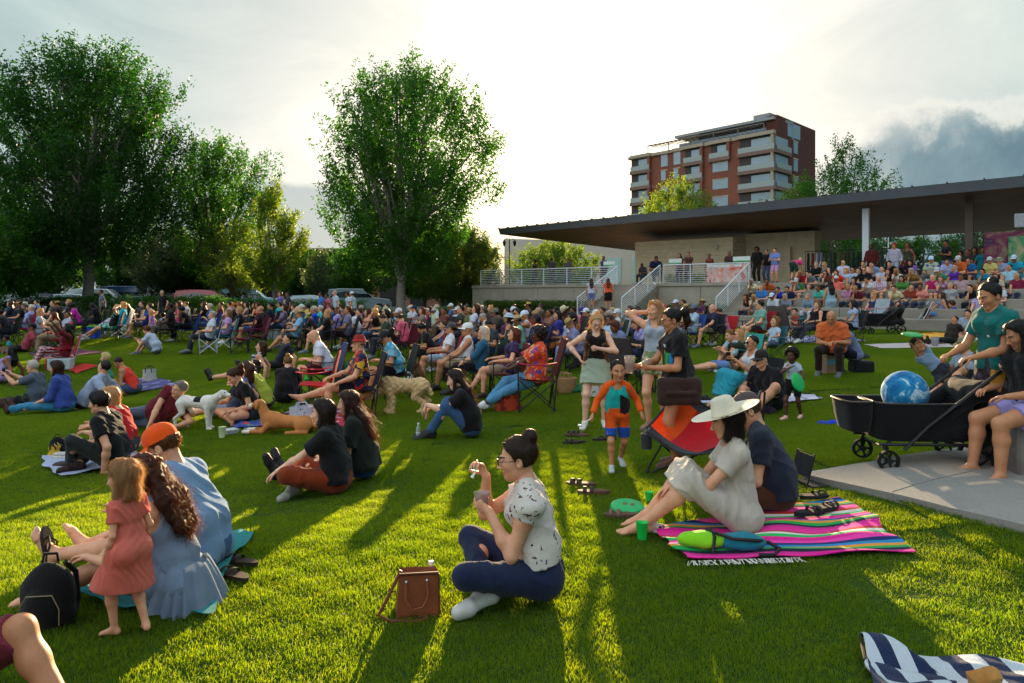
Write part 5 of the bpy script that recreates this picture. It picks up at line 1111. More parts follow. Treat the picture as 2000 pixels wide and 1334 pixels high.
# ---- dogs
def dog(at_, face, size, kind, label, mats, lie=False, sit=False, curly=False, res=.01):
    """size = shoulder height; built at 0.55 m then scaled; faces +Y"""
    r = empty('dog', at_, label, 'dog', face-90, size/.55); s = SDF((-.25, -.62, -.02), (.25, .75, .85), res)
    B, H0 = (.42, .36) if not lie else (.17, .19)
    if sit: ch, rp = (0, .1, .42), (0, -.16, .15)
    else: ch, rp = (0, .2, B), (0, -.24, B+.01 if not lie else .14)
    s.ell(ch, (.095, .15, .125) if not sit else (.095, .12, .16), None, .03); s.cap(ch, rp, .1, .082, .05); s.ell(rp, (.085, .12, .1), None, .04)
    hd = {'down': (0, .5, .3), 'up': (0, .42, .72)}.get(kind, (0, .45, .62)) if not (lie or sit) else ((0, .38, .4) if lie else (0, .2, .68))
    if kind == 'white': hd = (0, .46, .58)
    hd = np.array(hd); nk = np.array(ch)+V3(0, .08, .05); s.cap(nk, hd-V3(0, .03, .02), .075, .06, .04); s.ell(hd, (.062, .07, .06), None, .02)
    mz = hd+V3(0, .12, -.03); s.cap(hd+V3(0, .03, -.01), mz, .045, .03, .02)
    for g in (-1, 1):
        if kind in ('up', 'small'): s.cap(hd+V3(g*.04, -.01, .05), hd+V3(g*.055, -.01, .09), .024, .008, .01)
        else: s.cap(hd+V3(g*.055, -.01, .03), hd+V3(g*.08, .01, -.05), .022, .018, .01)
        if lie:
            s.cap((g*.08, .22, .12), (g*.1, .3, .04), .05, .032, .02); s.cap((g*.1, .3, .035), (g*.09, .56, .03), .03, .026, .02); s.ell((g*.1, -.25, .12), (.06, .12, .1), None, .03); s.cap((g*.13, -.3, .035), (g*.16, -.05, .03), .035, .026, .02)
        elif sit:
            s.cap((g*.06, .14, .34), (g*.065, .17, .05), .045, .028, .02); s.cap((g*.065, .17, .03), (g*.065, .22, .025), .03, .026, .01); s.ell((g*.09, -.1, .12), (.06, .13, .12), None, .03); s.cap((g*.1, -.15, .03), (g*.1, .06, .028), .034, .026, .02)
        else:
            dy = .03*g
            s.cap((g*.065, .22, .36), (g*.068, .2+dy, .2), .052, .034, .02); s.cap((g*.068, .2+dy, .2), (g*.068, .21+dy, .04), .032, .026, .015); s.cap((g*.068, .21+dy, .028), (g*.068, .26+dy, .024), .03, .024, .01)
            s.cap((g*.06, -.27, .4), (g*.07, -.2-dy, .26), .075, .045, .03); s.cap((g*.07, -.2-dy, .26), (g*.07, -.34-dy, .16), .038, .027, .015); s.cap((g*.07, -.34-dy, .16), (g*.07, -.32-dy, .03), .026, .025, .015); s.cap((g*.07, -.32-dy, .026), (g*.07, -.26-dy, .022), .029, .024, .01)
    if lie: s.cap((0, -.36, .1), (.1, -.55, .04), .03, .014, .02)
    elif kind == 'white': s.cap((0, -.35, .46), (0, -.56, .36), .026, .011, .02)
    else: s.cap((0, -.34, rp[2]), (0, -.42, rp[2]-.14), .035, .02, .02)
    if curly: s.F -= .017; s.wob(.007, (62, 62, 60), 2)
    V, Q = s.mesh(); fc = V[Q].mean(1); eb = MB()
    for g in (-1, 1): eb.ball(hd+V3(g*.034, .055, .018), .011, 8, 2)
    eb.ball(mz+V3(0, .028, .008), .015, 8, 2)
    me = npmesh('body', V, Q, [eb])
    mi = np.zeros(len(me.polygons), np.int32); me.polygons.foreach_get('material_index', mi)
    if kind == 'white': mi[:len(Q)][((fc[:, 1] > -.02) & (fc[:, 1] < .12) & (fc[:, 2] > .44)) | ((fc[:, 1] > .4) & (fc[:, 1] < .5) & (fc[:, 2] > .55) & (fc[:, 0] < 0.01)) | ((fc[:, 1] < -.3) & (fc[:, 2] > .46))] = 1
    if kind == 'tan': mi[:len(Q)][(fc[:, 1] > .47) | ((fc[:, 1] > .25) & (fc[:, 2] < .16) & (abs(fc[:, 0]) < .05)) | ((fc[:, 2] < .05) & (fc[:, 1] > .5))] = 1
    me.polygons.foreach_set('material_index', mi)
    for m_ in mats+[surf('#120d0a', .2)]: me.materials.append(m_)
    shade(me, True, None); link('body', me, r, None)
    if curly:
        V2, Q2 = strands(s, V, 5000, .045, dict(H=np.eye(3)), 1.0, 4, .0016); me = npmesh('fur', V2, Q2); me.materials.append(mats[0]); link('fur', me, r, True)
    return r, hd
# ---- cars
_CARM = {}
def car(at_, rz, col, kind, label):
    rt = empty('parked_car', at_, label, 'car', rz, 1, 'cars in the car park behind the trees')
    if kind == 'suv': L, W, H = 4.7, 1.9, 1.75; pr = [(-2.35, .45), (-2.33, .95), (-2.2, 1.12), (-2.05, 1.68), (-1.2, 1.75), (.3, 1.72), (1.05, 1.12), (2.15, .98), (2.35, .7), (2.35, .4)]; win = (-1.95, 1.0, 1.1, 1.64, .35)
    elif kind == 'van': L, W, H = 5.2, 2.0, 2.0; pr = [(-2.6, .45), (-2.58, 1.1), (-2.45, 1.95), (-1.2, 2.02), (1.0, 1.98), (1.85, 1.2), (2.5, 1.02), (2.6, .7), (2.6, .4)]; win = (-2.3, 1.75, 1.22, 1.86, .9)
    else: L, W, H = 4.6, 1.82, 1.45; pr = [(-2.3, .42), (-2.28, .82), (-2.1, 1.0), (-1.5, 1.06), (-.95, 1.4), (.1, 1.45), (.55, 1.38), (1.25, .98), (2.1, .86), (2.3, .62), (2.3, .38)]; win = (-1.35, 1.1, .98, 1.36, .3)
    n = len(pr); vs = []; segs = [(-1, .0), (-.96, .5), (-.9, 1), (.9, 1), (.96, .5), (1, 0)]
    m = MB(); rows = []
    for (sx, _) in ((-1, 0), (-.93, 1), (.93, 1), (1, 0)):
        rows.append([Vector((x*(1 if abs(sx) < 1 else .985), sx*W/2*(1-.16*max(0, z-1.0)), z if abs(sx) < 1 else z-.05)) for x, z in pr])
    for rr_ in rows: vs += rr_
    fs = [(i, i+1, n+i+1, n+i)[::-1] for i in range(n-1)]+[(n+i, n+i+1, 2*n+i+1, 2*n+i)[::-1] for i in range(n-1)]+[(2*n+i, 2*n+i+1, 3*n+i+1, 3*n+i)[::-1] for i in range(n-1)]+[tuple(range(n)), tuple(range(3*n, 4*n))[::-1]]
    m.add(vs, fs); m.build('body', surf(col, .25, .04, .3, metal=.25, spec=.6, coat=.6, key='car_paint'), rt)
    a, b, z0, z1, sl = win; gm = surf('#1c2529', .06, .1, spec=.9, key='car_glass')
    for g in (-1, 1):
        y0, y1 = g*(W/2*(1-.16*max(0, z0-1))+.004), g*(W/2*(1-.16*(z1-1))-.02)
        for (p, q, e0, e1) in ((a, (a+b)/2-.35, .28, 0), ((a+b)/2-.3, b, 0, .55)): MB().add([(p, y0, z0), (q, y0, z0), (q-e1, y1, z1), (p+e0, y1, z1)], [(0, 1, 2, 3)]).build('window', gm, rt)
    for x in (-1.45, 1.45):
        for g in (-1, 1):
            Mx = Matrix.Translation((x, g*(W/2-.08), .34))@Matrix.Rotation(R(90), 4, 'X'); w_ = MB().lathe([(.19, -.1), (.33, -.1), (.34, -.06), (.34, .06), (.33, .1), (.19, .1)], 20, Mx).build('wheel', surf('#141414', .8, key='tyre_rubber'), rt)
            MB().lathe([(.001, -.09), (.06, -.11), (.19, -.09), (.19, .09), (.06, .11), (.001, .09)], 14, Mx).build('rim', ALU, w_)
    for g in (-1, 1): MB().box((L/2-.03, g*W*.36, .72), (.08, .34, .13), bev=.02).build('headlight', surf('#dfe4e6', .1), rt); MB().box((-L/2+.03, g*W*.38, .88), (.08, .22, .2), bev=.02).build('tail_light', surf('#8c1a16', .2), rt)
    return rt
# ================================================================ hero people and their things
C = lambda c, **k: cloth(c, **k)
RES = lambda s: (.0075, .0042, 5200) if s > 240 else (.009, .005, 3200) if s > 160 else (.0105, .0065, 1200) if s > 115 else (.0125, .009, 0)
def hero(pxy, face, p, scale, label, s=None, **k):
    at_ = G(*pxy); sc = F_PX/at_.y; r_, h_, n_ = RES(sc)
    if p.get('child') or sc < 150: r_ = min(r_, .0105)
    return person(p, at_, face, scale, label, k.pop('skin', 1), res=r_, hres=h_, ns=k.pop('ns', n_), **k)
def loc2w(root, v):  # a point of a person's frame in the world
    return Matrix.Translation(root.location)@root.rotation_euler.to_matrix().to_4x4()@(Vector(v)*root.scale.x)
# --- seated person with bun eating from a cup
p = pose(CROSS, sex='f', lean=3, slouch=6, pel=(0, 0, .135), wr=[(-.08, .27, .50), (.06, .29, .655)], eh=[(-.25, -.15, -1), (.5, -.3, -1)], an=[(.1, .24, .07), (-.13, .30, .08)], kh=[(-.75, 1, .35), (.75, 1, .45)], toe=[(.55, .8, -.12), (-.6, .75, -.1)], head=(0, 4, 0),
         hand=[((.35, .75, .45), (.8, -.2, .2), .55), ((.0, .5, .85), (-.7, .5, -.3), .75)])
r, J = hero((1052, 1168), 180, p, 1.03, 'person in white flower-print blouse sitting cross-legged, eating from a small cup', hair=('bun', '#33200f'), top=(C('#ece6dc', pat='specks', c2='#9a4436', c3='#3a3a4a', trans=.3, scale=1.7), dict(sleeve=.32, flut=1, hem=.09, loose=.012)), bottom=('trousers', C('#1c2745'), dict(len=1.86)), shoes=('sneaker', '#c9c6bf'), glasses='glasses')
cw = loc2w(r, J['wr0']+J['hd0'][0]*.075+J['hd0'][1]*.035+V3(0, 0, -.02)); cup(cw, '#e8e4e0', 'small clear cup of red ice held by the person in flower-print blouse', .07, .045, '#c8161c', True)
sw_ = loc2w(r, J['wr1']+J['hd1'][0]*.07+J['hd1'][1]*.03); MB().tube([(0, 0, .05), (-.01, 0, -.02), (-.03, 0, -.05)], [.004, .005, .011], 6).build('spoon', surf('#f2efe8', .3), None, True, sw_, label='white plastic spoon raised in the flower-print blouse person\'s hand', category='spoon')
shs = [c for c in r.children if c.name.startswith('shoe')][0]; a0 = J['an0']; T0 = J['toe0']; so_ = MB()
for k in range(15): so_.box(a0+T0*(-.05+k*.0155)+V3(-.03, -.012, -.052), (.05, .006, .018), Matrix((nz(np.cross(T0, V3(0, 0, 1))), T0, V3(0, 0, 1))).transposed())
so_.build('sole_ridges', surf('#3c3c40', .8), shs)
# handbag
hb = empty('handbag', G(812, 1196), 'brown leather handbag standing on the grass beside the cross-legged person', 'handbag', 12); lth = surf('#7a3f20', .45, .14, 12, bumps=.2, bscale=120, key='brown_leather')
MB().add([(-.11, -.075, 0), (.13, -.075, 0), (.13, .075, 0), (-.11, .075, 0), (-.085, -.045, .235), (.115, -.045, .225), (.115, .045, .225), (-.085, .045, .235), (-.075, -.035, .2), (.105, -.035, .2), (.105, .035, .2), (-.075, .035, .2)], [(3, 2, 1, 0), (0, 1, 5, 4), (1, 2, 6, 5), (2, 3, 7, 6), (3, 0, 4, 7), (4, 5, 9, 8), (5, 6, 10, 9), (6, 7, 11, 10), (7, 4, 8, 11), (8, 9, 10, 11)]).build('bag_body', lth, hb, False)
MB().tube([(-.092, -.05, .232), (.118, -.05, .226)], .007, 6).tube([(.122, -.08, .0), (.12, -.05, .22)], .005, 5).tube([(-.11, -.078, .005), (.13, -.078, .005)], .005, 5).build('piping', surf('#55290f', .5), hb)
for y in (-.062, .052): MB().tube([(-.055, y, .19), (-.06, y-.025*(1 if y < 0 else -1), .11), (-.03, y-.045*(1 if y < 0 else -1), .06), (.03, y-.045*(1 if y < 0 else -1), .07), (.06, y-.03*(1 if y < 0 else -1), .12), (.055, y, .19)], .006, 6).build('handle', lth, hb)
MB().tube([(-.08, 0, .235), (-.14, -.02, .12), (-.2, -.05, .025), (-.14, -.1, .008), (0, -.13, .008), (.06, -.1, .01)], .009, 6).build('shoulder_strap', surf('#6b2f22', .5, .1), hb)
for x in (-.055, .055): MB().ball((x, -.066, .195), .008, 8).build('stud', ALU, hb)
bottle(G3(842, 1172), 'clear water bottle standing behind the brown leather handbag', .21)
# --- small child in coral dress
p = pose(STAND, sex='f', child=1, pel=(0, 0, .8), lean=4, an=[(-.08, .09, .08), (.08, -.12, .09)], toe=[(-.3, 1, -.1), (.5, .8, -.2)], wr=[(-.2, .07, .77), (.2, .0, .77)], eh=[(-.3, -1, 0), (.3, -1, 0)], head=(18, 6, 0), slouch=-2)
hero((252, 1240), 158, p, .548, 'small child in coral short-sleeved dress standing barefoot on the grass', hair=('wavy', '#a8855a'), bottom=('dress', C('#ff8a78', trans=.35), dict(len=.93, flare=.1, sleeve=.55)), skin=1)
# --- pair on the teal blanket
blanket([(130, 1185), (412, 1212), (488, 1048), (262, 1040)], C('#1a8a8c'), 'teal satin blanket under the pair behind the coral-dressed child', .05, seed=4)
p = pose(KNEES, sex='f', lean=11, slouch=8, wide=.86, an=[(-.1, .8, .07), (.12, .72, .07)], kh=[(0, .2, 1)]*2, wr=[(-.14, .46, .3), (.16, .4, .35)], head=(25, 20, 0))
r, J = hero((352, 1176), 176, p, .96, 'person in pale blue ruffled sundress sitting on the teal blanket', hair=('curly', '#4a2410'), top=(C('#8b9fb9', trans=.15), dict(sleeve=0, hem=.06)), bottom=('skirt', C('#8b9fb9', trans=.2), dict(len=.5, flare=.05)), skin=1)
rf = MB(); rf.sheet(lambda u, v: ((.12+.10*v**.8)*(1+(.02+.05*v)*math.sin(u*6.283*17+2.6*math.sin(u*23)))*math.cos(u*6.283)*1.1, -.03+(.11+.10*v**.8)*(1+(.02+.05*v)*math.sin(u*6.283*17+2.6*math.sin(u*23)))*math.sin(u*6.283)*1.05, .25-.235*v+.012*math.sin(u*31)), 150, 14)
rf.build('ruffle', C('#7f90a6', trans=.15), [c for c in r.children if c.name.startswith('skirt')][0])
p = pose(KNEES, sex='m', lean=15, slouch=8, wide=.93, an=[(-.1, .84, .1), (.12, .8, .08)], kh=[(0, .2, 1)]*2, toe=[(-.1, .45, 1), (.2, .6, .8)], wr=[(-.1, .45, .36), (.13, .44, .34)], head=(10, 14, 0))
r, J = hero((398, 1112), 176, p, 1.08, 'person in orange cap and light blue tee leaning forward on the blanket', hair=('short', '#6a4520'), top=(C('#7d9fc4'), dict(sleeve=.6, loose=.024, hem=-.1)), bottom=('shorts', C('#3c5c8c'), dict(len=.8)), hat=('cap', '#ff5a10'), skin=1)
q = sandal(loc2w(r, J['an0']+V3(0, .05, .03)), 86, '#241a16', 'dark flip-flop on the outstretched foot of the orange-capped person', True, .29); q.rotation_euler = (R(78), 0, R(86))
backpack(G(95, 1222), 8, '#0b0b0d', 'black diaper backpack with tan piping standing at the lower left', .78, '#8a7a60')
for i, (x, y, rz) in enumerate(((470, 1105, 70), (458, 1132, 55))): sandal(G3(x, y), rz, '#3a2c22', ['brown sandal lying farther from the teal blanket corner', 'brown sandal lying nearer to the camera by the teal blanket corner'][i], False)
# partly visible person lower left
p = pose(KNEES, sex='m', lean=0, an=[(-.15, .6, .08), (.16, .5, .08)], wr=[(-.3, -.2, .1), (.3, -.2, .1)])
hero((-172, 1450), -14, p, 1.0, 'person in maroon shorts cut off by the left border, knee pointing right', hair=('short', '#2a1c14'), top=(C('#6a2430'), dict(sleeve=.5)), bottom=('shorts', C('#8a3044'), dict(len=.96)), skin=2, ns=0)
# --- pair: black tee + orange trousers, and dark tee with auburn hair
p = pose(CROSS, sex='f', lean=3, slouch=7, wr=[(-.16, .56, .2), (.15, .36, .2)], eh=[(-.3, -.3, -1), (.4, -.4, -1)], kh=[(-.8, 1, .4), (.8, 1, .4)], head=(0, 0, 0), toe=[(.6, .8, -.1), (-.9, .4, -.1)])
hero((655, 962), 180, p, 1.0, 'person in black tee and rust-orange trousers sitting cross-legged', hair=('bob', '#2c170c'), top=(C('#0e0e10', trans=.03), dict(sleeve=.7, loose=.03, hem=-.02)), bottom=('trousers', C('#8a3514'), dict(len=1.7, loose=.012)), shoes=('sneaker', '#9a968c'), skin=0)
p = pose(OUT, sex='f', lean=6, slouch=8, wr=[(-.14, .38, .25), (.14, .36, .25)], eh=[(-.3, -.3, -1), (.3, -.3, -1)])
hero((712, 934), 180, p, 1.02, 'person in dark green tee with boots stretched out, long hair down the back', hair=('long', '#3a1a0c'), top=(C('#20261f'), dict(sleeve=.7, loose=.03)), bottom=('trousers', C('#1d4a96'), dict(len=1.8)), shoes=('boot', '#121218'), skin=0)
# --- long-haired person hugging knees
p = pose(KNEES, sex='m', lean=9, slouch=9, wr=[(-.04, .56, .42), (.05, .53, .38)], hand=[((.3, .5, -.85), (0, -.6, -.4), .25), ((-.3, .5, -.85), (0, -.6, -.4), .3)], head=(0, 8, 0))
hero((920, 854), 181, p, 1.03, 'long-haired person in black tee and jeans hugging both knees', hair=('long', '#2c1609'), top=(C('#121214', trans=.03), dict(sleeve=.55, loose=.02)), bottom=('trousers', C('#3d5f8c'), dict(len=1.93)), shoes=('sneaker', '#1a1a1c'), skin=0)
bottle(G3(817, 858), 'clear water bottle standing before the feet of the long-haired person', .2); bottle(G3(832, 851), 'crumpled pale bottle lying against the black sneakers', .17, tilt=80, rz=40)
# --- child in orange and turquoise rash guard
p = pose(WALK, sex='m', child=1, pel=(0, 0, .8), an=[(-.08, -.22, .13), (.09, .12, .08)], toe=[(-.2, 1, -.35), (.1, 1, .0)], wr=[(-.34, .08, .86), (.36, .12, .84)], head=(6, 2, 4), gaze=(0, 0))
r, J = hero((1205, 918), 268, p, .675, 'child in orange and turquoise swim shirt walking toward the camera', hair=('crop', '#1d130d'), top=(C('#1fb2ae'), dict(sleeve=0.0, hem=-.05)), bottom=('shorts', C('#e0560f', pat=None), dict(len=.78)), shoes=('sneaker', '#aab4b4'), skin=2)
rr = [c for c in r.children if c.name.startswith('tank_top')][0]
Js = skel(p); lo, hi = bbox(Js, .2); s = SDF(lo, hi, .0095)
for i in (0, 1): arm(s, Js, i, .0165, 1.93); s.cap(Js['nb']-V3(0, 0, .0), Js['sh%d' % i]+V3(0, 0, .005), .052, .066, .03)
s.ell(Js['neck']+V3(0, .03, .06), (.06, .06, .05), None, .01, 's'); V, Q = s.mesh(); me = npmesh('sleeves', V, Q); me.materials.append(C('#ff6212')); link('sleeves', me, rr, True)
s = SDF(lo, hi, .0095); torso(s, Js, .0215, .003, .014); s.plane(Js['pel']-V3(0, 0, .048), (0, 0, -1)); s.plane(Js['pel']+V3(-.03, 0, 0), (1, 0, 0)); s.plane(Js['neck']-V3(0, 0, .12), nz((-.6, 0, 1))); V, Q = s.mesh(); me = npmesh('side_panel', V, Q); me.materials.append(C('#17161c')); link('side_panel', me, rr, True)
sh = [c for c in r.children if c.name.startswith('shorts')][0]
s = SDF(lo, hi, .0095)
for i in (0, 1): a, b = Js['hip%d' % i], Js['kn%d' % i]; d = nz(b-a); s.cap(a+(b-a)*.45, a+(b-a)*.83, .09, .082, .03, clip=(a+(b-a)*.82, d))
s.plane(Js['pel']-V3(0, 0, .16), (0, 0, 1)); V, Q = s.mesh(); me = npmesh('blue_hem', V, Q); me.materials.append(C('#1a4fb0')); link('blue_hem', me, sh, True)
MB().tube([(0, 0, 0), (-.09, 0, -.06)], [.004, .006], 6).ball((-.11, 0, -.072), (.028, .02, .012), 10).build('spoon', surf('#dfdcd4', .4), None, True, loc2w(r, J['wr1']+J['hd1'][0]*.07), label='pale spoon in the hand of the child in the swim shirt', category='spoon')
# --- standing trio
p = pose(STAND, sex='f', wr=[(-.04, .2, 1.16), (.24, .1, 1.02)], eh=[(-.9, .1, -.5), (1, -.3, -.2)], an=[(-.12, -.02, .08), (.16, .1, .08)], head=(8, 24, -4), hand=[((.9, .3, .2), (0, -1, 0), .8), ((-.4, .2, -.9), (-.8, 0, 0), .6)])
r, J = hero((1164, 834), 264, p, .93, 'person in dark lace vest and mint skirt looking down at one wrist', hair=('topknot', '#c0a878'), top=(C('#241a18'), dict(sleeve=0, hem=.1)), bottom=('skirt', C('#b9c9b4', trans=.3), dict(len=.66, flare=.06)), shoes=('sneaker', '#d8d4cc'), skin=0, glasses='glasses')
vt = [c for c in r.children if c.name.startswith('tank_top')][0]; s = SDF(*bbox(J, .2), .0105)
for i, g in ((0, -1), (1, 1)): s.cap(J['neck']+V3(g*.085, .02, .0), J['chest']+V3(g*.12, .075, -.02), .05, .055, .03); s.cap(J['chest']+V3(g*.12, .06, -.02), J['pel']+V3(g*.13, .02, .05), .05, .06, .03)
s.wob(.004, (60, 60, 60), 2); V, Q = s.mesh(); me = npmesh('lace_vest', V, Q); me.materials.append(C('#4a3024', pat='patch', c2='#8a6a4c', c3='#2a1a14', scale=3)); link('lace_vest', me, r, True)
p = pose(STAND, sex='f', wr=[(-.22, .12, .95), (.14, -.04, 1.53)], eh=[(-.9, -.3, -.5), (1, .25, -.6)], shrug=(0, .02), head=(-25, -4, 0), hand=[None, ((-.8, -.2, .6), (-.5, .3, 0), .6)])
hero((1283, 838), 246, p, 1.0, 'person in white tank top holding up the hair with one hand', hair=('wavy', '#b09468'), top=(C('#b9c4d2', trans=.2), dict(sleeve=0, hem=.02)), bottom=('shorts', C('#8a9468', pat='floral', c2='#5a6848', c3='#c0c49a'), dict(len=.45)), shoes=('sandal', '#8a6a50'), skin=1)
p = pose(STAND, sex='f', wide=1.14, wr=[(-.13, .30, 1.05), (.04, .4, 1.05)], eh=[(-.5, -.7, -.7), (.6, -.4, -.7)], head=(2, 12, 0), an=[(-.1, .04, .08), (.1, -.08, .08)], hand=[((.3, .9, .1), (.8, -.3, .2), .6), ((-.2, .9, .15), (-.8, -.3, .2), .6)])
r, J = hero((1322, 910), 184, p, .955, 'person in black graphic tee with ponytail carrying drinks and a brown bag', hair=('pony', '#1f120b'), top=(C('#131112', trans=.02), dict(sleeve=.6, loose=.018, hem=-.06)), bottom=('shorts', C('#1c1a1e'), dict(len=.42)), shoes=('sandal', '#6a5040'), skin=2, glasses='glasses', ns=1500)
cup(loc2w(r, J['wr0']+J['hd0'][0]*.07+J['hd0'][1]*.04+V3(0, 0, -.05)), '#f0ede8', 'clear cup of red drink in the ponytailed person\'s near hand', .11, .042, '#e02818', True)
cup(loc2w(r, J['wr1']+J['hd1'][0]*.12+J['hd1'][1]*.03+V3(0, 0, -.09)), '#f4efe2', 'large clear cup of lemon drink in the ponytailed person\'s far hand', .17, .055, '#f0c878', True)
def txt(s_, parent, loc, rot_, size, mat, name='lettering', ex=.002):
    cu = bpy.data.curves.new(name, 'FONT'); cu.body = s_; cu.size = size; cu.extrude = ex; cu.align_x = 'CENTER'; cu.align_y = 'CENTER'; q_ = bpy.data.objects.new(name, cu); COL.objects.link(q_); bpy.context.view_layer.update(); me = bpy.data.meshes.new_from_object(q_.evaluated_get(bpy.context.evaluated_depsgraph_get())); bpy.data.objects.remove(q_); me.materials.clear(); me.materials.append(mat); o = bpy.data.objects.new(name, me); COL.objects.link(o); o.parent = parent; o.location = loc; o.rotation_euler = rot_; return o
tp = [c for c in r.children if c.name.startswith('shirt')][0]
txt('void', tp, (-.112, .135, 1.275), (R(84), R(12), R(-52)), .08, surf('#e8e8e8', .6))
for k, cc in enumerate(('#2f8fd0', '#3fae5a', '#d8c83a')):
    def st(u, v, k=k):
        a = R(20+k*19+u*17); z = 1.265-.24*v; rx = .168+.01*math.sin(v*3)+.012; return (-rx*.9*math.cos(a), .145*math.sin(a)+.02+.02*math.sin(v*2.5), z)
    MB().sheet(st, 5, 8).build('printed_stripe', C(cc, trans=0), tp)
sb = SDF((-.3, -.2, .6), (.1, .3, 1.05), .011); [sb.cap((-.2, -.13, z), (-.2, .2, z), .05, .05, .035) for z in (.72, .78, .85, .91)]; [sb.cap((-.2, y, .72), (-.2, y, .91), .045, .045, .03) for y in (-.15, .22)]; sb.cap((-.255, -.1, .8), (-.255, .17, .8), .02, .02, .02); sb.wob(.004, (24, 24, 24), 1); V, Q = sb.mesh()
bg_ = empty('shoulder_bag', r.location, 'brown canvas shoulder bag hanging at the ponytailed person\'s hip', 'bag', 94, .955); me = npmesh('bag_body', V, Q); bm_ = C('#3c2a24', trans=0); me.materials.append(bm_); link('bag_body', me, bg_, True)
MB().tube([(-.2, .16, .92), (-.17, .19, 1.1), (-.05, .17, 1.3), (.1, .04, 1.41), (.06, -.1, 1.3), (-.12, -.15, 1.0), (-.2, -.1, .92)], .013, 6).build('strap', bm_, bg_)
# --- red, orange and grey camp chair (hero, three-quarter back view)
rc = empty('camp_chair', G(1376, 925), 'empty red, orange and grey bucket camp chair with cup holder', 'chair', 0, 1.12)
def bucket(u, v):
    x = (u-.5)*.86; y = -.32+.64*v; hb = .95-.55*v if True else 0
    cen = .22; e = (abs(u-.5)*2)**1.7; f_ = v
    zc = cen+.26*(f_)**2.2+.0; zr = .36+.36*f_**1.3
    return (x*(1-.12*f_), y*(1-.1*e), zc*(1-e)+zr*e)
redm, orm, gry = C('#d01524', trans=.35), C('#f05a14', trans=.4), C('#3c3e42', trans=.15)
m = MB(); n_ = 24; m.sheet(bucket, n_, n_, 0, .008)
nf = n_*n_
for idx in range(len(m.f)):
    k = idx % nf if idx < 2*nf else None
    if k is None: m.m[idx] = 2; continue
    u, v = (k % n_)/n_, (k//n_)/n_; m.m[idx] = 2 if (v < .14 or v > .84) else (1 if u < .24 else 0 if u < .74 else 2 if v > .5 else 1)
root_rot = rc.rotation_euler; m.build('fabric', [redm, orm, gry], rc); rc.rotation_euler = (0, 0, R(-42))
m = MB()
e_ = [bucket(0, t/8) for t in range(9)]; m.tube(e_, .011, 6); e2 = [bucket(1, t/8) for t in range(9)]; m.tube(e2, .011, 6); m.tube([bucket(t/8, 1) for t in range(9)], .009, 6); m.tube([bucket(t/8, 0) for t in range(9)], .009, 6); m.build('rim', gry, rc)
m = MB(); 
for (a, b) in (((-.36, -.3, 0), (.36, -.3, .36)), ((.36, -.32, 0), (-.36, -.32, .36)), ((-.34, .3, 0), (.34, .28, .5)), ((.34, .32, 0), (-.34, .3, .5)), ((-.4, -.3, 0), (-.36, .3, .5)), ((-.4, .3, 0), (-.38, -.3, .36)), ((.4, -.3, 0), (.36, .3, .5)), ((.4, .3, 0), (.38, -.3, .36)), ((-.36, .3, 0), (-.4, .31, .71)), ((.36, .3, 0), (.4, .31, .71))): m.tube([a, b], .0095, 6)
for x, y in ((-.38, -.31), (.38, -.31), (-.36, .31), (.36, .31)): m.ball((x, y, .014), .02, 8)
m.build('frame', BLK, rc)
MB().lathe([(.001, 0), (.045, 0), (.05, .13), (.044, .13), (.04, .01), (.001, .01)], 14, Matrix.Translation((-.41, -.27, .2))).build('cup_holder', gry, rc)
m = MB(); m.add([(0, 0, .1), (.045, 0, 0), (-.045, 0, 0)], [(0, 1, 2)]).add([(-.02, -.001, .13), (.02, -.001, .13), (0, -.001, .06)], [(0, 1, 2)]); m.v = [tuple(Vector(bucket(.55, .93))+Vector((p_[0], -.02+p_[1], p_[2]-.05))) for p_ in m.v]; m.build('emblem', surf('#e6e6e6', .6), rc)
cup(Vector(rc.location)+rotz(-42)@Vector((-.41, -.27, .23))*1.12, '#d8d4cc', 'clear tumbler in the cup holder of the red camp chair', .16, .036, '#a03020', True)
# --- couple on the serape
blanket([(1262, 1040), (1345, 1100), (1790, 1085), (1640, 980)], cloth('#ffffff', pat='serape', scale=.16), 'bright pink, green and blue striped serape blanket with white fringe', .035, n=46, seed=2)
fr0, fr1 = G(1345, 1103), G(1560, 1096); m = MB()
for i in range(70): a = fr0.lerp(fr1, i/69); m.tube([(a.x, a.y, a.z+.02), (a.x+rnd.uniform(-.02, .02), a.y-.03, a.z+.035), (a.x+rnd.uniform(-.04, .05), a.y-.08, a.z+.025)], .0025, 3)
ser = [o for o in bpy.data.objects if o.get('label', '').startswith('bright pink, green')][0]; f_ = m.build('fringe', surf('#d8d2c4', .9), ser); f_.matrix_parent_inverse = Matrix.Translation(-ser.location)
p = pose(KNEES, sex='f', lean=1, slouch=4, an=[(-.09, .66, .07), (.11, .62, .07)], kh=[(-.15, .2, 1), (.2, .2, 1)], wr=[(-.05, .46, .32), (.06, .42, .36)], hand=[((.4, .8, -.5), (-.2, -.2, -1), .35), ((-.4, .7, -.5), (0, -.3, -1), .4)], eh=[(-.5, .1, -1), (.5, 0, -1)], head=(-5, 12, 0))
hero((1442, 1038), 176, p, 1.04, 'person in wide-brimmed cream hat and white linen dress on the serape', hair=('bob', '#24140c'), bottom=('dress', C('#d8cfc0', trans=.25), dict(len=1.25, flare=.01, sleeve=.55)), hat=('wide', '#e4dcc4', '#cfc4a4'), skin=1)
p = pose(CROSS, sex='m', lean=9, slouch=9, pel=(0, 0, .14), wr=[(-.12, .36, .3), (.12, .36, .3)], head=(12, 16, 0), wide=1.08)
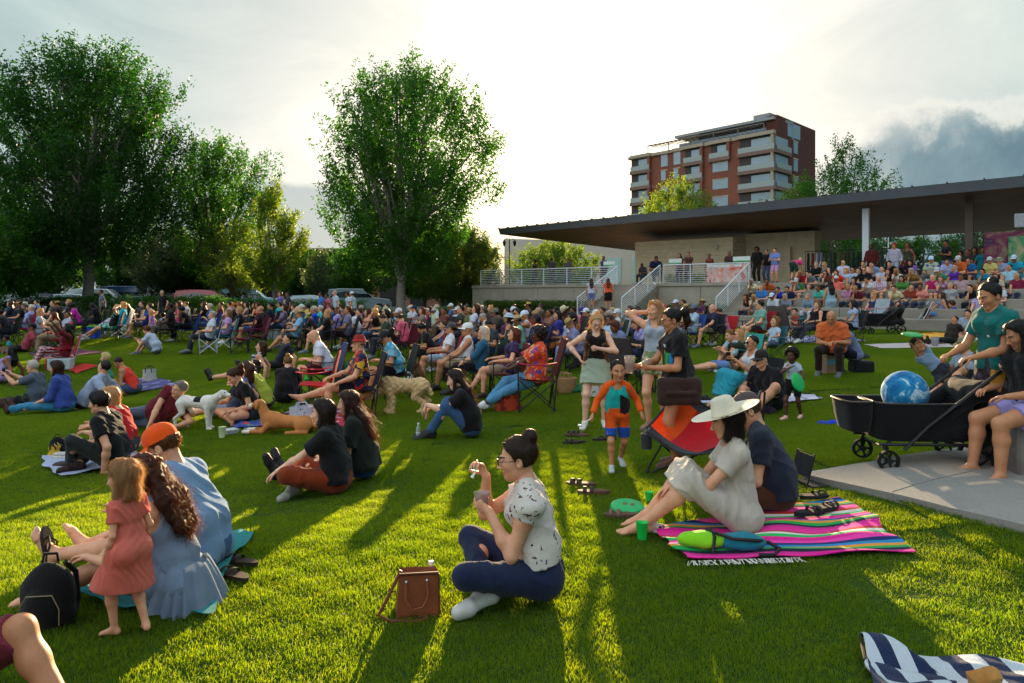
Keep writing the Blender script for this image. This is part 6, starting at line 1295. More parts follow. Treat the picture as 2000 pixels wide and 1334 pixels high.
hero((1516, 1000), 164, p, 1.06, 'person in navy tee and trucker cap hunched beside the white linen dress', hair=('short', '#5a4a40'), top=(C('#252c3c', trans=.03), dict(sleeve=.6, loose=.02, hem=-.02)), bottom=('shorts', C('#5a3220'), dict(len=.85)), hat=('cap', '#5c4c48'), skin=1)
disc(G3(1225, 1000)+Vector((0, 0, .03)), 0, (8, 0), '#14a860', 'green flying disc lying at the end of the striped serape', .135)
for i, (x, y, rz) in enumerate(((1213, 1012, 80), (1240, 1000, 75))): sandal(G3(x, y), rz, '#5a4636', ['brown strappy sandal beside the green disc, nearer one', 'brown strappy sandal under the edge of the green disc'][i])
cup(G3(1254, 1056), '#18c050', 'bright green plastic cup standing at the left tip of the serape', .115, .043)
cup(G3(1268, 978)+Vector((0, 0, -.02)), '#30c858', 'small green cup lying beyond the knees of the hatted person', .08, .035)
s = SDF((-.1, -.08, -.01), (.1, .08, .1), .006); s.ell((0, 0, .03), (.07, .045, .04), None, .02); s.wob(.009, (70, 60, 80), 4); s.plane((0, 0, 0), (0, 0, -1)); V, Q = s.mesh(); me = npmesh('napkin', V, Q); me.materials.append(cloth('#e8dede', 'specks', '#b03060', '#a02050', scale=2)); link('napkin', me, None, True, G3(1282, 1042), label='crumpled white and pink napkin next to the green cup', category='napkin')
# lime and teal sling bag on the serape
rt = empty('sling_bag', G3(1410, 1082)+Vector((0, 0, .03)), 'lime green and teal sling bag with black straps on the serape', 'bag', -4)
for c_, cc, x0 in ((-.13, '#8ad81c', 0), (.13, '#147a8c', 0)):
    s = SDF((c_-.2, -.12, -.02), (c_+.2, .12, .14), .009); s.ell((c_, 0, .045), (.16, .085, .055), None, .02); s.wob(.006, (26, 26, 30), 2+c_*9); s.plane((0, 0, 0), (0, 0, -1)); V, Q = s.mesh(); me = npmesh('bag_section', V, Q); me.materials.append(C(cc, trans=.02)); link('bag_section', me, rt, True)
for pts in ([(-.08, -.1, .0), (-.06, -.06, .09), (-.06, .06, .1), (-.06, .1, .02)], [(.28, 0, .05), (.2, -.08, .08), (.05, -.09, .09), (-.1, .03, .11)], [(.3, .02, .04), (.36, -.05, .02), (.3, -.14, .01), (.2, -.15, .01)]): MB().tube(pts, .012, 6).build('strap', BLK, rt)
for i, (x, y, rz) in enumerate(((1580, 1018, -70), (1615, 1008, -55), (1590, 985, -75))): sandal(G3(x, y)+Vector((0, 0, .04)), rz, '#1e1e22', ['black strappy sandal on the serape, nearest of three', 'black strappy sandal on the serape, rightmost of three', 'black strappy sandal on the serape, farthest of three'][i])
rt = empty('seat_frame', G(1572, 950), 'thin black folding ground seat behind the navy tee person', 'chair', 100, .72); MB().tube([(-.18, .1, 0), (-.18, -.02, .42), (.18, -.02, .42), (.18, .1, 0)], .011, 6).build('frame', BLK, rt); MB().sheet(lambda u, v: ((u-.5)*.34, .06-.08*v, .15+.25*v), 4, 4, 0, (0, .01, 0)).build('backrest', C('#1c1d22'), rt); MB().box((0, -.18, .03), (.38, .4, .03), bev=.012).build('seat', C('#1c1d22'), rt)
bottle(G3(1352, 962), 'clear bottle with blue cap standing under the red camp chair', .17, cap='#2a60b0')
for i, (x, y, rz, lb) in enumerate(((1135, 950, 70, 'brown slide sandal lying in the grass, farther of the near pair'), (1160, 966, 80, 'brown slide sandal lying in the grass, nearer of the near pair'), (1130, 853, 60, 'dark brown sandal resting on the sunlit strip, upper one'), (1122, 868, 95, 'black slipper lying flat on the sunlit strip'), (1180, 862, 85, 'black flip-flop lying just behind the walking child'))): sandal(G3(x, y), rz, '#5a4030' if i < 3 else '#1c1818', lb, i == 4, .28)
sandal(G3(1124, 851), 110, '#5a4030', 'dark brown sandal resting on the sunlit strip, lower one')
# --- right side: wagon, teal top, block sitter
p = pose(STAND, sex='f', lean=4, wide=1.08, wr=[(-.12, .36, .99), (.16, .34, 1.0)], eh=[(-.6, -.8, -.2), (.6, -.8, -.2)], head=(4, 20, 0), hand=[((.2, 1, -.2), (0, -.2, -1), .6), ((-.2, 1, -.2), (0, -.2, -1), .6)])
r, J = hero((1952, 912), 186, p, 1.01, 'person in teal tee pushing a black wagon stroller, hair tied back', hair=('bun', '#17100c'), top=(C('#0c6a66', trans=.05), dict(sleeve=.6, loose=.012)), bottom=('trousers', C('#3a3038', pat='patch', c2='#5a4a58', c3='#221c24', scale=2), dict(len=1.9, loose=.01)), shoes=('sneaker', '#3a3a3e'), skin=2, ns=1200)
gl = empty('sunglasses', r.location, 'white-framed sunglasses hooked on the teal tee neckline', 'sunglasses', 96, 1.01); MB().tube([(-.03, .13, 1.27), (-.05, .135, 1.2), (-.045, .14, 1.17)], .006, 6).build('frame', WHITE, gl); MB().ball((-.04, .138, 1.19), (.022, .008, .028), 10).build('lens', surf('#d8dce0', .2), gl)
blk = empty('concrete_block', G(2040, 925), 'weathered concrete seat block at the right border', 'seat block', -8); MB().box((0, .0, .24), (.78, .7, .5), bev=.02).build('block', surf('#77706a', .9, .3, 3, bumps=.5, bscale=30, key='old_concrete'), blk)
p = pose(CHAIR, sex='f', lean=6, wide=1.25, pel=(0, 0, .62), an=[(-.2, .42, .08), (.12, .46, .08)], wr=[(-.1, .3, .72), (.2, .28, .75)], head=(0, 20, 0), toe=[(-.3, 1, -.1), (.2, 1, -.1)])
r, J = hero((2022, 935), 178, p, .98, 'person in black top and lavender shorts seated on the concrete block', hair=('long', '#0f0b09'), top=(C('#101012', trans=.02), dict(sleeve=.5, loose=.02)), bottom=('shorts', C('#a79cd6'), dict(len=.62, loose=.01)), skin=2, ns=2000)
for i in (0, 1): sandal(loc2w(r, J['an%d' % i]+V3(0, .06, -.085)), 88, '#17171a', ['black strappy sandal on the near foot of the block sitter', 'black strappy sandal on the far foot of the block sitter'][i])
def wagon(at_, rz, label, sc=1):
    r = empty('wagon_stroller', at_, label, 'wagon stroller', rz, sc); fb = C('#101013', trans=0); fr = surf('#1a1a1d', .4, .08, key='satin_black')
    def shell(name, x0, x1, z0, z1, w, tap, ztop=None):
        m = MB(); n = 28
        def ring(x0_, x1_, w_, z): 
            out = []
            for k in range(n):
                t = 2*math.pi*k/n; c, s_ = math.cos(t), math.sin(t); sx = (abs(c)**.45)*(1 if c > 0 else -1); sy = (abs(s_)**.45)*(1 if s_ > 0 else -1)
                out.append(((x0_+x1_)/2+(x1_-x0_)/2*sx, w_/2*sy, z))
            return out
        R_ = [ring(x0+tap, x1-tap*.4, w-.08, z0), ring(x0+tap*.4, x1-tap*.1, w-.02, (z0+z1)/2), ring(x0, x1, w, z1), ring(x0+.015, x1-.015, w-.03, z1), ring(x0+tap, x1-tap*.3, w-.1, z0+.03)]
        m.add(sum(R_, []), [(i*n+k, i*n+(k+1) % n, (i+1)*n+(k+1) % n, (i+1)*n+k) for i in range(4) for k in range(n)]+[tuple(range(n))[::-1], tuple(range(4*n, 5*n))]); m.build(name, fb, r); MB().tube(R_[2], .011, 6, 0, True).build('rim', surf('#2e2c2a', .6), r)
    shell('tub', -.52, .38, .26, .60, .56, .06); shell('front_basket', -.76, -.5, .33, .605, .44, .05)
    m = MB()
    for g in (-.3, .3): m.tube([(-.3, g, .2), (-.1, g, .4), (.4, g, .8), (.72, g, 1.06)], .016, 8)
    m.tube([(.72, -.3, 1.06), (.75, 0, 1.09), (.72, .3, 1.06)], .019, 8); m.build('handle', fr, r)
    m = MB(); m.tube([(-.5, -.27, .24), (.42, -.27, .24)], .014, 6).tube([(-.5, .27, .24), (.42, .27, .24)], .014, 6).tube([(-.42, -.25, .2), (-.42, .25, .2)], .014, 6).tube([(.42, -.3, .17), (.42, .3, .17)], .014, 6); m.build('chassis', fr, r)
    for (x, rad) in ((-.42, .095), (.42, .14)):
        for g in (-1, 1):
            Mx = Matrix.Translation((x, g*(.27 if x < 0 else .33), rad))@Matrix.Rotation(R(90), 4, 'X'); w_ = MB().lathe([(rad*.78, -.02), (rad*.97, -.024), (rad, 0), (rad*.97, .024), (rad*.78, .02), (rad*.78, -.02)], 24, Mx).build('wheel', surf('#101011', .8, key='wheel_rubber'), r)
            m = MB(); m.lathe([(.001, -.03), (.026, -.03), (.026, .03), (.001, .03)], 12, Mx)
            for k in range(5): a = 2*math.pi*k/5; m.tube([Mx@Vector((0, 0, 0)), Mx@Vector((math.cos(a)*rad*.8, math.sin(a)*rad*.8, 0))], .011, 5)
            m.build('rim', fr, w_)
            if x < 0: MB().tube([(x, g*.27, rad), (x-.02, g*.23, .2), (x+.02, g*.25, .27)], .015, 6).build('fork', fr, r)
    m = MB(); m.sheet(lambda u, v: (.36+.22*v+.05*math.sin(math.pi*u), (u-.5)*.54, .34+.52*v), 8, 6, 0, (.02, 0, 0)).build('rear_panel', fb, r)
    s = SDF((-.05, -.32, .25), (.72, .32, .95), .016); s.ell((.42, 0, .7), (.13, .25, .1), None, .03)
    for g in (-1, 1): s.cap((.1, g*.24, .5), (.44, g*.24, .72), .05, .06, .05); s.cap((.15, g*.22, .36), (.5, g*.22, .36), .07, .07, .06)
    s.cap((.46, -.2, .36), (.46, .2, .7), .09, .09, .08); s.cap((.46, .2, .36), (.46, -.2, .7), .09, .09, .08); s.wob(.006, (18, 18, 18), 1); V, Q = s.mesh(); me = npmesh('folded_canopy', V, Q); me.materials.append(fb); link('folded_canopy', me, r, True)
    return r
wa = G(1800, 908); wg = wagon(wa, -3, 'black wagon stroller with wide tub, front basket and spoked wheels', 1.0)
WP = lambda v: wa+rotz(-3)@Vector(v)*1.0
s = MB().ball((0, 0, 0), .2, 36); s.build('beach_ball', cloth('#0d4a86', 'marble', '#1f86b8', '#cfe4ea', trans=0, scale=1.6), None, True, WP((-.16, -.02, .67)), label='large blue ocean-marbled ball riding in the black wagon', category='ball')
rt = empty('wagon_bag', WP((.86, -.12, .52)), 'dark brown leather bag hanging from the wagon handle', 'bag', 12); s = SDF((-.25, -.15, -.02), (.25, .15, .48), .013); s.ell((0, 0, .2), (.2, .1, .2), None, .02); s.ell((0, -.0, .12), (.22, .12, .12), None, .05); s.wob(.006, (15, 18, 12), 3); V, Q = s.mesh(); me = npmesh('bag_body', V, Q); me.materials.append(surf('#3c1f1a', .45, .2, 9, bumps=.3, bscale=60)); link('bag_body', me, rt, True)
MB().tube([(-.12, -.09, .36), (-.1, -.06, .5), (.08, -.06, .5), (.1, -.09, .36)], .012, 6).build('strap', surf('#2c1714', .5), rt); MB().tube([(-.12, -.11, .28), (0, -.125, .3), (.12, -.11, .28)], .005, 5).build('zip', ALU, rt)
def sippy(at_, c1, c2, label, h=.2):
    r = empty('drink_bottle', at_, label, 'bottle'); MB().lathe([(.001, 0), (.036, .003), (.038, .05), (.034, .08), (.038, .14), (.001, .14)], 16).build('bottle_body', surf(c1, .3, .08), r); MB().lathe([(.04, .138), (.04, .17), (.02, .175), (.016, .2), (.001, .205)], 14).build('lid', surf(c2, .35), r); MB().tube([(0, 0, .2), (.03, 0, .23), (.045, 0, .2)], .008, 6).build('spout', surf(c2, .35), r); return r
sippy(WP((.55, -.1, .95)), '#38a040', '#e8d020', 'green and yellow drink bottle in the wagon tray'); sippy(WP((.66, -.05, 1.0)), '#38b8c0', '#2a98b0', 'turquoise drink bottle in the wagon tray'); sippy(WP((.76, -.1, 1.02)), '#c8d818', '#d8e020', 'lime yellow drink bottle at the top of the wagon handle')
MB().add([(-.1, 0, 0), (.1, 0, 0), (.12, 0, .17), (-.08, 0, .19), (-.1, .05, 0), (.1, .05, 0), (.12, .05, .17), (-.08, .05, .19)], [(0, 1, 2, 3), (7, 6, 5, 4), (0, 4, 5, 1), (1, 5, 6, 2), (2, 6, 7, 3), (3, 7, 4, 0)]).build('snack_box', surf('#b8842c', .7, .1), None, False, WP((.55, -.3, .72)), label='tan cardboard snack box tucked behind the wagon handle', category='box')
m = MB(); s = SDF((-.3, -.12, -.01), (.3, .12, .08), .012); s.ell((0, 0, .0), (.24, .08, .04), None, .02); s.wob(.012, (22, 30, 20), 5); V, Q = s.mesh(); me = npmesh('towel', V, Q); me.materials.append(C('#1840d0')); link('towel', me, None, True, G3(1632, 828), label='crumpled bright blue cloth lying under the wagon basket', category='cloth')
# --- striped beach blanket lower right
rt = blanket([(1690, 1275), (1740, 1420), (2120, 1420), (2080, 1325)], cloth('#1d2b4c', 'stripe', '#c4ccd4', scale=1), 'navy and white striped towel bunched at the lower right corner', .02, n=40, seed=8)
def tw(u, v):
    a = G(1680, 1262).lerp(G(1860, 1345), u); b = G(1720, 1400).lerp(G(1880, 1440), u); q = a.lerp(b, v); return (q.x, q.y, tz(q.x, q.y)+.06+.035*math.sin(u*5+v*6)+.02*math.sin(u*3+v*11))
rt.data.materials[0] = cloth('#1d2b4c', 'vstripe', '#c4ccd4', scale=.42)
m = MB(); m.sheet(tw, 30, 30, 0, .006); b_ = m.build('folded_corner', cloth('#1d2b4c', 'vstripe', '#c4ccd4', scale=.55), rt); b_.matrix_parent_inverse = Matrix.Translation(-rt.location)
MB().tube([G(1690, 1310)+Vector((0, 0, .05)), G(1680, 1266)+Vector((0, 0, .06)), G(1700, 1262)+Vector((0, 0, .06)), G(1760, 1295)+Vector((0, 0, .08))], .008, 6).build('black_binding', BLK, rt).matrix_parent_inverse = Matrix.Translation(-rt.location)
pb = empty('paper_bag', G(1925, 1385)+Vector((0, 0, .08)), 'small open brown paper bag on the striped towel', 'paper bag', 20, .7); m = MB(); m.sheet(lambda u, v: (.09*math.cos(6.283*u)*(1+.3*v)+.012*math.sin(12*u), .06*math.sin(6.283*u)*(1+.3*v), .09*v+.012*math.sin(19*u)*v), 24, 5, 0).build('paper', surf('#b58a4c', .8, .15, 20), pb)
# --- middle distance, near the dogs
p = pose(CROSS, sex='f', lean=16, slouch=9, wr=[(-.1, .34, .2), (.32, .52, .28)], eh=[(-.5, -.3, -1), (.5, .1, -1)], head=(0, 28, 0))
hero((492, 822), 222, p, 1.0, 'person in black tee cross-legged, reaching toward the white dog', hair=('pony', '#4a2a16'), top=(C('#141416'), dict(sleeve=.5)), bottom=('shorts', C('#20242c'), dict(len=.45)), skin=1)
FR = ((.6, 0, .8), (0, 1, 0), (-.8, 0, .6))
p = pose(CROSS, sex='m', frame=FR, pel=(0, 0, .15), headfree=0, lean=0, slouch=2, an=[(.84, .1, .07), (.72, .3, .07)], kh=[(0, 1, .2), (0, 1, .3)], wr=[(-.52, .3, .06), (-.2, .36, .1)], eh=[(-1, .2, -.6), (.2, .6, .1)], head=(-20, 10, 0), toe=[(.3, 1, 0), (.3, 1, 0)])
hero((298, 834), 262, p, 1.0, 'person in dark red tee lying on their side, propped on one elbow', hair=('short', '#8a8886'), top=(C('#6a1c24'), dict(sleeve=.55, loose=.015)), bottom=('trousers', C('#5a6478'), dict(len=1.9)), skin=1)
p = pose(CROSS, sex='m', lean=6, slouch=8, wr=[(-.2, .0, .06), (.1, .4, .28)], eh=[(-.4, -.8, .2), (.4, -.2, -1)], an=[(.05, .5, .08), (-.1, .34, .08)], kh=[(-.5, 1, .9), (.8, 1, .35)], toe=[(0, 1, -.1), (-.8, .6, 0)])
hero((222, 918), 181, p, 1.02, 'person in black polo sitting on the white blanket, one arm down', hair=('mop', '#150e0a'), top=(C('#101114', trans=.02), dict(sleeve=.55, loose=.014)), bottom=('trousers', C('#2c2e2c'), dict(len=1.88)), shoes=('sneaker', '#2e1a16'), skin=1)
p = pose(KNEES, sex='f', lean=10, slouch=9, an=[(-.1, .42, .07), (.12, .46, .07)], wr=[(-.05, .5, .3), (.08, .48, .34)], head=(0, 4, 0))
hero((248, 888), 181, p, .98, 'person in bright red sleeveless top behind the black polo person', hair=('bob', '#b89a6c'), top=(C('#d01c28'), dict(sleeve=0)), bottom=('shorts', C('#3a3a40'), dict(len=.6)), skin=1, glasses='glasses')
blanket([(78, 895), (110, 936), (290, 905), (262, 868)], C('#b4bedc'), 'white fringed blanket under the person in black polo', .02, seed=3)
backpack(G3(112, 888), 30, '#101012', 'black duffel-like backpack lying on the far corner of the white blanket', .5); bag(G3(106, 893), 10, (.14, .1, .12), surf('#c8a020', .6), 'small yellow snack bag leaning on the black backpack', 'snack_bag')
MB().box((0, 0, .03), (.2, .12, .06), bev=.01).box((0, 0, .075), (.17, .1, .03), bev=.01).build('food_box', surf('#bdb8b0', .5, .25, 30), None, False, G3(122, 900), label='clear takeaway box of snacks on the white blanket', category='box')
bottle(G3(134, 902), 'small clear bottle on the white blanket beside the takeaway box', .15)
p = pose(OUT, sex='m', lean=-2, slouch=8, wr=[(-.1, .5, .62), (.1, .52, .63)], eh=[(-.4, 0, -1), (.4, 0, -1)], hand=[((.2, .6, .6), (0, .7, -.4), .5)]*2)
r, J = hero((72, 796), 184, p, 1.0, 'grey-haired person in grey shirt holding up a phone, at the left edge', hair=('short', '#c8c8c8'), top=(C('#5a6474'), dict(sleeve=.6, loose=.02)), bottom=('trousers', C('#16181e'), {}), shoes=('sneaker', '#1c1a18'), skin=1)
MB().box((0, 0, 0), (.01, .075, .15), bev=.003).build('phone', surf('#101114', .2), None, True, loc2w(r, (J['wr0']+J['wr1'])/2+V3(0, .09, .05)), label='black phone raised by the person in grey shirt', category='phone')
p = pose(OUT, sex='f', lean=4, slouch=7, wr=[(-.12, .36, .2), (.2, .36, .18)], eh=[(-.4, -.2, -1), (.4, 0, -1)])
hero((126, 806), 186, p, .98, 'person in blue blouse and jeans sitting with legs stretched left', hair=('bob', '#3a1a14'), top=(C('#3c54a8'), dict(sleeve=1.3, loose=.02)), bottom=('trousers', C('#3a86ac'), {}), shoes=('sandal', '#4a3024'), skin=1)
p = pose(OUT, sex='m', lean=-34, wr=[(-.26, -.28, .05), (.26, -.3, .05)], head=(-30, -8, 0))
hero((166, 800), 190, p, 1.04, 'person in white shirt and dark jacket reclining on the lawn', hair=('crop', '#241814'), top=(C('#aebad6'), dict(sleeve=1.8, loose=.015)), bottom=('trousers', C('#12141e'), {}), shoes=('sneaker', '#1a1816'), skin=1)
p = pose(STAND, sex='f', child=1, pel=(0, 0, .8), wr=[(-.2, .16, .95), (.2, .2, 1.0)], lean=6)
hero((212, 776), 200, p, .57, 'toddler in turquoise flowered sundress with pale curly hair', hair=('afro', '#d8c494'), bottom=('dress', C('#1f9a80', pat='specks', c2='#e8c040', c3='#e0a060', scale=2), dict(len=1.0, flare=.08, sleeve=.2)), skin=0)
p = pose(CROSS, sex='f', lean=20, slouch=10, wr=[(-.06, .36, .3), (.1, .38, .3)], head=(0, 26, 0))
hero((262, 770), 186, p, 1.0, 'person in coral tank top bending over their hands, braided hair', hair=('crop', '#3a1c14'), top=(C('#f0402c'), dict(sleeve=0)), bottom=('shorts', C('#4a5874'), dict(len=.6)), skin=2)
blanket([(228, 745), (262, 770), (352, 752), (300, 738)], C('#4a4480', pat='floral', c2='#8a8ab8', c3='#28264a', scale=.5), 'purple patterned blanket beside the person in coral tank', .02, seed=6)
bag(G3(292, 745), 5, (.34, .16, .28), C('#b8b4ac'), 'white canvas tote with black handles on the purple blanket', handle='#141414')
p = pose(CHAIR, sex='f', lean=-18, pel=(0, 0, .3), wide=1.15, an=[(-.12, .6, .08), (.12, .6, .08)], wr=[(-.42, .2, 1.05), (.42, .2, .98)], eh=[(-1, 0, -.6), (1, 0, -.6)], head=(-20, 0, 0))
hero((122, 716), 218, p, 1.04, 'laughing person in red plaid shirt with both arms raised', hair=('long', '#120c0a'), top=(C('#8a1824', pat='check', c2='#5a1420'), dict(sleeve=1.2, loose=.02)), bottom=('trousers', C('#8a1824', pat='check', c2='#d8c8c8'), {}), skin=4)
camp_chair(G(124, 714), 214, '#e01830', 'low red beach chair under the person in red plaid shirt', 1.1, low=True, frame='alu')
cr = empty('storage_crate', G(118, 722), 'white and red plastic crate in front of the red beach chair', 'crate', 20); m = MB()
m.box((0, 0, .02), (.5, .34, .03), bev=.01)
for y in (-.17, .17): m.box((0, y, .15), (.5, .02, .26), bev=.01)
for x in (-.25, .25): m.box((x, 0, .15), (.02, .34, .26), bev=.01)
m.build('tub', surf('#b8c4c8', .4, .06), cr); MB().box((-.28, 0, .14), (.03, .36, .28), bev=.01).build('end_panel', surf('#c01c1c', .4), cr)
blanket([(58, 690), (75, 704), (205, 690), (150, 682)], C('#5a2038', pat='floral', c2='#8a3050', c3='#3a1424', scale=.5), 'maroon patterned mat behind the red beach chair', .015, seed=9)
blanket([(130, 722), (150, 732), (190, 716), (165, 712)], C('#d02418'), 'red mat sticking out beside the white and red crate', .02, seed=12)
# dogs
r, hd = dog(G(386, 838), -14+0, .5, 'white', 'white dog with black patches standing beside the lying person', [surf('#d8d4c8', .9, .1, 20, bumps=.3, bscale=90), surf('#17130f', .9)], res=.0095); 
dog(G(560, 846), 178, .56, 'tan', 'tan short-haired dog lying stretched on the grass', [surf('#b8743c', .8, .16, 9, bumps=.2, bscale=120), surf('#e6dccb', .8)], lie=True)
dog(G(790, 806), 181, .56, 'down', 'cream curly-coated dog sniffing the grass with lowered head', [surf('#c8a878', .95, .16, 30, bumps=.6, bscale=70), surf('#d8c8a8', .9)], curly=True, res=.011)
dog(G(822, 762), 240, .42, 'small', 'small brown dog sitting beside the black backpack, facing the camera', [surf('#7a5438', .95, .2, 20, bumps=.5, bscale=80), surf('#d8c8a8', .9)], sit=True, curly=True, res=.012)
blanket([(440, 820), (455, 842), (545, 832), (520, 812)], C('#2a4aa0', pat='floral', c2='#28a078', c3='#d83c50', scale=.6), 'multicoloured blanket between the white dog and the tan dog', .025, seed=13)
cup(G3(434, 856), '#cfe0b0', 'pale yellow plastic cup standing left of the takeaway tray', .14, .05)
MB().lathe([(.001, 0), (.1, 0), (.13, .06), (.001, .07)], 4).build('takeaway_tray', surf('#c8ced2', .3), None, False, G3(450, 848), label='white takeaway tray lying beside the pale yellow cup', category='tray')
bottle(G3(478, 842), 'clear bottle lying left of two before the tan dog', .2, tilt=85, rz=80); bottle(G3(503, 843), 'clear bottle lying right of two before the tan dog', .2, tilt=85, rz=95)
# hat man with floral shirt
p = pose(CHAIRX, sex='m', lean=-10, an=[(-.1, .5, .08), (-.08, .82, .36)], kh=[(-.1, 1, .6), (0, .5, 1)], toe=[(0, 1, -.1), (-.1, .9, .5)], head=(-25, 0, 0), wr=[(-.18, .3, .56), (.16, .36, .62)])
hero((698, 815), 200, p, 1.02, 'person in red fedora and flower-print shirt, barefoot with legs crossed', hair=('bald', '#5a4a40'), top=(C('#1f2c50', pat='floral', c2='#c82820', c3='#e8b030', scale=1.1), dict(sleeve=.6, loose=.02)), bottom=('shorts', C('#14141a'), dict(len=.7)), hat=('fedora', '#a02c2c', '#d04038'), glasses='glasses', skin=1)
camp_chair(G(704, 812), 196, '#2a2238', 'dark camp chair under the person in red fedora and print shirt', 1.08)
camp_chair(G(618, 800), 190, '#d81c2c', 'red and black folding chair standing empty behind the crossed bare legs', 1.05)
bl = blanket([(555, 812), (590, 838), (690, 835), (660, 800)], C('#c82040', pat='floral', c2='#f0d0d8', c3='#6a3080', scale=.6), 'pink and white blanket spread before the red folding chair', .03, seed=15)
bag(G3(590, 826), 20, (.4, .2, .24), C('#c4ccd8', pat='specks', c2='#20408a', c3='#20408a', scale=1.5), 'white shopping bag printed with blue marks on the pink blanket', handle='#c4ccd8')
# orange floral person
p = pose(CHAIR, sex='f', lean=-12, wide=1.22, an=[(-.08, .78, .1), (.08, .7, .1)], kh=[(0, .6, 1)]*2, wr=[(-.1, .4, .62), (.08, .42, .64)], hand=[((.3, .9, .1), (0, -.3, -1), .6), None], head=(0, 5, 0))
hero((1045, 800), 184, p, 1.04, 'person in orange flower-print blouse and jeans reclining in a camp chair', hair=('afro', '#24140c'), top=(C('#e0481c', pat='floral', c2='#f0a070', c3='#6a4aa0', scale=1.5), dict(sleeve=.9, loose=.03)), bottom=('trousers', C('#5a94bc'), dict(len=1.85)), shoes=('sneaker', '#d8dade'), glasses='sunglasses', skin=4)
camp_chair(G(1050, 800), 182, '#5a1a20', 'maroon camp chair with patterned seat under the orange-bloused person', 1.2, arm='#c02848')
bag(G3(992, 802), 10, (.42, .25, .25), C('#a83c20', pat='patch', c2='#701c18', c3='#c86a30'), 'slouchy rust-red tote under the jeans of the orange-bloused person'); 
# woman with phone and sunglasses group at right
p = pose(CHAIR, sex='f', lean=-8, pel=(0, 0, .32), an=[(-.12, .62, .08), (.12, .56, .08)], wr=[(-.06, .34, .72), (.05, .35, .70)], eh=[(-.6, 0, -1), (.6, 0, -1)])
r, J = hero((1468, 792), 198, p, 1.0, 'person in white strapless top and turquoise skirt looking at a phone', hair=('crop', '#1a100c'), top=(C('#dfe4ea'), dict(sleeve=0, hem=.0)), bottom=('skirt', C('#2fa8c0', trans=.25), dict(len=1.8, flare=.03)), glasses='sunglasses', skin=2)
MB().box((0, 0, 0), (.075, .01, .14), bev=.003).build('phone', surf('#201014', .25), None, True, loc2w(r, (J['wr0']+J['wr1'])/2+V3(0, .08, .06)), label='dark phone held up by the person in turquoise skirt', category='phone')
camp_chair(G(1474, 790), 196, '#1c1c22', 'low black beach chair under the person in turquoise skirt', 1.0, low=True)
p = pose(KNEES, sex='m', lean=8, wide=1.2, an=[(-.2, .5, .07), (.2, .42, .07)], kh=[(-.8, .6, 1), (.8, .6, .8)], wr=[(-.16, .42, .26), (.14, .4, .28)], head=(0, 0, 0))
r, J = hero((1508, 802), 204, p, 1.04, 'person in black tee, cap and white sunglasses sitting on the ground', hair=('crop', '#14100e'), top=(C('#1c181c'), dict(sleeve=.6, loose=.02)), bottom=('shorts', C('#1c2030'), dict(len=.85)), hat=('cap', '#2c2624'), glasses='sunglasses', skin=1)
p = pose(STAND, sex='f', child=1, pel=(0, 0, .8), an=[(-.1, -.18, .1), (.1, .16, .08)], wr=[(-.28, .26, .9), (-.02, .17, 1.2)], eh=[(-.8, -.5, -.5), (.9, .3, -.6)], head=(0, 8, 0))
r, J = hero((1549, 820), 225, p, .605, 'small child in white cartoonless tee and black shorts holding a green disc', hair=('afro', '#120c0a'), top=(C('#b8c8dc', pat='specks', c2='#d84838', c3='#e0a030', scale=.5), dict(sleeve=.5)), bottom=('shorts', C('#141216'), dict(len=.7)), shoes=('sandal', '#e0a8a0'), skin=4)
r['label'] = 'small child in pale printed tee and black shorts holding a green disc'
disc(loc2w(r, J['wr0']+V3(.02, .1, 0)), 30, (70, 15), '#18b058', 'green flying disc held by the small child in pale tee', .13, .02)
blanket([(1362, 785), (1400, 800), (1610, 782), (1560, 772)], C('#c8c4dc', pat='floral', c2='#e8e4ee', c3='#9088b0', scale=.5), 'pale patterned blanket under the group with sunglasses', .02, seed=17)
bpk = MB().box((0, 0, .1), (.12, .1, .2), bev=.02).lathe([(.001, .3), (.035, .29), (.04, .2), (.05, .2)], 12).build('lantern', surf('#181214', .4), None, True, G3(1428, 795), label='small black camping lantern on the pale patterned blanket', category='lantern')
for i, (x, y, c_) in enumerate(((1372, 785, '#1c1c20'), (1495, 808, '#2a2038'))):
    s = SDF((-.2, -.12, -.01), (.2, .12, .12), .012); s.ell((0, 0, .03), (.15, .09, .06), None, .02); s.wob(.01, (34, 30, 30), i); s.plane((0, 0, 0), (0, 0, -1)); V, Q = s.mesh(); me = npmesh('clothes_heap', V, Q); me.materials.append(C(c_)); link('clothes_heap', me, None, True, G3(x, y), label=['dark heap of shoes at the left of the pale blanket', 'dark purple heap of clothes before the black-capped person'][i], category='clothes')
p = pose(CHAIR, sex='m', lean=12, slouch=9, an=[(-.16, .38, .08), (.2, .28, .08)], wr=[(-.1, .3, .62), (.06, .36, .6)], head=(0, 22, 0), wide=1.05)
hero((1628, 732), 236, p, 1.02, 'person in orange tee and brown trousers looking down at a cap in hand', hair=('bald', '#4a3a30'), top=(C('#e0703c'), dict(sleeve=.7, loose=.03)), bottom=('trousers', C('#2c1c14'), {}), shoes=('sneaker', '#5a5a60'), skin=2)
st = empty('stool', G(1632, 728), 'low dark folding stool under the person in orange tee', 'stool'); MB().box((0, 0, .4), (.36, .34, .03), bev=.01).build('seat', C('#1a1a1e'), st); MB().tube([(-.16, -.14, 0), (.16, -.14, .39)], .012, 6).tube([(.16, -.14, 0), (-.16, -.14, .39)], .012, 6).tube([(-.16, .14, 0), (.16, .14, .39)], .012, 6).tube([(.16, .14, 0), (-.16, .14, .39)], .012, 6).build('legs', BLK, st)
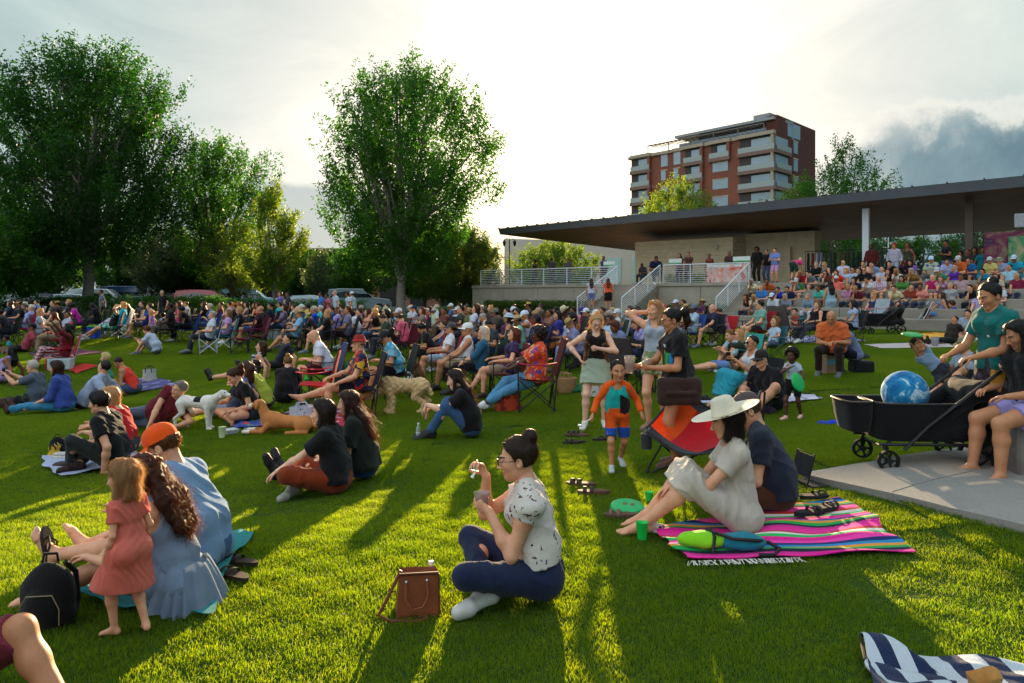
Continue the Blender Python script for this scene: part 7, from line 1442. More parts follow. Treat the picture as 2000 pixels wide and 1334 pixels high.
MB().ball((0, 0, 0), (.09, .1, .06), 14).build('cap', cloth('#8a9698', 'stripe', '#d8dcd8', scale=2.5), None, True, G(1605, 700)+Vector((0, 0, .62)), label='pale striped cap in the hands of the person in orange tee', category='cap')
p = pose(KNEES, sex='f', pel=(0, 0, .34), lean=18, slouch=9, an=[(-.1, .34, .08), (.1, .3, .08)], wr=[(-.05, .5, .62), (.06, .5, .6)], eh=[(-.5, 0, -1), (.5, 0, -1)], head=(0, 14, 0))
hero((1668, 728), 186, p, .98, 'person in lavender sweater crouching beside the paper shopping bag', hair=('bob', '#100b0a'), top=(C('#7c86b0'), dict(sleeve=1.8, loose=.015, hem=-.06)), bottom=('trousers', C('#14162a'), {}), shoes=('sneaker', '#5a3c7a'), skin=1)
MB().box((0, 0, .11), (.4, .3, .22), bev=.03).build('camera_case', C('#16181a', trans=0), None, False, G3(1682, 728), label='black soft case serving as seat for the lavender sweater person', category='case')
pb = empty('paper_shopping_bag', G3(1622, 730), 'kraft paper shopping bag with blue label between two seated people', 'shopping bag', 15); kr = surf('#8c7058', .85, .12, 6)
m = MB(); w, d, h = .3, .18, .42; m.add([(-w/2, -d/2, 0), (w/2, -d/2, 0), (w/2, d/2, 0), (-w/2, d/2, 0), (-w/2, -d/2, h), (w/2, -d/2, h), (w/2, d/2, h), (-w/2, d/2, h)], [(3, 2, 1, 0), (0, 1, 5, 4), (1, 2, 6, 5), (2, 3, 7, 6), (3, 0, 4, 7)]).build('paper', kr, pb, False); MB().box((0, -d/2-.003, .22), (w*.96, .004, .1)).build('printed_band', surf('#5a8a98', .7), pb, False)
for y in (-.08, .08): MB().tube([(-.06, y, h-.02), (-.05, y, h+.1), (.05, y, h+.1), (.06, y, h-.02)], .005, 5).build('handle', kr, pb)
p = pose(STAND, sex='f', child=1, pel=(0, 0, .8), side=-48, twist=0, lean=-8, wr=[(-.62, .25, 1.62), (-.75, .2, 1.42)], eh=[(0, .3, 1), (.2, .3, 1)], head=(0, -20, 0))
p['side'] = 48; p['wr'] = [(.62, .15, 1.5), (.7, .2, 1.36)]
r, J = hero((1838, 800), 268, p, .72, 'child in pale blue tee bending sideways with a green disc overhead', hair=('mop', '#1c120c'), top=(C('#8aa4c4'), dict(sleeve=.5)), bottom=('shorts', C('#30343c'), dict(len=.6)), skin=2)
disc(loc2w(r, J['wr0']+J['hd0'][0]*.12), 0, (10, 0), '#169a3c', 'green flying disc held over the sideways-bending child', .14, .02)
p = pose(KNEES, sex='m', lean=-8, wr=[(-.24, -.1, .08), (.24, .2, .3)], head=(-20, 6, 0))
hero((1888, 768), 196, p, 1.0, 'person in straw sun hat and pale tee sitting behind the wagon', hair=('short', '#5a4030'), top=(C('#a8b4c8'), dict(sleeve=.5)), bottom=('shorts', C('#6a4a3a'), {}), hat=('straw', '#a08a68', '#5a4030'), skin=1)
# ================================================================ the crowd, one row per person
POS = dict(CH=CHAIR, C2=CHAIR2, CX=CHAIRX, ST=STEP, S2=STEP2, CR=CROSS, KN=KNEES, OU=OUT, SD=STAND, PR=PRAYS,
  RE=pose(CHAIR, lean=-24, wr=[(-.12, .2, .62), (.12, .2, .62)], an=[(-.1, .72, .09), (.1, .7, .09)], kh=[(0, .6, 1)]*2),
  AR=pose(CHAIR, lean=-22, wr=[(-.13, -.2, 1.13), (.13, -.2, 1.13)], eh=[(-1, .3, .2), (1, .3, .2)], an=[(-.1, .78, .2), (.1, .72, .12)], kh=[(0, .6, 1)]*2),
  DR=pose(CHAIR, wr=[(-.2, .3, .6), (.02, .14, 1.14)], eh=[(-.6, -.5, -.6), (1, .4, .1)], head=(0, -12, 0)),
  HD=pose(CHAIR, lean=8, slouch=10, head=(0, 24, 0), wr=[(-.08, .32, .66), (.08, .34, .66)]),
  HF=pose(CHAIR, lean=2, head=(-8, 4, 0), wr=[(-.1, .2, 1.06), (.16, .33, .58)], eh=[(-.6, .3, -1), (.6, -.5, -.6)]),
  FR=pose(CHAIR, lean=-8, head=(-24, 0, 0)), BE=pose(STAND, lean=72, slouch=4, pel=(0, 0, .88), wr=[(-.12, .62, .5), (.14, .6, .52)], head=(0, 0, 0)),
  SH=pose(STAND, wr=[(-.2, .1, .98), (.16, .16, 1.42)], eh=[(-.8, -.4, -.5), (1, .1, -.5)]), SG=pose(CHAIR, child=0, lean=0, wr=[(-.1, .34, .7), (.1, .34, .7)], hs=1.05))
CHILD = {}
def hash_(t): return sum(ord(c)*(i+1) for i, c in enumerate(t))
POS.update(CHb=pose(CHAIR, lean=-8, slouch=8, wr=[(.02, .2, .72), (-.02, .22, .7)], head=(14, 4, 0), an=[(-.1, .56, .08), (.13, .42, .08)]), CHc=pose(CHAIR, lean=-20, wr=[(-.3, .22, .66), (.3, .22, .66)], head=(-10, -4, 4), an=[(-.14, .44, .08), (.1, .66, .1)]),
  STb=pose(STEP, lean=6, wr=[(-.12, .3, .66), (.16, .32, .64)], head=(12, 0, 0), an=[(-.1, .46, .08), (.16, .36, .08)]), STc=pose(STEP, lean=-16, wr=[(-.28, -.24, .42), (.05, .36, .62)], eh=[(-.4, -1, .1), (.6, -.5, -.6)], head=(-8, 0, 0)))
def crowd(rows):
    for row in rows.strip().split('\n'):
        loc, ps, look, top, bot, hat, chair, lab = [x.strip() for x in row.split('|')]
        t, *a = loc.split(); a = [float(v) for v in a]
        if t == 'g': at_ = G(*a); s = F_PX/at_.y
        elif t == 's':
            if a[1] < 60: a[1] *= (1.4 if a[1] > 41.5 else 1.28) if a[0] > 560 else 1.17
            at_ = S(*a); s = a[1]
        elif t == 'k': at_ = STEPP(a[0], int(a[1])); at_.z -= SH; s = F_PX/at_.y
        else: at_ = TERP(*a[:2]); s = F_PX/at_.y
        pk, face, sc, *rest = ps.split(); face = float(face); sc = float(sc)*(1.08 if t in 'kt' else 1); sx, sk_ = look[0], int(look[1]); hs_, hc_ = look[3:].split(':') if len(look) > 2 else ('short', '#2a1c14')
        if pk in ('CH', 'ST'): pk += ('', 'b', 'c')[hash_(lab) % 3]
        face += hash_(lab) % 15-7; p = pose(POS[pk], sex=sx)
        if 'c' in rest: p['child'] = 1; p['pel'] = (0, 0, p['pel'][2]*.9)
        tc, *to = top.split(':'); 
        if tc == '-': T_ = None
        else: T_ = (cloth(tc, to[1], to[2], to[3] if len(to) > 3 else None) if len(to) > 1 else cloth(tc), dict(sleeve=float(to[0]) if to else .55, loose=.015))
        B_ = None
        if bot != '-':
            bk, bc, *bo = bot.split(':'); op = {}
            if bk == 'skirt': op = dict(len=float(bo[0]) if bo else .8, flare=.04)
            if bk == 'dress': op = dict(len=float(bo[0]) if bo else .85, flare=.03, sleeve=float(bo[1]) if len(bo) > 1 else .4)
            B_ = (bk, cloth(bc, *(bo[2:])) if len(bo) > 2 else cloth(bc), op)
        H_ = gl = None
        for h in hat.split('+'):
            if h == 'sg': gl = 'sunglasses'
            elif ':' in h: H_ = tuple(h.split(':'))
        r_, h_ = (.0125, .009) if s > 85 else (.015, .0105) if s > 58 else (.019, .013)
        person(p, at_, face, sc, lab, sk_, (hs_, hc_), T_, B_, ('sneaker', rnd.choice(['#d8d8d8', '#2a2422', '#6a6a70'])) if bk_ok(bot) else None, H_, gl, r_, h_, 0)
        if chair != '-':
            cc, *co = chair.split(':'); camp_chair(at_, face, cc, ' '.join(('%s chair under the %s' % ({'w': 'white-framed', 'a': 'silver-framed'}.get(co[0] if co else '', 'folding'), lab)).split()[:16]), sc*1.02, frame={'w': 'white', 'a': 'alu'}.get(co[0] if co else '', 'black'), low='l' in co)
def bk_ok(b): return True
BR, DK, BL, GY, BD, RD = '#4a2c18', '#17100c', '#c8a468', '#b8b4ae', '#8a6a40', '#6a3018'
ROWS = f'''
g 905 760|CH 184 1.04|m2 none:{GY}|#e4e6ea:0|shorts:#c8b48c|cap:#e8e8e8+sg|#1c4a3c|person in white tank top and white cap, arms on the knees
g 936 768|CH 186 1.0|f1 bob:#c8c4bc|#2a6080:1.2|trousers:#16161a|sg|#1c4a3c|silver-haired person in teal cardigan and sunglasses with dark armchair
g 868 745|CH 186 1.02|m2 crop:{DK}|#dfe2ea:.6|shorts:#a8bccc|cap:#4a4850|#d02424|person in white polo and grey cap on a red chair
g 840 728|HD 196 .98|m2 mop:{DK}|#1e1a1c:.6|shorts:#2c2826|-|#a01c18|person in black printed tee drinking from a pale cup
g 990 775|CH 184 1.0|f1 bob:{RD}|#3a2450:.5|shorts:#a08a74|-|#8a2020|person in deep purple top beside the orange-flowered blouse
g 775 775|HD 192 1.02|m2 pony:{DK}|#3aa0c8:.55:patch:#8ac8dc|shorts:#1a1a22|cap:#2c2a34|#1a1c22|person in bright blue printed tee and dark cap, ponytail behind
g 636 772|HD 196 1.03|m1 bald:#8a6a50|#dde2f2:.6|shorts:#5a2028|-|#243a70|person in white tee with shaved head bent over a booklet
g 492 742|OU 190 1.0|f1 wavy:{BR}|#2a2c44:0:stripe:#b0b4c4|shorts:#26304c|-|-|person in navy striped tank top leaning back on one arm
g 545 722|OU 205 1.02|m1 crop:{DK}|#1c1e2c:.6|trousers:#1a1c22|-|-|person in dark navy polo with grey-flecked beard reclining
g 556 788|KN 100 .98|f0 bun:{BD}|#121216:.6|trousers:#1c1c22|-|-|person in black tee seen from behind with high blond bun
g 518 800|KN 192 .98|f0 pony:{DK}|#b8c848:.4|shorts:#2a2a34|-|-|person in yellow-green top behind the black cross-legged person
g 455 815|OU 196 1.0|f0 wavy:{BR}|#5a6a8c:.5|shorts:#8a9ab0|-|-|person with bare pale shins lying behind the multicoloured blanket
g 305 692|KN 184 1.0|m1 mop:{RD}|#c4cfe8:.55|shorts:#6a6a78|-|-|bearded person in white tee hugging knees on the open grass
g 48 688|OU 200 1.0|m3 crop:{DK}|#b04c5c:.6|shorts:#1a1a1e|cap:#1c1c24+sg|-|person in rose-pink tee and cap leaning on one straight arm
g 22 690|CR 220 .6 c|f3 mop:{DK}|#28a0b0:.5|shorts:#28a0b0|-|-|small child in turquoise beside the rose-pink tee
g 4 748|OU 190 1.0|f3 braids:{DK}|#b8a0d4:0|trousers:#8a8098|-|-|person in lilac tank top cut by the left border
g 112 690|HF 215 1.0|f1 long:{RD}|#b89c74:.9|trousers:#8a7a60|-|#e01c5c|person in beige wide top raising an arm behind the red plaid
s 50 50|RE 200 1.0|f1 short:#d8d4cc|#9aa8d8:1.6|trousers:#2c3040|-|#e01c6c|white-haired person in pale blue long sleeves by a pink chair
s 80 53|FR 30 1.0|f1 bob:{BL}|#8e9cae:.5:stripe:#a8b4c0|trousers:#20263c|-|#1c2440|blond person in grey striped tee seen from behind
s 125 52|CH 225 .88|m3 crop:{DK}|#a8b4cc:.5|shorts:#4a5060|-|#16181e|young person in pale blue tee against a black chair back
s 113 44|CH 200 1.0|m2 short:{BR}|#2c2824:.5|shorts:#3a3a3a|straw:#a8844c|#22242c|person in woven straw hat left of the magenta tee
s 152 46|HD 205 1.0|f4 mop:{DK}|#c828a0:.5|trousers:#4a6488|-|#2a2c34|person in magenta tee with head bowed left of the grey trunk
s 40 46|CH 195 1.0|m2 short:{GY}|#16161a:.5|shorts:#2a2a30|straw:#c8c0b0|#1c4a90|person in pale brimmed hat and black top near the left border
s 68 40|CH 200 1.0|m1 crop:{DK}|#2060b0:.5|shorts:#2a2a30|-|#3060a0|person in royal blue tee behind the straw-hatted row
s 28 40|AR 210 1.0|f2 mop:{BR}|#6a5080:.3|shorts:#2a2a30|-|#2a3a60|person in violet top stretching arms up at far left
s 192 44|HD 195 1.0|f4 long:{DK}|#14141a:.5|trousers:#2a3044|-|#1c1c24|person in black right behind the grey tree trunk
s 200 37|SD 210 1.0|m3 crop:{DK}|#6c7888:.5|trousers:#2a2e38|-|-|person in grey tee standing right of the grey tree trunk
s 218 50|AR 200 1.0|f1 short:{BL}|#1c1c20:.3|dress:#4a9c80:.7:.3:patch:#b8dcc8:#2a7458|sg|#2c343c|person in green leaf-print dress with hands behind head
g 238 657|CX 192 1.0|f1 bob:{BL}|#18a8c4:1.6|trousers:#c4c8d8|-|#d8dade:a|person in turquoise blouse and white trousers on a rocking chair
s 258 46|HD 195 1.0|f1 long:{DK}|#161014:.9|trousers:#1c1418|-|#2a2a30|long-haired person in black right of the turquoise blouse
s 284 48|CH 190 1.0|m1 short:{BR}|#2448a0:.6|shorts:#5a5c64|-|#6a3c20|person in blue tee with bare shins beside the child in tutu
s 297 50|SD 175 .66 c|f1 wavy:{BL}|#c088d8:.4|skirt:#c49ad8:.8|-|-|small standing child in lilac top and rainbow tutu
s 315 47|CH 170 .72 c|m3 crop:{DK}|#c4ccd8:.5|shorts:#2a3450|-|#2a2a34|child in white tee between the tutu child and black-shirted person
s 331 50|FR 205 1.08|m4 crop:{DK}|#141418:.6|trousers:#6c6458|-|#1c1c20|broad person in black tee and khaki trousers
s 318 34|SD 250 1.0|m1 crop:{GY}|#131316:.6|trousers:#2c2c30|-|-|person in black tee standing on the walk before the blue van
s 350 44|CH 195 1.0|f2 bob:{BR}|#e8287c:0|shorts:#34343c|-|#28304a|person in hot pink tank top behind the bowed black dress
s 368 49|HD 192 1.0|f2 mop:{DK}|#131318:.3|trousers:#14141a|-|#1c50b0|person in black dress bending forward with a drink
s 364 40|CH 195 1.0|m1 short:{BD}|#c8d0dc:.5|shorts:#34343c|-|#30343c|person in white tee below the maroon parked car
s 391 40|CH 195 1.0|f2 long:{RD}|#141418:.3|shorts:#34343c|-|#202024|person in black top with sun-glowing auburn hair
s 411 46|CH 192 1.0|f1 short:#d4cfc4|#2c5a94:.9|trousers:#3a4a6c|-|#1c48b8|grey-haired person in denim shirt on a blue chair
g 408 690|C2 200 1.02|m1 short:{GY}|#d0d6e4:.55|trousers:#2a2c38|-|#24304a:a|person in white tee and dark trousers, legs crossed
g 440 682|C2 198 1.0|f1 bob:{BD}|#c898c8:.5|skirt:#34486c:.8|-|#18a8b4:a|person in pink-lilac tee and denim skirt on a turquoise chair
s 445 40|CH 195 1.0|f1 short:{DK}|#d8a4c8:1.5|trousers:#8a8c9c|sg|#30343c|person in pale pink cardigan and sunglasses in the back row
s 453 44|CH 200 1.0|m1 short:{BR}|#38343c:.5|shorts:#34343c|cap:#b8602c|#2a2c30|person in rust-orange cap in front of the pink cardigan
s 463 38|CH 200 1.0|f2 bob:{BD}|#9a7a8c:.5|shorts:#34343c|-|#2a2c30|person lifting a white plate in the back row
s 478 39|CH 196 1.0|f1 long:{DK}|#6a7078:0|shorts:#34343c|-|#2a2c30|dark-haired person in grey tank top, back row
s 491 40|CH 196 1.0|f2 long:{DK}|#16161a:0|shorts:#34343c|-|#2a2c30|dark-haired person in black tank top, back row
s 466 49|FR 215 1.0|f1 bob:{BL}|#16161a:.6|shorts:#28507c|sg|#22242a|person in black top and dark glasses, smiling at the camera
s 500 50|CH 192 1.06|m2 bald:{DK}|#3c1828:.6|shorts:#2c5a90|-|#7a1430|person in dark maroon tee with one hand raised
g 470 672|CH 150 .02|f1 none:{DK}|-|-|-|#7a1438|speck behind the empty maroon chair
s 504 40|CH 195 1.0|f2 wavy:{BR}|#f0602c:.5|shorts:#34343c|sg|#2a2c30|person in bright orange tee before the pale blue car
s 526 45|CX 190 1.08|m2 short:{DK}|#1a2438:.6|shorts:#1c4898|-|#2a2c30|large person in navy tee and blue shorts, one foot up
s 540 38|CH 200 1.0|f2 short:{DK}|#20b0b0:.5|shorts:#34343c|-|#2a2c30|person in aqua tee behind the slender tree trunk
s 549 33|SD 230 1.0|f1 bob:{BR}|#7c6cb0:.5|trousers:#2c3040|-|-|person in violet tee standing far back by the slender trunk
s 564 33|SD 200 1.0|m3 crop:{DK}|#2c3440:.5|trousers:#22242c|-|-|person in dark grey standing far back near the white car
s 551 46|CH 194 1.05|f1 wavy:{BR}|#6a5c78:.9:patch:#8c7c94|trousers:#28507c|-|#2a2c30|person in mauve patterned blouse with long brown hair
s 583 45|CH 196 1.05|m1 bald:{GY}|#7a3844:.5|shorts:#26386c|-|#2a2c30|white-bearded person in maroon tee
s 594 37|CH 200 1.0|f3 mop:{DK}|#d8a83c:.5|shorts:#34343c|-|#2a4a3c|person in mustard yellow tee, back row
s 570 39|CH 200 1.0|f1 short:{BR}|#a8c4b4:.5|shorts:#34343c|-|#2a2c30|person in pale green top left of the mustard tee
s 609 42|CH 200 1.04|m2 short:#d4d0c8|#1848c8:.5|shorts:#34343c|-|#1e4a34|silver-haired person in cobalt blue tee
s 616 47|HD 198 .95|f1 short:{BR}|#2c3038:.5|shorts:#34343c|visor:#b8e81c|#22242a|person under a neon yellow sun visor
g 590 668|CH 192 1.06|m1 short:{GY}|#1c78c0:.55|shorts:#b0a074|cap:#c4d8c4|#26282c|person in azure tee and pale green cap with bare calves
g 618 664|CH 196 1.03|f1 short:#ccc8c0|#2aa8b0:.6:patch:#7ad0cc|trousers:#1a1a20|-|#1c2c4c|grey-haired person in aqua mottled tee
s 634 49|CH 194 1.0|m1 topknot:{BL}|#1a1614:.6|shorts:#34343c|sg|#2c3460|person in black tee with blond mohawk
g 665 662|FR 212 1.05|m1 short:{BR}|#1c5488:.6|shorts:#20202a|-|#1838a0|person in steel blue polo turning to look at the camera
g 704 676|HD 196 .98|f1 short:{BR}|#b8bce0:.6|shorts:#2858a0|sg|#8a98b8:w|person in pale lavender tee with folded hands and short hair
s 628 33|SD 215 1.0|m3 crop:{DK}|#3c78c8:.5|trousers:#3c4454|-|-|person in sky blue tee standing behind the rows
s 640 33|SD 215 .95|f3 short:{DK}|#d0647c:.5|trousers:#3c4454|-|-|person in rose tee standing beside the sky blue tee
s 656 33|SD 215 1.04|m1 crop:{GY}|#c4d0dc:.5|trousers:#22283c|-|-|person in white shirt standing before the arched building
s 664 34|SD 215 .66 c|f1 short:{BR}|#e07850:.4|shorts:#8a5040|-|-|child in salmon top standing by the white shirt
s 681 33|SD 200 1.0|f3 short:{DK}|#ccd4dc:.5|trousers:#2c3040|-|-|person in white tee standing left of the middle tree
s 689 33|SD 170 1.0|m2 short:{DK}|#bcc8d4:.5|trousers:#4a5468|cap:#dce4ec|-|person in pale cap standing left of the middle tree
s 674 48|DR 195 1.06|m2 short:{RD}|#7c7c94:.55|shorts:#4a2c34|-|#24242c|bearded person in grey tee tipping back a drink
s 697 45|CH 195 1.0|m1 short:{BR}|#3c1c24:.5|shorts:#8a5058|-|#2a2c30|person in dark red tee right of the drinker
s 718 46|FR 205 1.0|f1 long:{BR}|#c06048:.3:patch:#e8a080|trousers:#5080a4|-|#2a2c30|laughing person in salmon printed top
s 738 47|HF 195 1.0|f1 long:{BL}|#181416:.5|trousers:#4c88b0|-|#c8ccd0:w|blond person in black top and light jeans on a white chair
s 706 39|CH 200 1.0|f1 short:{GY}|#6c5c74:.5|shorts:#34343c|-|#2a2c30|grey-haired person in plum top under the tree
s 728 39|CH 200 1.0|f1 bob:{BL}|#8c4c5c:.5|shorts:#34343c|-|#2a2c30|blond person in brick-pink top under the tree
s 754 44|CH 195 1.02|f2 short:{BD}|#b03ca0:1.4|trousers:#2c2430|bucket:#b8b894|#2a2c30|person in orchid magenta sweater with pale headscarf
s 775 45|CH 200 .98|f2 bob:{DK}|#5c90b8:.6:check:#c8d8e4|trousers:#28282e|bucket:#5a5c3c|#2a2c30|person in blue check shirt and olive hat
s 805 41|CH 195 1.0|m1 short:{BR}|#b8c0cc:.5|shorts:#34343c|cap:#2c2c50|#b02828|person in pale tee and navy cap beside a red chair
s 752 37|CH 200 1.0|m1 crop:{BR}|#3a3040:.5|shorts:#34343c|-|#2a2c30|person in dark violet shirt just left of the middle trunk
g 800 660|CX 190 1.03|f1 short:{BD}|#ccd2e0:.55|shorts:#241c1c|visor:#d8dcd8|#24242a|person in white tee and white sun visor, legs crossed
s 793 52|HD 160 1.0|f1 short:{BR}|#e0607c:.6|trousers:#5c3444|-|#8a2040|person in pink tee bent far forward
g 834 664|CX 188 1.0|f2 bob:{BR}|#c47c9c:.6:xstripe:#dcd0dc|trousers:#3a3038|-|#d81c60|person in pink and white top on a magenta chair
s 850 45|SH 200 .74|m3 short:{DK}|#cfd2bc:.6|trousers:#6c5c48|bucket:#b0b8a4|#2a2c30|person in cream tee and pale bucket hat
s 846 38|CH 200 1.0|m1 short:{GY}|#c8ccd4:.5|shorts:#34343c|bucket:#c0b89c|#2a2c30|person in white tee and tan hat behind the cream tee
s 862 52|CH 205 .8 c|f1 pony:{BR}|#4c78c8:0|shorts:#34485c|-|#2c3444|child in blue tank top with brown ponytail
s 872 58|CH 215 .8 c|f3 mop:{DK}|#b8846c:.3|shorts:#4c4440|-|#34303a|child with rim-lit curly hair below the blue tank child
s 892 60|CH 195 1.05|m1 short:{DK}|#3c4440:.6|shorts:#4c4c44|sg|#a83020|person in dark olive tee and sunglasses
s 886 42|CH 200 1.0|m3 crop:{DK}|#c8d0e0:.55|trousers:#24283c|cap:#d4dce8|#24283c|person in white tee and white cap in front of the round bush
s 917 47|RE 186 1.1|f1 wavy:{BR}|#ccd0e0:.55|trousers:#2c2c34|-|#2a2c30|large person in white tee leaning far back
s 898 38|CH 200 1.0|m2 short:{DK}|#545c68:.5|shorts:#34343c|-|#2a2c30|person in slate tee behind the large reclining person
s 907 39|CH 200 1.0|f2 bob:{DK}|#7c4c38:.5|shorts:#34343c|sg|#2a2c30|person in rust brown top beside the slate tee
s 936 41|CH 200 1.0|f1 short:{GY}|#4c444c:.5|shorts:#34343c|-|#2a2c30|grey-haired person in dark top right of the bush
s 954 41|CH 205 1.0|f1 long:{BL}|#4c3840:.5|shorts:#34343c|-|#2a2c30|person with sun-haloed long blond hair
s 926 38|CH 205 1.0|f1 long:{BL}|#605058:.5|shorts:#34343c|-|#2a2c30|person in taupe top left of the sun-haloed blond hair
g 938 676|HD 205 1.03|m3 topknot:{DK}|#b8bcd8:.6|shorts:#5c4c44|-|#34303a|person in white tee with head down and short spiky hair
s 957 50|CH 200 1.02|m3 short:{DK}|#4c4038:.5|shorts:#34343c|cap:#7c7460+sg|#2a2c30|person in brown tee and tan cap
s 982 56|CH 188 1.05|f2 bob:{DK}|#5c2c54:0|shorts:#3c3444|bucket:#c8dcec|#2c2458|person in plum tank top and white bucket hat
s 1010 50|CH 205 1.0|m2 crop:{DK}|#b4bcc8:.5|shorts:#34343c|sg|#b03028|person in sunglasses between the bucket hat and white cap
s 1032 55|HF 188 1.05|m2 none:{DK}|#d4dcec:0|shorts:#c8ccd4|cap:#dce8f4|#9c2c24|person in sleeveless white shirt and white cap
s 1047 56|FR 195 1.0|f2 bob:{DK}|#5c4448:0|shorts:#5c504c|cap:#3c3840|#6c3c34|person in dark visor cap and bare shoulders
s 1046 46|CH 190 1.0|m2 crop:{GY}|#8c4840:.5|shorts:#34343c|-|#8c3430|person in faded red tee on a rust chair
s 1028 40|CH 185 1.05|m3 short:{DK}|#54484c:.5|shorts:#34343c|straw:#c8a45c|#2a2c30|person in golden straw hat before the hedge
s 1057 40|CH 185 1.0|m3 crop:{DK}|#5c5444:.5|shorts:#34343c|sg|#2a2c30|person in dark glasses before the hedge
s 1000 40|CH 190 1.0|m2 short:{BR}|#6c5c50:.5|shorts:#34343c|-|#2a2c30|person in tan tee left of the golden straw hat
s 1078 42|CH 190 1.0|f3 mop:{DK}|#6c6c70:.5|shorts:#34343c|-|#2a2c30|person in grey tee between dark glasses and orange top
s 1096 40|CH 195 .95|f4 short:{DK}|#d8842c:.3|shorts:#34343c|-|#3848b0|person in amber orange top before the hedge
s 1102 56|RE 186 1.02|f3 afro:{DK}|#b4c0dc:.6|trousers:#a06030|-|#c07038|person in pale blue tee reclining with rounded dark hair
s 1137 43|CH 195 1.0|m3 short:{DK}|#4c2c34:.5|shorts:#34343c|cap:#7c1c28|#2a2c30|person in dark red hat near the stair foot
s 1152 47|HD 190 1.06|f4 afro:{RD}|#5c3434:.6|trousers:#3c2c30|bucket:#4c3c98|#4c3038|person in violet hat over a mass of brown hair
g 1118 690|HD 196 1.1|m4 crop:{DK}|#4c3030:.6:patch:#4c3030:#b05838|shorts:#b8aca0|fedora:#dccfa8:#8c5c40|#3c2c30|person in cream fedora and brown printed tee
g 1077 694|HD 225 .72 c|m3 crop:{DK}|#c82c30:.5|shorts:#3c3840|-|#3c3430|child in red tee next to the cream fedora person
g 1230 672|FR 200 1.0|f2 bob:{BR}|-|dress:#c4c4d4:1.2:0:stripe:#34344c|-|#289890|person in strapless grey and navy striped dress
g 1276 668|FR 200 1.04|f2 pony:{DK}|#a8b8e4:.8|trousers:#48485c|-|#44444c|person in pale blue V-neck blouse behind the bare-shouldered stripes
g 1262 735|HD 188 1.0|f1 bob:{RD}|#8c88c8:.5:patch:#b8b0dc|trousers:#34406c|-|#343a4c|person in violet flower tee with hair over the face
g 1218 740|HD 200 1.0|f3 bob:{RD}|#7c84a8:.5|trousers:#2c3454|-|#2c2c34|auburn-haired person beside the grey chair back
g 1130 725|HD 185 1.0|f2 none:{DK}|#8c8cb4:.6|trousers:#8890b8:1|straw:#c09a64|#44485c|person in lavender striped trousers behind the lace vest
s 1205 48|HD 190 1.0|f2 short:{GY}|#8c88a0:.5|trousers:#3c3c4c|-|#c8ccd4|grey-haired person in mauve tee reading, near the stairs
s 1243 40|CH 195 .8 c|f4 short:{DK}|#8c5038:.4|shorts:#34343c|-|#2a2c30|small figure in russet top behind the red chairs
s 1255 42|CH 195 .6|m2 short:{DK}|#a02c24:.4|shorts:#34343c|-|#e02c1c|person mostly hidden by a vermilion chair
s 1279 40|WV 195 1.0|m3 short:{DK}|#5c2c2c:.5|shorts:#34343c|-|#e0301c|waving person in oxblood shirt at the railing foot
s 1294 43|CH 195 1.02|f2 short:{GY}|#d870a4:.8|shorts:#34343c|cap:#8c2c48|#2a2c30|person in pink shirt and wine-red cap
s 1316 41|CH 195 1.0|m3 crop:{DK}|#4c4450:.5|shorts:#34343c|cap:#dce0ec|#2848c0|person in dark tee and bright white cap
s 1350 46|CH 200 1.05|m4 crop:{DK}|#b4c8d8:.7|trousers:#7c8894|cap:#6c7484|#2c58b0|person in pale blue shirt and grey cap
s 1387 46|CH 200 1.05|m1 bald:{GY}|#2c2844:.6|shorts:#8c7c5c|-|#2c2c34|person in dark navy shirt and khaki shorts
s 1415 45|HD 200 .95|f1 short:{BR}|#cc90c4:.5|shorts:#34343c|sg|#d0242c|person in pink tee in sunglasses on a red chair
g 1405 650|CR 195 1.02|f1 short:{BR}|#e83468:.6|trousers:#8c90cc|cap:#f05c2c|-|person in crimson-pink tee and orange cap kneeling on grass
g 1425 725|OU 190 .98|f1 bob:{BL}|#2c2c20:.5|shorts:#6c8cc8|sg|-|blond person in olive black top and sunglasses, knees up
g 1448 722|KN 195 1.0|m1 short:{BD}|#a4c4d4:.9|shorts:#6c6c7c|-|#38b0a8:l|person in pale shirt shading the eyes beside the olive top
g 1484 676|FR 192 1.1|m1 short:{DK}|#7cb0a0:.55|shorts:#3c3438|sg|#b81c24|person in sea-green tee with crossed arms on a red chair
s 1508 56|CH 200 .85 c|f1 bob:{BD}|#b4c8dc:.5|shorts:#5c6c84|-|#3c7880|blond child in pale blue behind the sea-green tee
s 1553 60|CH 205 .8 c|m1 short:{BR}|#a04834:.5|shorts:#3c4c5c|-|#24646c|child in brick red tee right of a teal chair
g 1588 668|RE 200 1.02|f1 wavy:{BD}|#1c181a:0|trousers:#3c3c48|-|#1c1c22|person in black tank top stretching one arm sideways
g 1665 668|FR 170 1.0|f2 long:{DK}|#a8b8d8:.3|trousers:#1c1c22|-|#24242a|dark-haired person in pale top and black wrap, turning round
g 1895 664|CR 225 1.05|m1 short:{DK}|#a8b4cc:.6|shorts:#a89c8c|-|-|black-bearded person in white tee cross-legged on the grass
g 1855 672|OU 190 .9|m2 crop:{DK}|#2c2420:.5|trousers:#16161a|-|-|person in dark clothes lying behind the bearded white tee
k 1464 1|ST 215 .98|f2 long:{BR}|#2c2420:0|trousers:#34344c|-|-|long-haired person in dark tank top at the steps' left end
k 1490 2|ST 215 1.0|m1 short:{GY}|#3c7cc8:.55|trousers:#2c3450|-|-|person in sky blue tee on the steps beside the rail
k 1506 3|S2 220 1.0|m3 crop:{DK}|#c05c28:.5|shorts:#6c5040|-|-|person in burnt orange tee seated high beside the rail
k 1527 2|S2 215 .98|f2 short:{DK}|#2438b0:.55|trousers:#1c1c24|-|-|person in ultramarine tee with hands at the face
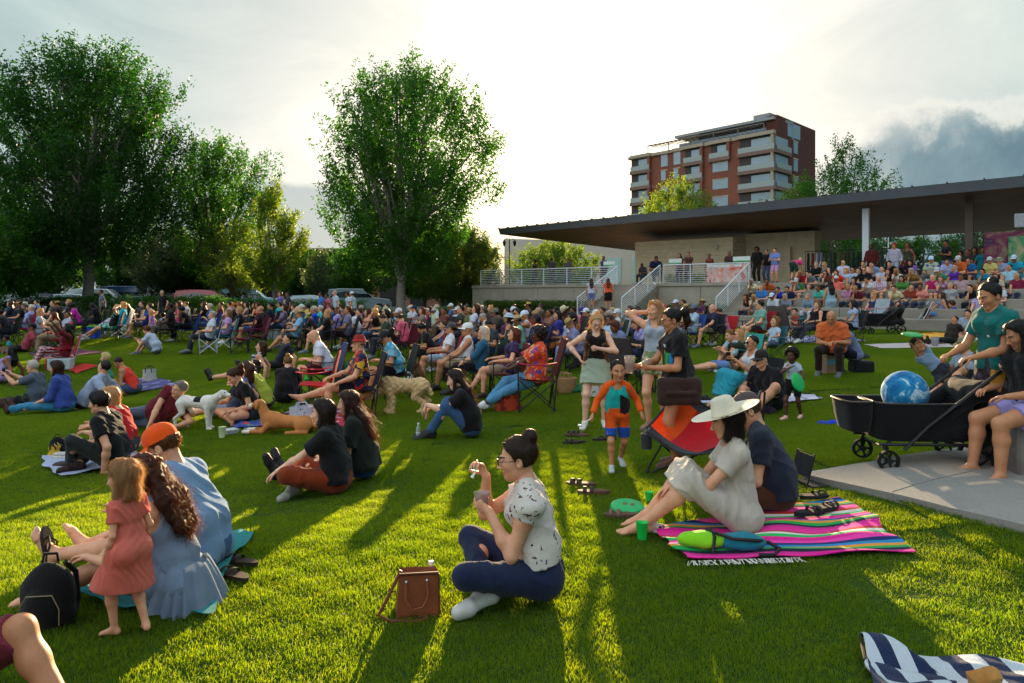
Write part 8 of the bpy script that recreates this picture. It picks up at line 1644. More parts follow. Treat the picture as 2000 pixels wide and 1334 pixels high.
k 1516 1|ST 205 1.02|m3 crop:{DK}|#ccd4dc:.9|shorts:#8c8c84|cap:#dce8f0|-|person in white shirt and white cap on the lowest step
k 1582 1|ST 220 1.0|f1 short:{GY}|#7c94ac:1.4|trousers:#c8ccd8|-|-|person in grey-blue jacket and white trousers, alone on step
k 1556 3|S2 220 1.0|m1 short:{BR}|#6c7488:.5:check:#9ca0b4|shorts:#4c4c5c|-|-|person in checked shirt half hidden by the stooping person
t 1549 .6|BE 40 .98|f1 none:{BD}|#f04c84:.5|shorts:#2c4838|-|-|person in hot pink tee stooping at the terrace edge
t 1479 .9|SD 225 1.04|m4 afro:{DK}|#14110f:.9|trousers:#241c18|-|-|tall dark-clad person standing where the railing ends
t 1498 1.6|SD 225 .98|m2 crop:{DK}|#241c20:.6|trousers:#54648c|-|-|person in black tee and jeans standing on the terrace
t 1514 1.2|PR 225 1.0|m1 short:{DK}|#7c90cc:.5|shorts:#d4a0cc|-|-|person in periwinkle tee and pink shorts standing on the terrace
k 1597 5|ST 225 1.0|m1 short:{GY}|#16161a:.6|trousers:#22242c|-|-|person in black suit-like clothes left of the clothes rack
k 1616 5|ST 220 1.0|f1 wavy:{BL}|#6c8484:0|trousers:#8c9cb0|sg|-|blond person in sage dress on the top step
k 1646 5|ST 222 1.03|m1 bald:{GY}|#ccd0ec:.6|shorts:#4c5468|sg|-|person in white tee before the clothes rack
k 1620 4|S2 215 1.0|f1 long:{RD}|#6c4038:.3|trousers:#3c2c28|sg|-|red-haired person holding white plates on the steps
k 1640 4|S2 220 1.0|f1 bob:{RD}|#e83418:.5|trousers:#1c1c24|-|-|person in scarlet tee between plates and white tee
k 1664 4|ST 222 1.02|m2 crop:{DK}|#b4c4d8:.6|shorts:#18181c|sg|-|person in pale blue tee with a paper plate
k 1688 5|ST 222 1.0|f1 short:{BR}|#16161c:0|skirt:#1c1c24:.8|-|-|person in black sleeveless dress on the top step
k 1711 5|S2 215 1.0|m1 short:{BR}|#7ca0c4:.8|trousers:#22242c|-|-|person in light denim shirt leaning forward
k 1692 4|ST 222 1.03|m1 crop:{BR}|#15151b:.6|trousers:#1c2236|sg|-|person in black tee and navy trousers with dark glasses
k 1722 4|ST 222 1.03|m1 crop:{BR}|#b4c0e0:.55|shorts:#4c4854|-|-|person in white polo and grey shorts mid-steps
k 1743 5|S2 222 1.02|m1 short:{DK}|#15151b:.55|trousers:#2c3c54|-|-|person in black tee with hand on chin
k 1772 5|ST 222 1.04|m4 crop:{DK}|#17151b:.55:patch:#17151b:#c04c8c|shorts:#1c1818|-|-|person in black tee with pink chest print
k 1738 4|S2 222 1.0|f1 wavy:{BR}|#1c1618:0|shorts:#2c2428|-|-|person in black tank top with hand at the chin
k 1721 3|ST 222 1.02|m1 bald:{GY}|#c8a4c0:.55:xstripe:#dcc8d8|shorts:#a07868|-|-|person in pink striped shirt on the middle step
k 1751 2|S2 222 1.0|f1 short:{BR}|#d8d0a0:.6|shorts:#2c4878|-|-|person in cream and pink top holding a cup
k 1704 1|ST 205 1.0|f1 wavy:{BL}|#242c54:0:stripe:#4c547c|shorts:#5c88b8|-|-|blond person in navy tank top above the collapsible wagon
k 1730 1|ST 220 .8 c|f1 bob:{BL}|#2c2424:.5|shorts:#2c2c34|-|-|pale blond child behind the collapsible wagon
k 1822 5|ST 222 1.08|m2 none:{DK}|#b8c0a8:.7:patch:#b8c0a8:#4c5ca0|trousers:#6c6c64|cap:#c8e0f4|-|broad person in cream graphic tee and white cap
k 1853 5|ST 222 1.0|m2 short:{DK}|#b4b8e4:.6|shorts:#20202a|-|-|person in white shirt beside the cream graphic tee
k 1882 5|ST 200 1.08|m1 short:{GY}|#d0601c:.7|shorts:#201c34|cap:#c8c4c0|-|person in orange polo and pale cap, arm stretched back
k 1820 3|ST 222 1.0|m1 bald:{GY}|#b01c54:.55|shorts:#24242a|-|-|person in raspberry polo with crossed ankles
k 1842 3|S2 222 1.0|f1 bob:{BD}|#9c7890:.3:patch:#c0a0b4|skirt:#8c4c74:.8|-|-|person in dusty pink print dress holding a plate
k 1836 1|ST 160 1.0|f2 long:{BR}|#7c84a4:0|shorts:#5c84b0|-|-|person in grey tank and denim shorts seen from behind
g 1830 634|CR 200 .66 c|f2 bob:{DK}|#9c6c98:.3|skirt:#8c5c94:.7|-|-|little child in purple dress on the grass by the steps
k 1872 1|ST 160 .8 c|m2 mop:{BR}|#1c38b0:.55|shorts:#16304c|-|-|child in strong blue tee seen from behind
k 1912 1|ST 205 1.04|m1 short:{GY}|#9c94c0:.6:check:#b8b0d0|trousers:#5c5c68|cap:#4c6c74|-|person in lilac plaid shirt and slate cap
k 1905 2|S2 210 1.0|m1 crop:{DK}|#131317:.55|trousers:#22242c|-|-|person in black tee leaning toward a blond companion
k 1920 2|S2 150 1.0|f1 bob:{BD}|#2c5c5c:.5|shorts:#2c2c34|-|-|blond companion in dark teal leaning to the black tee
k 1926 4|S2 215 .95|f2 short:{DK}|#1c84a4:.55|shorts:#2c2c34|-|-|person in cerulean tee right of the orange polo
k 1957 5|ST 220 1.0|m1 short:{BR}|#98a4c8:.55|shorts:#2c2c34|bucket:#8c9478+sg|-|person in pale violet tee and sage hat
k 1986 5|ST 222 1.05|m3 short:{DK}|#18a0c0:.55|shorts:#3c90b0|cap:#c0dcf4|-|person in cyan tee and white cap before the mural board
k 1475 3|S2 214 1.0|f3 wavy:{GY}|#e8dcb0:.55|shorts:#4c4c54|-|-|person in buttercream tee seated among others on the broad steps
k 1540 1|ST 220 1.0|f2 bob:{GY}|#7c8894:.55|shorts:#4c4c54|-|-|person in steel-grey tee seated among others on the broad steps
k 1570 4|S2 224 1.0|m3 short:{BL}|#a0142c:.55|shorts:#4c4c54|-|-|person in ruby tee seated among others on the broad steps
k 1606 2|ST 205 1.0|m3 crop:{BR}|#50c0a8:.55|trousers:#2c3450|-|-|person in aquamarine tee seated among others on the broad steps
k 1660 2|ST 220 1.0|m2 short:{BL}|#c890b0:.55|trousers:#2c3450|-|-|person in mauve-pink tee seated among others on the broad steps
k 1675 3|S2 220 1.0|f1 bob:{BR}|#1c2448:.55|trousers:#2c3450|-|-|person in midnight-blue tee seated among others on the broad steps
k 1700 3|S2 215 1.0|f2 short:{DK}|#dcdce0:.55|trousers:#2c3450|-|-|person in chalk-white tee seated among others on the broad steps
k 1765 3|ST 223 1.0|f2 bob:{DK}|#48903c:.55|trousers:#2c3450|-|-|person in leaf-green tee seated among others on the broad steps
k 1790 4|S2 208 1.0|f2 bob:{GY}|#8c6c3c:.55|trousers:#2c3450|-|-|person in bronze tee seated among others on the broad steps
k 1800 2|ST 220 1.0|f3 short:{BR}|#e89080:.55|trousers:#2c3450|-|-|person in salmon-pink tee seated among others on the broad steps
k 1855 2|ST 214 1.0|f1 short:{GY}|#a0a4a8:.55|trousers:#2c3450|-|-|person in ash-grey tee seated among others on the broad steps
k 1862 4|ST 209 1.0|f2 wavy:{GY}|#5c2c9c:.55|trousers:#2c3450|-|-|person in royal-purple tee seated among others on the broad steps
k 1945 3|ST 223 1.0|m1 short:{BR}|#c8b490:.55|trousers:#2c3450|-|-|person in sand tee seated among others on the broad steps
k 1970 4|ST 205 1.0|m2 crop:{DK}|#a0c8dc:.55|trousers:#2c3450|-|-|person in glacier-blue tee seated among others on the broad steps
k 1480 1|S2 227 1.0|f3 wavy:{BL}|#e4dcc4:.55|shorts:#a8a090|-|-|person in cream shirt squeezed into the full step rows
k 1545 2|S2 218 1.0|m2 short:{BR}|#1c2850:.55|trousers:#2c3450|-|-|person in navy shirt squeezed into the full step rows
k 1562 3|S2 228 1.0|m1 crop:{BR}|#3c7c34:.55|shorts:#a8a090|cap:#c8ccd0|-|person in grass-green shirt squeezed into the full step rows
k 1590 4|S2 203 1.0|m1 short:{DK}|#6c7078:.55|shorts:#4c4c54|-|-|person in pewter shirt squeezed into the full step rows
k 1632 3|ST 213 1.0|m3 short:{BL}|#f07060:.55|shorts:#4c4c54|cap:#c8ccd0|-|person in coral shirt squeezed into the full step rows
k 1650 4|ST 203 1.0|f1 wavy:{BL}|#b0cce4:.55|trousers:#2c3450|-|-|person in baby-blue shirt squeezed into the full step rows
k 1680 2|S2 211 1.0|m2 short:{BL}|#641c2c:.55|trousers:#2c3450|-|-|person in maroon shirt squeezed into the full step rows
k 1706 5|S2 227 1.0|m1 crop:{DK}|#f0b898:.55|trousers:#2c3450|-|-|person in peach shirt squeezed into the full step rows
k 1676 4|ST 224 1.0|m1 short:{DK}|#121214:.55|shorts:#4c4c54|-|-|person in coal-black shirt squeezed into the full step rows
k 1757 4|S2 215 1.0|f3 bob:{BL}|#e0dcd4:.55|shorts:#a8a090|-|-|person in egg-white shirt squeezed into the full step rows
k 1786 5|ST 205 1.0|f2 wavy:{DK}|#7c58a8:.55|trousers:#2c3450|-|-|person in violet shirt squeezed into the full step rows
k 1782 2|ST 225 1.0|m1 short:{DK}|#94402c:.55|trousers:#2c3450|-|-|person in brick shirt squeezed into the full step rows
k 1836 4|S2 220 1.0|m2 crop:{BL}|#2c9070:.55|shorts:#4c4c54|cap:#c8ccd0|-|person in jade shirt squeezed into the full step rows
k 1876 3|ST 223 1.0|m3 short:{BR}|#b8989c:.55|trousers:#2c3450|-|-|person in grey-pink shirt squeezed into the full step rows
k 1893 5|ST 228 1.0|m2 short:{DK}|#1c64a0:.55|shorts:#4c4c54|-|-|person in ocean-blue shirt squeezed into the full step rows
k 1938 5|ST 207 1.0|m2 crop:{BR}|#d8c878:.55|shorts:#4c4c54|cap:#c8ccd0|-|person in straw-yellow shirt squeezed into the full step rows
k 1955 2|ST 215 1.0|f1 bob:{DK}|#d8d8dc:.55|shorts:#4c4c54|cap:#c8ccd0|-|person in off-white shirt squeezed into the full step rows
k 1985 3|ST 222 1.0|m2 crop:{BL}|#7c2040:.55|trousers:#2c3450|-|-|person in wine shirt squeezed into the full step rows
t 1747 2.6|SD 225 1.04|m2 mop:#b01c14|#b8b4c4:1.7|trousers:#a4a8b8|-|-|person in white robe with red head covering, standing
t 1773 2.6|SD 225 1.04|f3 long:{RD}|#44442c:0|trousers:#2c2c24|-|-|long-haired person in olive top standing beside the white robe
t 1702 3.0|SD 215 1.04|m4 crop:{DK}|#5c1c18:1.5|trousers:#2c1c1c|-|-|person in brick-brown shirt standing at the clothes rack
t 1850 2.2|PR 190 1.04|f3 short:{DK}|#1c1818:.5|shorts:#6c70a0|-|-|person in black tee and violet shorts standing by brown column
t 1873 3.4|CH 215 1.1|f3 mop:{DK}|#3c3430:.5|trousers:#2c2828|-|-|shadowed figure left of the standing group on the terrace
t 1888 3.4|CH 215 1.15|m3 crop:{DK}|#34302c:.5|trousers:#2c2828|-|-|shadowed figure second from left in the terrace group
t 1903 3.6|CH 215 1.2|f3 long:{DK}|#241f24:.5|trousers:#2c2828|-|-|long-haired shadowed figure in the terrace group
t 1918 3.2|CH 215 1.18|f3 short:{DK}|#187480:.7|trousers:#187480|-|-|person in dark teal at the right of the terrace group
t 1280 .9|HD 260 1.25|m3 crop:{DK}|#1c2440:.6|trousers:#22242c|-|-|person in navy shirt leaning on the stair-top railing
t 1258 -.4|HD 230 .9|m4 crop:{DK}|#3c3440:.6|trousers:#2c2c34|-|-|person sitting on the narrow stairs beside the rail
t 1328 2.5|SD 225 1.0|f2 long:{BR}|#6c4c54:.4|trousers:#3c3440|-|-|person in mauve behind the railing, left of two
t 1345 2.2|SD 235 1.03|f2 short:{BR}|#5c3c38:.4|trousers:#3c2c30|-|-|person in brown top behind the railing, right of two
t 1386 2.6|SD 225 .95|f3 short:{RD}|#7c4034:.4|trousers:#3c2c30|-|-|person in rust behind the railing next to the banner
t 1425 2.4|SD 235 1.0|m3 crop:{DK}|#4c3430:.5|trousers:#3c2c30|-|-|person in dark brown behind the white sign board
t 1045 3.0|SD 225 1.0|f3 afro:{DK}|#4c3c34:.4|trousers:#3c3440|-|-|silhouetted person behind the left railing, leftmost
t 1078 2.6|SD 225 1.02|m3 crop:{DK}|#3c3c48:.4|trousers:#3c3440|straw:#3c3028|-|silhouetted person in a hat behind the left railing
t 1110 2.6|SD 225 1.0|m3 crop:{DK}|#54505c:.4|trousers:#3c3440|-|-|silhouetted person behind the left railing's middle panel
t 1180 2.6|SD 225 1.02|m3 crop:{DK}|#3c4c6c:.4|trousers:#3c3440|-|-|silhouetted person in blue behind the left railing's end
s 1155 35.5|SD 95 1.0 z|f2 long:{BR}|#c0c8e4:.2|shorts:#8c90d4|-|-|person in white crop top and lavender shorts on the stairs
s 1188 36.5|SD 95 1.0 z|f2 long:{RD}|#f0603c:.5|skirt:#2c1c1c:.95|-|-|person in coral tee and long black skirt on the stairs
k 1623 1|SD 80 1.02 z|f2 long:{DK}|-|dress:#98b4c4:1.5:0|-|-|person in long pale blue dress standing with back turned
s 985 48.0|CH 188 1.0|f1 crop:{DK}|#e0a070:.55|trousers:#2c3450|sg|#2c4c3c|person in apricot tee and dark glasses seated in the packed middle rows
s 1012 57.6|CH 189 1.0|m3 crop:{DK}|#80c0a8:.55|trousers:#2c3450|straw:#c8a870|#1c3c8c|person in seafoam tee and straw hat seated in the packed middle rows
s 1090 52.8|CH 187 1.0|f1 bob:{DK}|#34348c:.55|shorts:#4c4c54|-|#1c3c8c|person in indigo shirt seated in the packed middle rows
s 1140 48.0|CH 200 1.0|m2 short:{BR}|#c01c30:.55|shorts:#4c4c54|cap:#d8dce0|#1c3c8c|person in cherry-red shirt and pale cap seated in the packed middle rows
s 1165 51.2|CH 187 1.0|f2 crop:{DK}|#e8e070:.55|shorts:#4c4c54|cap:#d8dce0|#8c2028|person in lemon shirt and pale cap seated in the packed middle rows
s 1060 49.6|HD 192 1.0|f3 short:{BL}|#5c6c94:.55|shorts:#8a8070|-|#8c2028|person in slate-blue shirt seated in the packed middle rows
s 958 52.8|HD 183 1.0|m2 crop:{GY}|#dcd8c8:.55|trousers:#2c3450|-|#24262c|person in ivory tee seated in the packed middle rows
s 1185 44.8|RE 184 1.0|f2 crop:{GY}|#a0d8b8:.55|shorts:#8a8070|straw:#c8a870|#1c3c8c|person in mint tee and straw hat seated in the packed middle rows
s 880 37.6|FR 191 1.0|m3 short:{GY}|#4c6ca0:.55|shorts:#4c4c54|cap:#d8dce0|#8c2028|person in denim-blue shirt and pale cap seated in the packed middle rows
s 845 41.6|HD 199 1.0|f2 short:{GY}|#d02c90:.55|shorts:#4c4c54|-|#8c2028|person in fuchsia tee seated in the packed middle rows
s 780 46.4|CH 185 1.0|f2 short:{BL}|#b06434:.55|shorts:#8a8070|cap:#d8dce0|#8c2028|person in copper shirt and pale cap seated in the packed middle rows
s 745 48.0|CH 190 1.0|f2 bob:{DK}|#5c6c34:.55|trousers:#2c3450|-|#2c4c3c|person in moss shirt seated in the packed middle rows
s 700 46.4|HD 189 1.0|f2 bob:{DK}|#e0e4ec:.55|shorts:#8a8070|-|#1c3c8c|person in snow-white shirt seated in the packed middle rows
s 655 41.6|CH 184 1.0|f3 short:{BR}|#b09cd0:.55|trousers:#2c3450|sg|#1c3c8c|person in lilac shirt and dark glasses seated in the packed middle rows
s 600 41.6|RE 191 1.0|f2 bob:{GY}|#d83020:.55|trousers:#2c3450|sg|#2c4c3c|person in scarlet shirt and dark glasses seated in the packed middle rows
s 575 48.0|RE 193 1.0|m2 short:{GY}|#88b8e0:.55|shorts:#4c4c54|straw:#c8a870|#2c4c3c|person in sky tee and straw hat seated in the packed middle rows
s 520 46.4|HD 194 1.0|f2 crop:{DK}|#141416:.55|trousers:#2c3450|cap:#d8dce0|#8c2028|person in jet-black tee and pale cap seated in the packed middle rows
s 1330 41.6|RE 200 1.0|f2 crop:{BR}|#d0b888:.55|trousers:#2c3450|straw:#c8a870|#8c2028|person in wheat tee and straw hat seated in the packed middle rows
s 1300 44.8|HD 196 1.0|f2 crop:{BL}|#2cb0b0:.55|shorts:#4c4c54|cap:#d8dce0|#2c4c3c|person in turquoise shirt and pale cap seated in the packed middle rows
s 1365 40.0|CH 194 1.0|f3 crop:{BR}|#5c2c54:.55|trousers:#2c3450|straw:#c8a870|#24262c|person in plum tee and straw hat seated in the packed middle rows
s 1200 49.6|CH 189 1.0|f2 bob:{GY}|#d8d4c8:.55|shorts:#8a8070|cap:#d8dce0|#2c4c3c|person in bone-white shirt and pale cap seated in the packed middle rows
s 1240 46.4|CH 188 1.0|m1 short:{BR}|#2450b0:.55|shorts:#4c4c54|-|#24262c|person in cobalt shirt seated in the packed middle rows
s 1128 41.6|RE 197 1.0|f2 bob:{GY}|#d88090:.55|trousers:#2c3450|-|#24262c|person in rose tee seated in the packed middle rows
s 905 43.2|RE 191 1.0|m3 short:{BL}|#6c6c38:.55|shorts:#4c4c54|-|#8c2028|person in olive shirt seated in the packed middle rows
s 1002 44.8|FR 192 1.0|m2 crop:{DK}|#d0d4dc:.55|shorts:#4c4c54|cap:#d8dce0|#2c4c3c|person in pearl shirt and pale cap seated in the packed middle rows
s 1046 56.0|FR 195 1.0|f3 crop:{GY}|#f0782c:.55|shorts:#4c4c54|-|#1c3c8c|person in tangerine tee seated in the packed middle rows
s 970 59.2|HD 201 1.0|m2 crop:{DK}|#3c3c44:.55|trousers:#2c3450|sg|#2c4c3c|person in charcoal tee and dark glasses seated in the packed middle rows
s 1178 59.2|RE 205 1.0|f3 wavy:{BR}|#a8c4dc:.55|trousers:#2c3450|sg|#1c3c8c|person in powder-blue shirt and dark glasses seated in the packed middle rows
s 130 40|CH 200 1.0|f1 short:{BL}|#444c5c:.5|shorts:#34343c|-|#2a2c30|person in ink-blue top under the left tree crown
s 96 42|CH 200 1.0|m1 crop:{BR}|#5c544c:.5|shorts:#34343c|-|#2a2c30|person in khaki tee behind the blond bob
s 12 44|CH 200 1.0|f1 long:{BR}|#34405c:.5|shorts:#34343c|-|#2a3a60|person in dusk-blue tee at the far left
s 14 62|HD 200 1.0|f3 mop:{DK}|#24242c:.5|trousers:#1c1c24|-|#1c1c24|person in black with child, behind the rose-pink tee
s 270 40|CH 200 1.0|m1 crop:{BR}|#4c2c3c:.5|shorts:#34343c|-|#2a2c30|person in plum tee behind the long-haired black top
s 345 38|CH 200 1.0|f1 bob:{BL}|#5c6c7c:.5|shorts:#34343c|-|#2a2c30|person in blue-grey tee behind the hot pink tank
s 428 39|CH 200 1.0|m2 crop:{BR}|#843434:.5|shorts:#34343c|-|#2a2c30|person in tomato-red tee left of the pink cardigan
s 648 41|CH 200 1.0|f1 short:{BR}|#3c5c94:.5|shorts:#34343c|-|#2a2c30|person in medium blue tee left of the drinker
s 762 52|HD 195 1.0|m1 short:{BR}|#2c3c2c:.5|trousers:#2c2c34|-|#2a2c30|person in forest green tee left of the bent pink tee
s 820 43|CH 200 1.0|f1 bob:{RD}|#8c7c6c:.5|shorts:#34343c|-|#2a2c30|person in sand-coloured tee behind the pink striped top
s 868 44|CH 200 1.0|m3 crop:{DK}|#6c3c34:.5|shorts:#34343c|-|#2a2c30|person in chestnut tee right of the cream tee
s 970 46|CH 200 1.0|f2 bob:{BR}|#7c6454:.5|shorts:#34343c|-|#2a2c30|person in camel tee left of the white bucket hat
s 1020 63|HD 200 1.0|f3 mop:{DK}|#54402c:.5|trousers:#34343c|-|#5c3024|person in bronze top below the sleeveless white shirt
s 1068 50|CH 195 1.0|m3 crop:{DK}|#946454:.5|shorts:#5c4c44|-|#7c3c30|person in clay-coloured tee on a rust-red chair
s 1120 43|CH 195 1.0|f3 short:{DK}|#7c5c4c:.5|shorts:#34343c|-|#2a2c30|person in cocoa top right of the amber top
s 1172 44|CH 195 1.0|m2 short:{BR}|#545060:.5|shorts:#34343c|-|#2a2c30|person in charcoal tee at the foot of the narrow stairs
s 1225 44|CH 195 1.0|m2 short:{BR}|#3c6c64:.5|shorts:#34343c|-|#2a2c30|person in pine green tee before the narrow stairs
s 1335 41|CH 195 1.0|f2 bob:{BR}|#946c7c:.5|shorts:#34343c|-|#2a2c30|person in old-rose tee left of the pale blue shirt
'''
POS['WV'] = pose(CHAIR, wr=[(-.3, .1, 1.45), (.2, .3, .6)], eh=[(-1, .2, -.3), (.6, -.5, -.6)])
ROWS = '\n'.join(r for r in ROWS.strip().split('\n') if 'speck behind' not in r)
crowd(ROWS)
for o in list(bpy.data.objects):
    l = o.get('label', '')
    if l in ('person in white crop top and lavender shorts on the stairs', 'person in coral tee and long black skirt on the stairs') and o.name.startswith('person'): 
        q = TERP(1155 if 'crop' in l else 1188, -3.1); o.location = (q.x, q.y, .98)
# empty maroon chairs and other loose things in the crowd
camp_chair(G(470, 690), 200, '#7a1438', 'left of two empty maroon camp chairs behind the striped tank top', 1.05); camp_chair(G(503, 684), 205, '#7a1438', 'right of two empty maroon camp chairs behind the navy polo', 1.05)
camp_chair(G(1232, 770), 40, '#4a4244', 'empty grey and black camp chair with tall back by the lace vest', 1.1, arm='#1c1c20')
camp_chair(G(1290, 760), 190, '#22284c', 'navy camp chair behind the white tank top person', 1.05)
camp_chair(G(1535, 672), 30, '#6c6460', 'brown and teal camp chair seen from behind below the steps', 1.25, arm='#1c7c80')
for px, py, rz, col, s_, lb in ((312, 858, 20, '#3c4048', .5, 'grey and black backpack behind the orange cap'), (875, 745, 60, '#101013', .9, 'black backpack standing behind the small brown dog'), (1520, 672, 0, '#131316', .9, 'black backpack leaning on the brown and teal chair'), (663, 745, 200, '#1d4a3c', 1.15, 'dark green backpack with straps hanging on a chair'), (1668, 790, 10, '#1c1c22', .0, '')):
    if s_: backpack(G(px, py), rz, col, lb, s_)
s = SDF((-.4, -.3, -.01), (.4, .3, .2), .02); s.ell((0, 0, .03), (.33, .22, .09), None, .03); s.wob(.02, (16, 18, 16), 5); s.plane((0, 0, 0), (0, 0, -1)); V, Q = s.mesh()
for i, (px, py, c_, lb) in enumerate(((575, 745, '#22b83c', 'bright green blanket heap beside the navy polo person'), (1318, 838, '#2a3a2c', 'dark green cloth behind the trio'), (1120, 765, '#1c6a3c', 'dark green cloth under the woven basket'), (1672, 700, '#1c1c20', 'black bag heap beside the crouching lavender sweater'))):
    if i == 1: continue
    me = npmesh('cloth_heap', V, Q); me.materials.append(cloth(c_)); link('cloth_heap', me, None, True, G3(px, py), label=lb, category='cloth')
bk = empty('woven_basket', G3(1105, 768), 'woven straw basket with wooden handles on the grass', 'basket', 10, 1.1); wv = surf('#a8845c', .8, .2, 40, bumps=.6, bscale=150)
MB().lathe([(.001, 0), (.13, .0), (.17, .1), (.19, .24), (.18, .25), (.16, .1), (.12, .01), (.001, .01)], 24, Matrix.Diagonal((1, .7, 1, 1))).build('basket_body', wv, bk)
for y in (-.1, .1): MB().tube([(-.07, y, .24), (-.06, y, .32), (.06, y, .32), (.07, y, .24)], .012, 6).build('handle', wv, bk)
bag(G3(1155, 775), 0, (.34, .18, .4), cloth('#d8d8d8', 'patch', '#d02828', '#28a048'), 'red, white and green shopping bag by the lavender striped trousers')
bag(G3(985, 690), 0, (.42, .2, .42), surf('#e0287c', .5, .12), 'glossy pink tote bag hanging behind the plum tank top'); 
bg = empty('cooler', G(183, 662), 'blue plastic cooler beside the green-print dress', 'cooler'); MB().box((0, 0, .2), (.34, .28, .4), bev=.03).build('tub', surf('#1c48b8', .4), bg); MB().box((0, 0, .42), (.36, .3, .05), bev=.015).build('lid', surf('#1c8a50', .4), bg)
MB().lathe([(.001, 0), (.26, 0), (.28, .1), (.24, .34), (.27, .38), (.24, .4), (.001, .41)], 20).build('stone_planter', surf('#8c9494', .8, .12), None, True, G(536, 664), label='grey round stone planter behind the azure tee person', category='planter')
blanket([(1265+245, 660), (1520, 672), (1690, 668), (1640, 656)], cloth('#a8a4c8', 'floral', '#5c5890', '#dcd8e8', scale=.5), 'violet patterned mat under the brown and teal chair', .012, 16, seed=21)
blanket([(1765, 653), (1800, 664), (1905, 662), (1870, 652)], cloth('#f0b81c', 'floral', '#e04820', '#f08030', scale=.4), 'yellow and red beach towel on the grass', .02, 16, seed=22)
blanket([(1690, 675), (1720, 682), (1870, 680), (1840, 670)], cloth('#c8b8b8'), 'pale pink blanket lying behind the raised green disc', .012, 16, seed=23)
cup(G3(1826, 678), '#e8e8ec', 'clear plastic cup with red drink on the pale pink blanket', .26, .1, '#e03020', True)
blanket([(1805, 637), (1820, 642), (1925, 641), (1910, 636)], cloth('#38a868'), 'thin green mat at the foot of the seating steps', .01, 10, seed=24)
disc(G3(1160, 700)+Vector((-.25, 0, 0)), 0, (0, 0), '#28a048', 'green paper plate lying in the crowd beside striped trousers', .2)
wagon(G(1722, 652), -4, 'black collapsible wagon parked at the foot of the steps', 1.15)
def pushchair(at_, rz, label):
    r = empty('pushchair', at_, label, 'pushchair', rz, 1.0); fb = C('#141417')
    MB().tube([(-.2, -.22, .1), (.1, -.22, .55), (.3, -.22, 1.0), (.36, -.22, 1.05)], .013, 6).tube([(-.2, .22, .1), (.1, .22, .55), (.3, .22, 1.0), (.36, .22, 1.05)], .013, 6).tube([(.28, -.22, .1), (-.02, -.22, .5)], .013, 6).tube([(.28, .22, .1), (-.02, .22, .5)], .013, 6).tube([(.28, -.22, .1), (.28, .22, .1)], .01, 6).build('frame', ALU, r)
    MB().sheet(lambda u, v: (-.22+.3*u+.05*u*u, -.2+.4*v, .38+.02*math.sin(3.14*v)), 5, 5, 0, .03).sheet(lambda u, v: (.08+.18*u, -.2+.4*v, .38+.42*u), 5, 5, 0, .03).build('seat', fb, r)
    MB().sheet(lambda u, v: (.26-.28*math.sin(u*1.5), -.21+.42*v, .8+.14*math.cos(u*1.5)*1.1-.02), 6, 5, 0, .01).build('sunshade', fb, r)
    for x in (-.2, .28):
        for y in (-.23, .23): MB().lathe([(.03, -.018), (.075, -.02), (.08, 0), (.075, .02), (.03, .018)], 16, Matrix.Translation((x, y, .08))@Matrix.Rotation(R(90), 4, 'X')).build('wheel', surf('#121212', .8), r)
pushchair(G(1798, 645), -10, 'folding black pushchair standing on the grass before the steps'); pushchair(TERP(1586, .9)-Vector((0, 0, 0)), 10, 'dark pushchair on the terrace near the stooping person')
camp_chair(STEPP(1665, 1)+Vector((.3, -1.2, -SH)), 200, '#b8c4cc', 'red and white striped camp chair in front of the steps', 1.2, arm='#e01c28')
tb = empty('side_table', G(1450, 655), 'small black side table with a white cup', 'table'); MB().lathe([(.001, .5), (.22, .5), (.22, .52), (.001, .52)], 20).build('table_top', BLK, tb); MB().tube([(0, 0, 0), (0, 0, .5)], .02, 6).build('stem', BLK, tb)
# clothes rack on the terrace
rk = empty('clothes_rack', TERP(1675, 4.4), 'long clothes rack hung with coats on the terrace', 'clothes rack', -40); MB().tube([(-2.6, 0, 0), (-2.6, 0, 1.75), (2.6, 0, 1.75), (2.6, 0, 0)], .025, 6).build('rail', BLK, rk)
for i in range(22):
    cc = ['#2c2c34', '#8c1c1c', '#c8ccd4', '#9c9cc8', '#5c4034', '#34485c', '#241c24', '#7c7c28', '#6c3c5c', '#44342c', '#1c2c4c'][i % 11]; x0 = -2.45+i*.225
    m = MB(); m.sheet(lambda u, v: (x0+.05*math.sin(2*math.pi*u)*(.5+.5*v)+.01*math.sin(9*v), .24*math.cos(2*math.pi*u)*(.8+.2*v), 1.68-1.1*v+.06*abs(math.cos(2*math.pi*u))*-1), 16, 8); m.build('coat', cloth(cc), rk)
# signs, banner, mural
bn = empty('banner', T(15.9, .14, TZ+.05), 'white and orange printed banner tied to the terrace railing', 'banner', -40)
bm = cloth('#e8603c', 'marble', '#e8d8d0', '#c8341c', trans=.2, scale=.5); MB().sheet(lambda u, v: (-1.0+2.15*u, -.03-.03*math.sin(u*14+v*4), .98-.95*v-.06*math.sin(math.pi*u)*(1-v)), 22, 10, 0, (0, .006, 0)).build('cloth', bm, bn)
MB().sheet(lambda u, v: (-.98+1.9*u, -.042-.03*math.sin(u*14), .97-.16*v-.1*u*(1-u)), 16, 3).build('white_band', cloth('#e6e2e0'), bn)
for u_, px, lb in ((13.0, 0, 'small white and green notice above the railing'), (16.7, 0, 'white and green notice board at the right of the banner'), (8.8, 0, 'small pale notice above the left railing')):
    sg = empty('notice', T(u_, .3, TZ+1.12), lb, 'sign', -40); MB().box((0, 0, .14), (.9 if u_ > 14 else .75, .03, .24)).build('panel', surf('#d8dcd8', .6), sg, False); MB().box((0, -.02, .03), (.88 if u_ > 14 else .73, .012, .06)).build('green_strip', surf('#4caa6c', .6), sg, False)
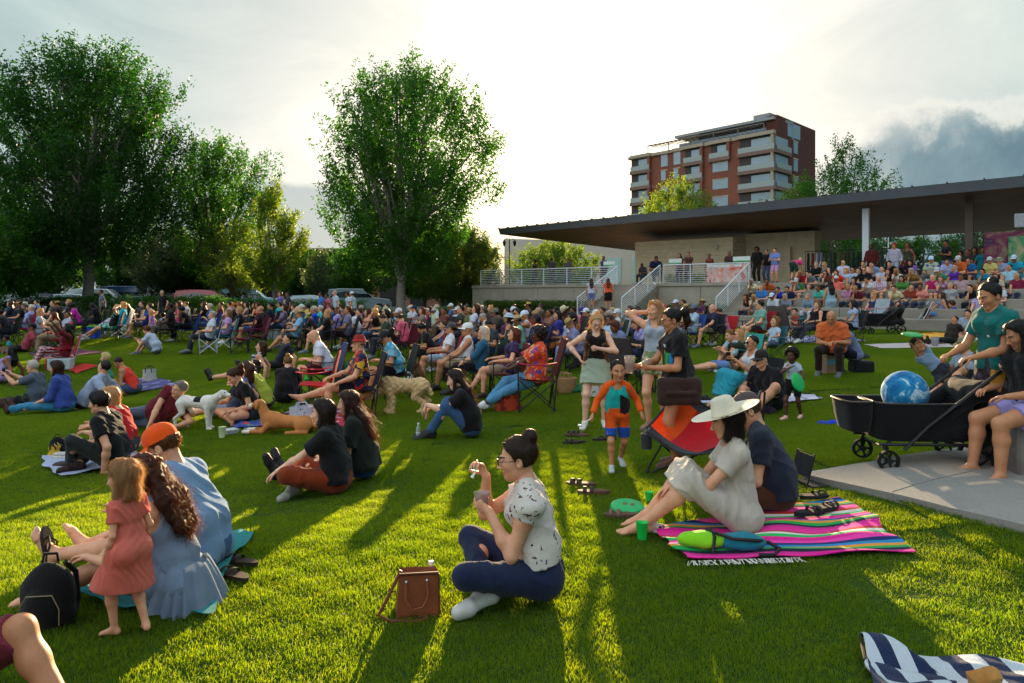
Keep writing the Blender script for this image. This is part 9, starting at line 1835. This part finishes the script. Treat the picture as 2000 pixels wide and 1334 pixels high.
for i, (px, v, w, h, c1, c2, lb) in enumerate(((1968, 2.2, 1.7, 2.0, '#8c8068', '#6c2444', 'tall abstract mural board in sand, crimson and navy'), (1998, 1.2, 1.0, 1.7, '#b09c80', '#3c8454', 'striped display board at the right edge of the terrace'))):
    mr = empty('display_board', TERP(px, v), lb, 'board', -40); MB().box((0, 0, h/2+.15), (w, .05, h)).build('panel', cloth(c1, 'marble', c2, '#24304c', trans=0, scale=.35), mr, False); MB().tube([(-w/2, .05, 0), (-w/2, .05, h+.15)], .03, 6).build('leg', BLK, mr); MB().tube([(w/2, .05, 0), (w/2, .05, h+.15)], .03, 6).build('leg', BLK, mr)
rt = empty('loudspeaker', TERP(1994, 2.5)+Vector((0, 0, 2.3)), 'pale grey loudspeaker cabinet on the right column', 'loudspeaker', -40); MB().box((0, 0, .3), (.45, .4, .6), bev=.03).build('cabinet', surf('#9a9ca0', .6), rt); MB().tube([(0, .1, 0), (0, .3, -.0)], .04, 6).build('bracket', BLK, rt)
# parked cars
for px, s_, rz, col, kd, lb in ((20, 26, 10, '#b8c8cc', 'sedan', 'pale silver car at the far left behind the tree'), (100, 27, 8, '#1c2c44', 'sedan', 'dark navy car left of the white saloon'), (145, 28.5, 12, '#c8d8e0', 'sedan', 'white saloon car left of the grey tree trunk'), (203, 27, 10, '#c4ccd0', 'suv', 'white car right of the grey tree trunk'), (268, 24, 5, '#22456c', 'van', 'dark blue van behind the black-clad row'), (335, 26, 8, '#2c3440', 'sedan', 'black car between the blue van and maroon car'), (372, 27, 12, '#7c1c34', 'sedan', 'maroon saloon car parked under the trees'), (412, 28.5, 8, '#b85c60', 'suv', 'rosy red estate car right of the maroon saloon'), (490, 27, 10, '#8cc0d0', 'suv', 'pale turquoise SUV behind the standing orange tee'), (605, 30, 6, '#b8ccd4', 'sedan', 'light silver-blue saloon behind the mustard tee'), (700, 27, 12, '#8c98a0', 'suv', 'grey SUV left of the middle tree trunk')):
    p_ = S(px, s_); car((p_.x, p_.y, .51 if p_.y > 50 else p_.z), rz, col, kd, lb)
hedge_pts = [(-22, -15), (-13.5, -9)]
def shrubs(px, s_, w, h, label, leaf):
    p_ = S(px, s_); rg = np.random.default_rng(int(px)); n = int(w*260); c = np.stack([rg.uniform(-w/2, w/2, n), rg.uniform(-.4, .4, n), rg.random(n)**.7*h], 1); v, q = leaves(c, rg, .07, 5, .06); me = npmesh('low_hedge', v, q); me.materials.append(LEAF[leaf]); link('low_hedge', me, None, None, p_, label=label, category='hedge')
shrubs(130, 33, 3.5, 1.15, 'low hedge left of the grey tree trunk', 'mid'); shrubs(300, 33, 8, 1.2, 'low hedge in front of the blue van', 'mid'); shrubs(430, 33, 5, 1.15, 'low hedge in front of the rosy estate car', 'mid'); shrubs(600, 33, 7, 1.1, 'low hedge before the arched brick building', 'mid'); shrubs(20, 33, 5, .9, 'low hedge at the left border', 'mid')
for _r in _CH.values():
    for _c in list(_r.children)+[_r]: bpy.data.objects.remove(_c, do_unlink=True)
bpy.context.view_layer.update()
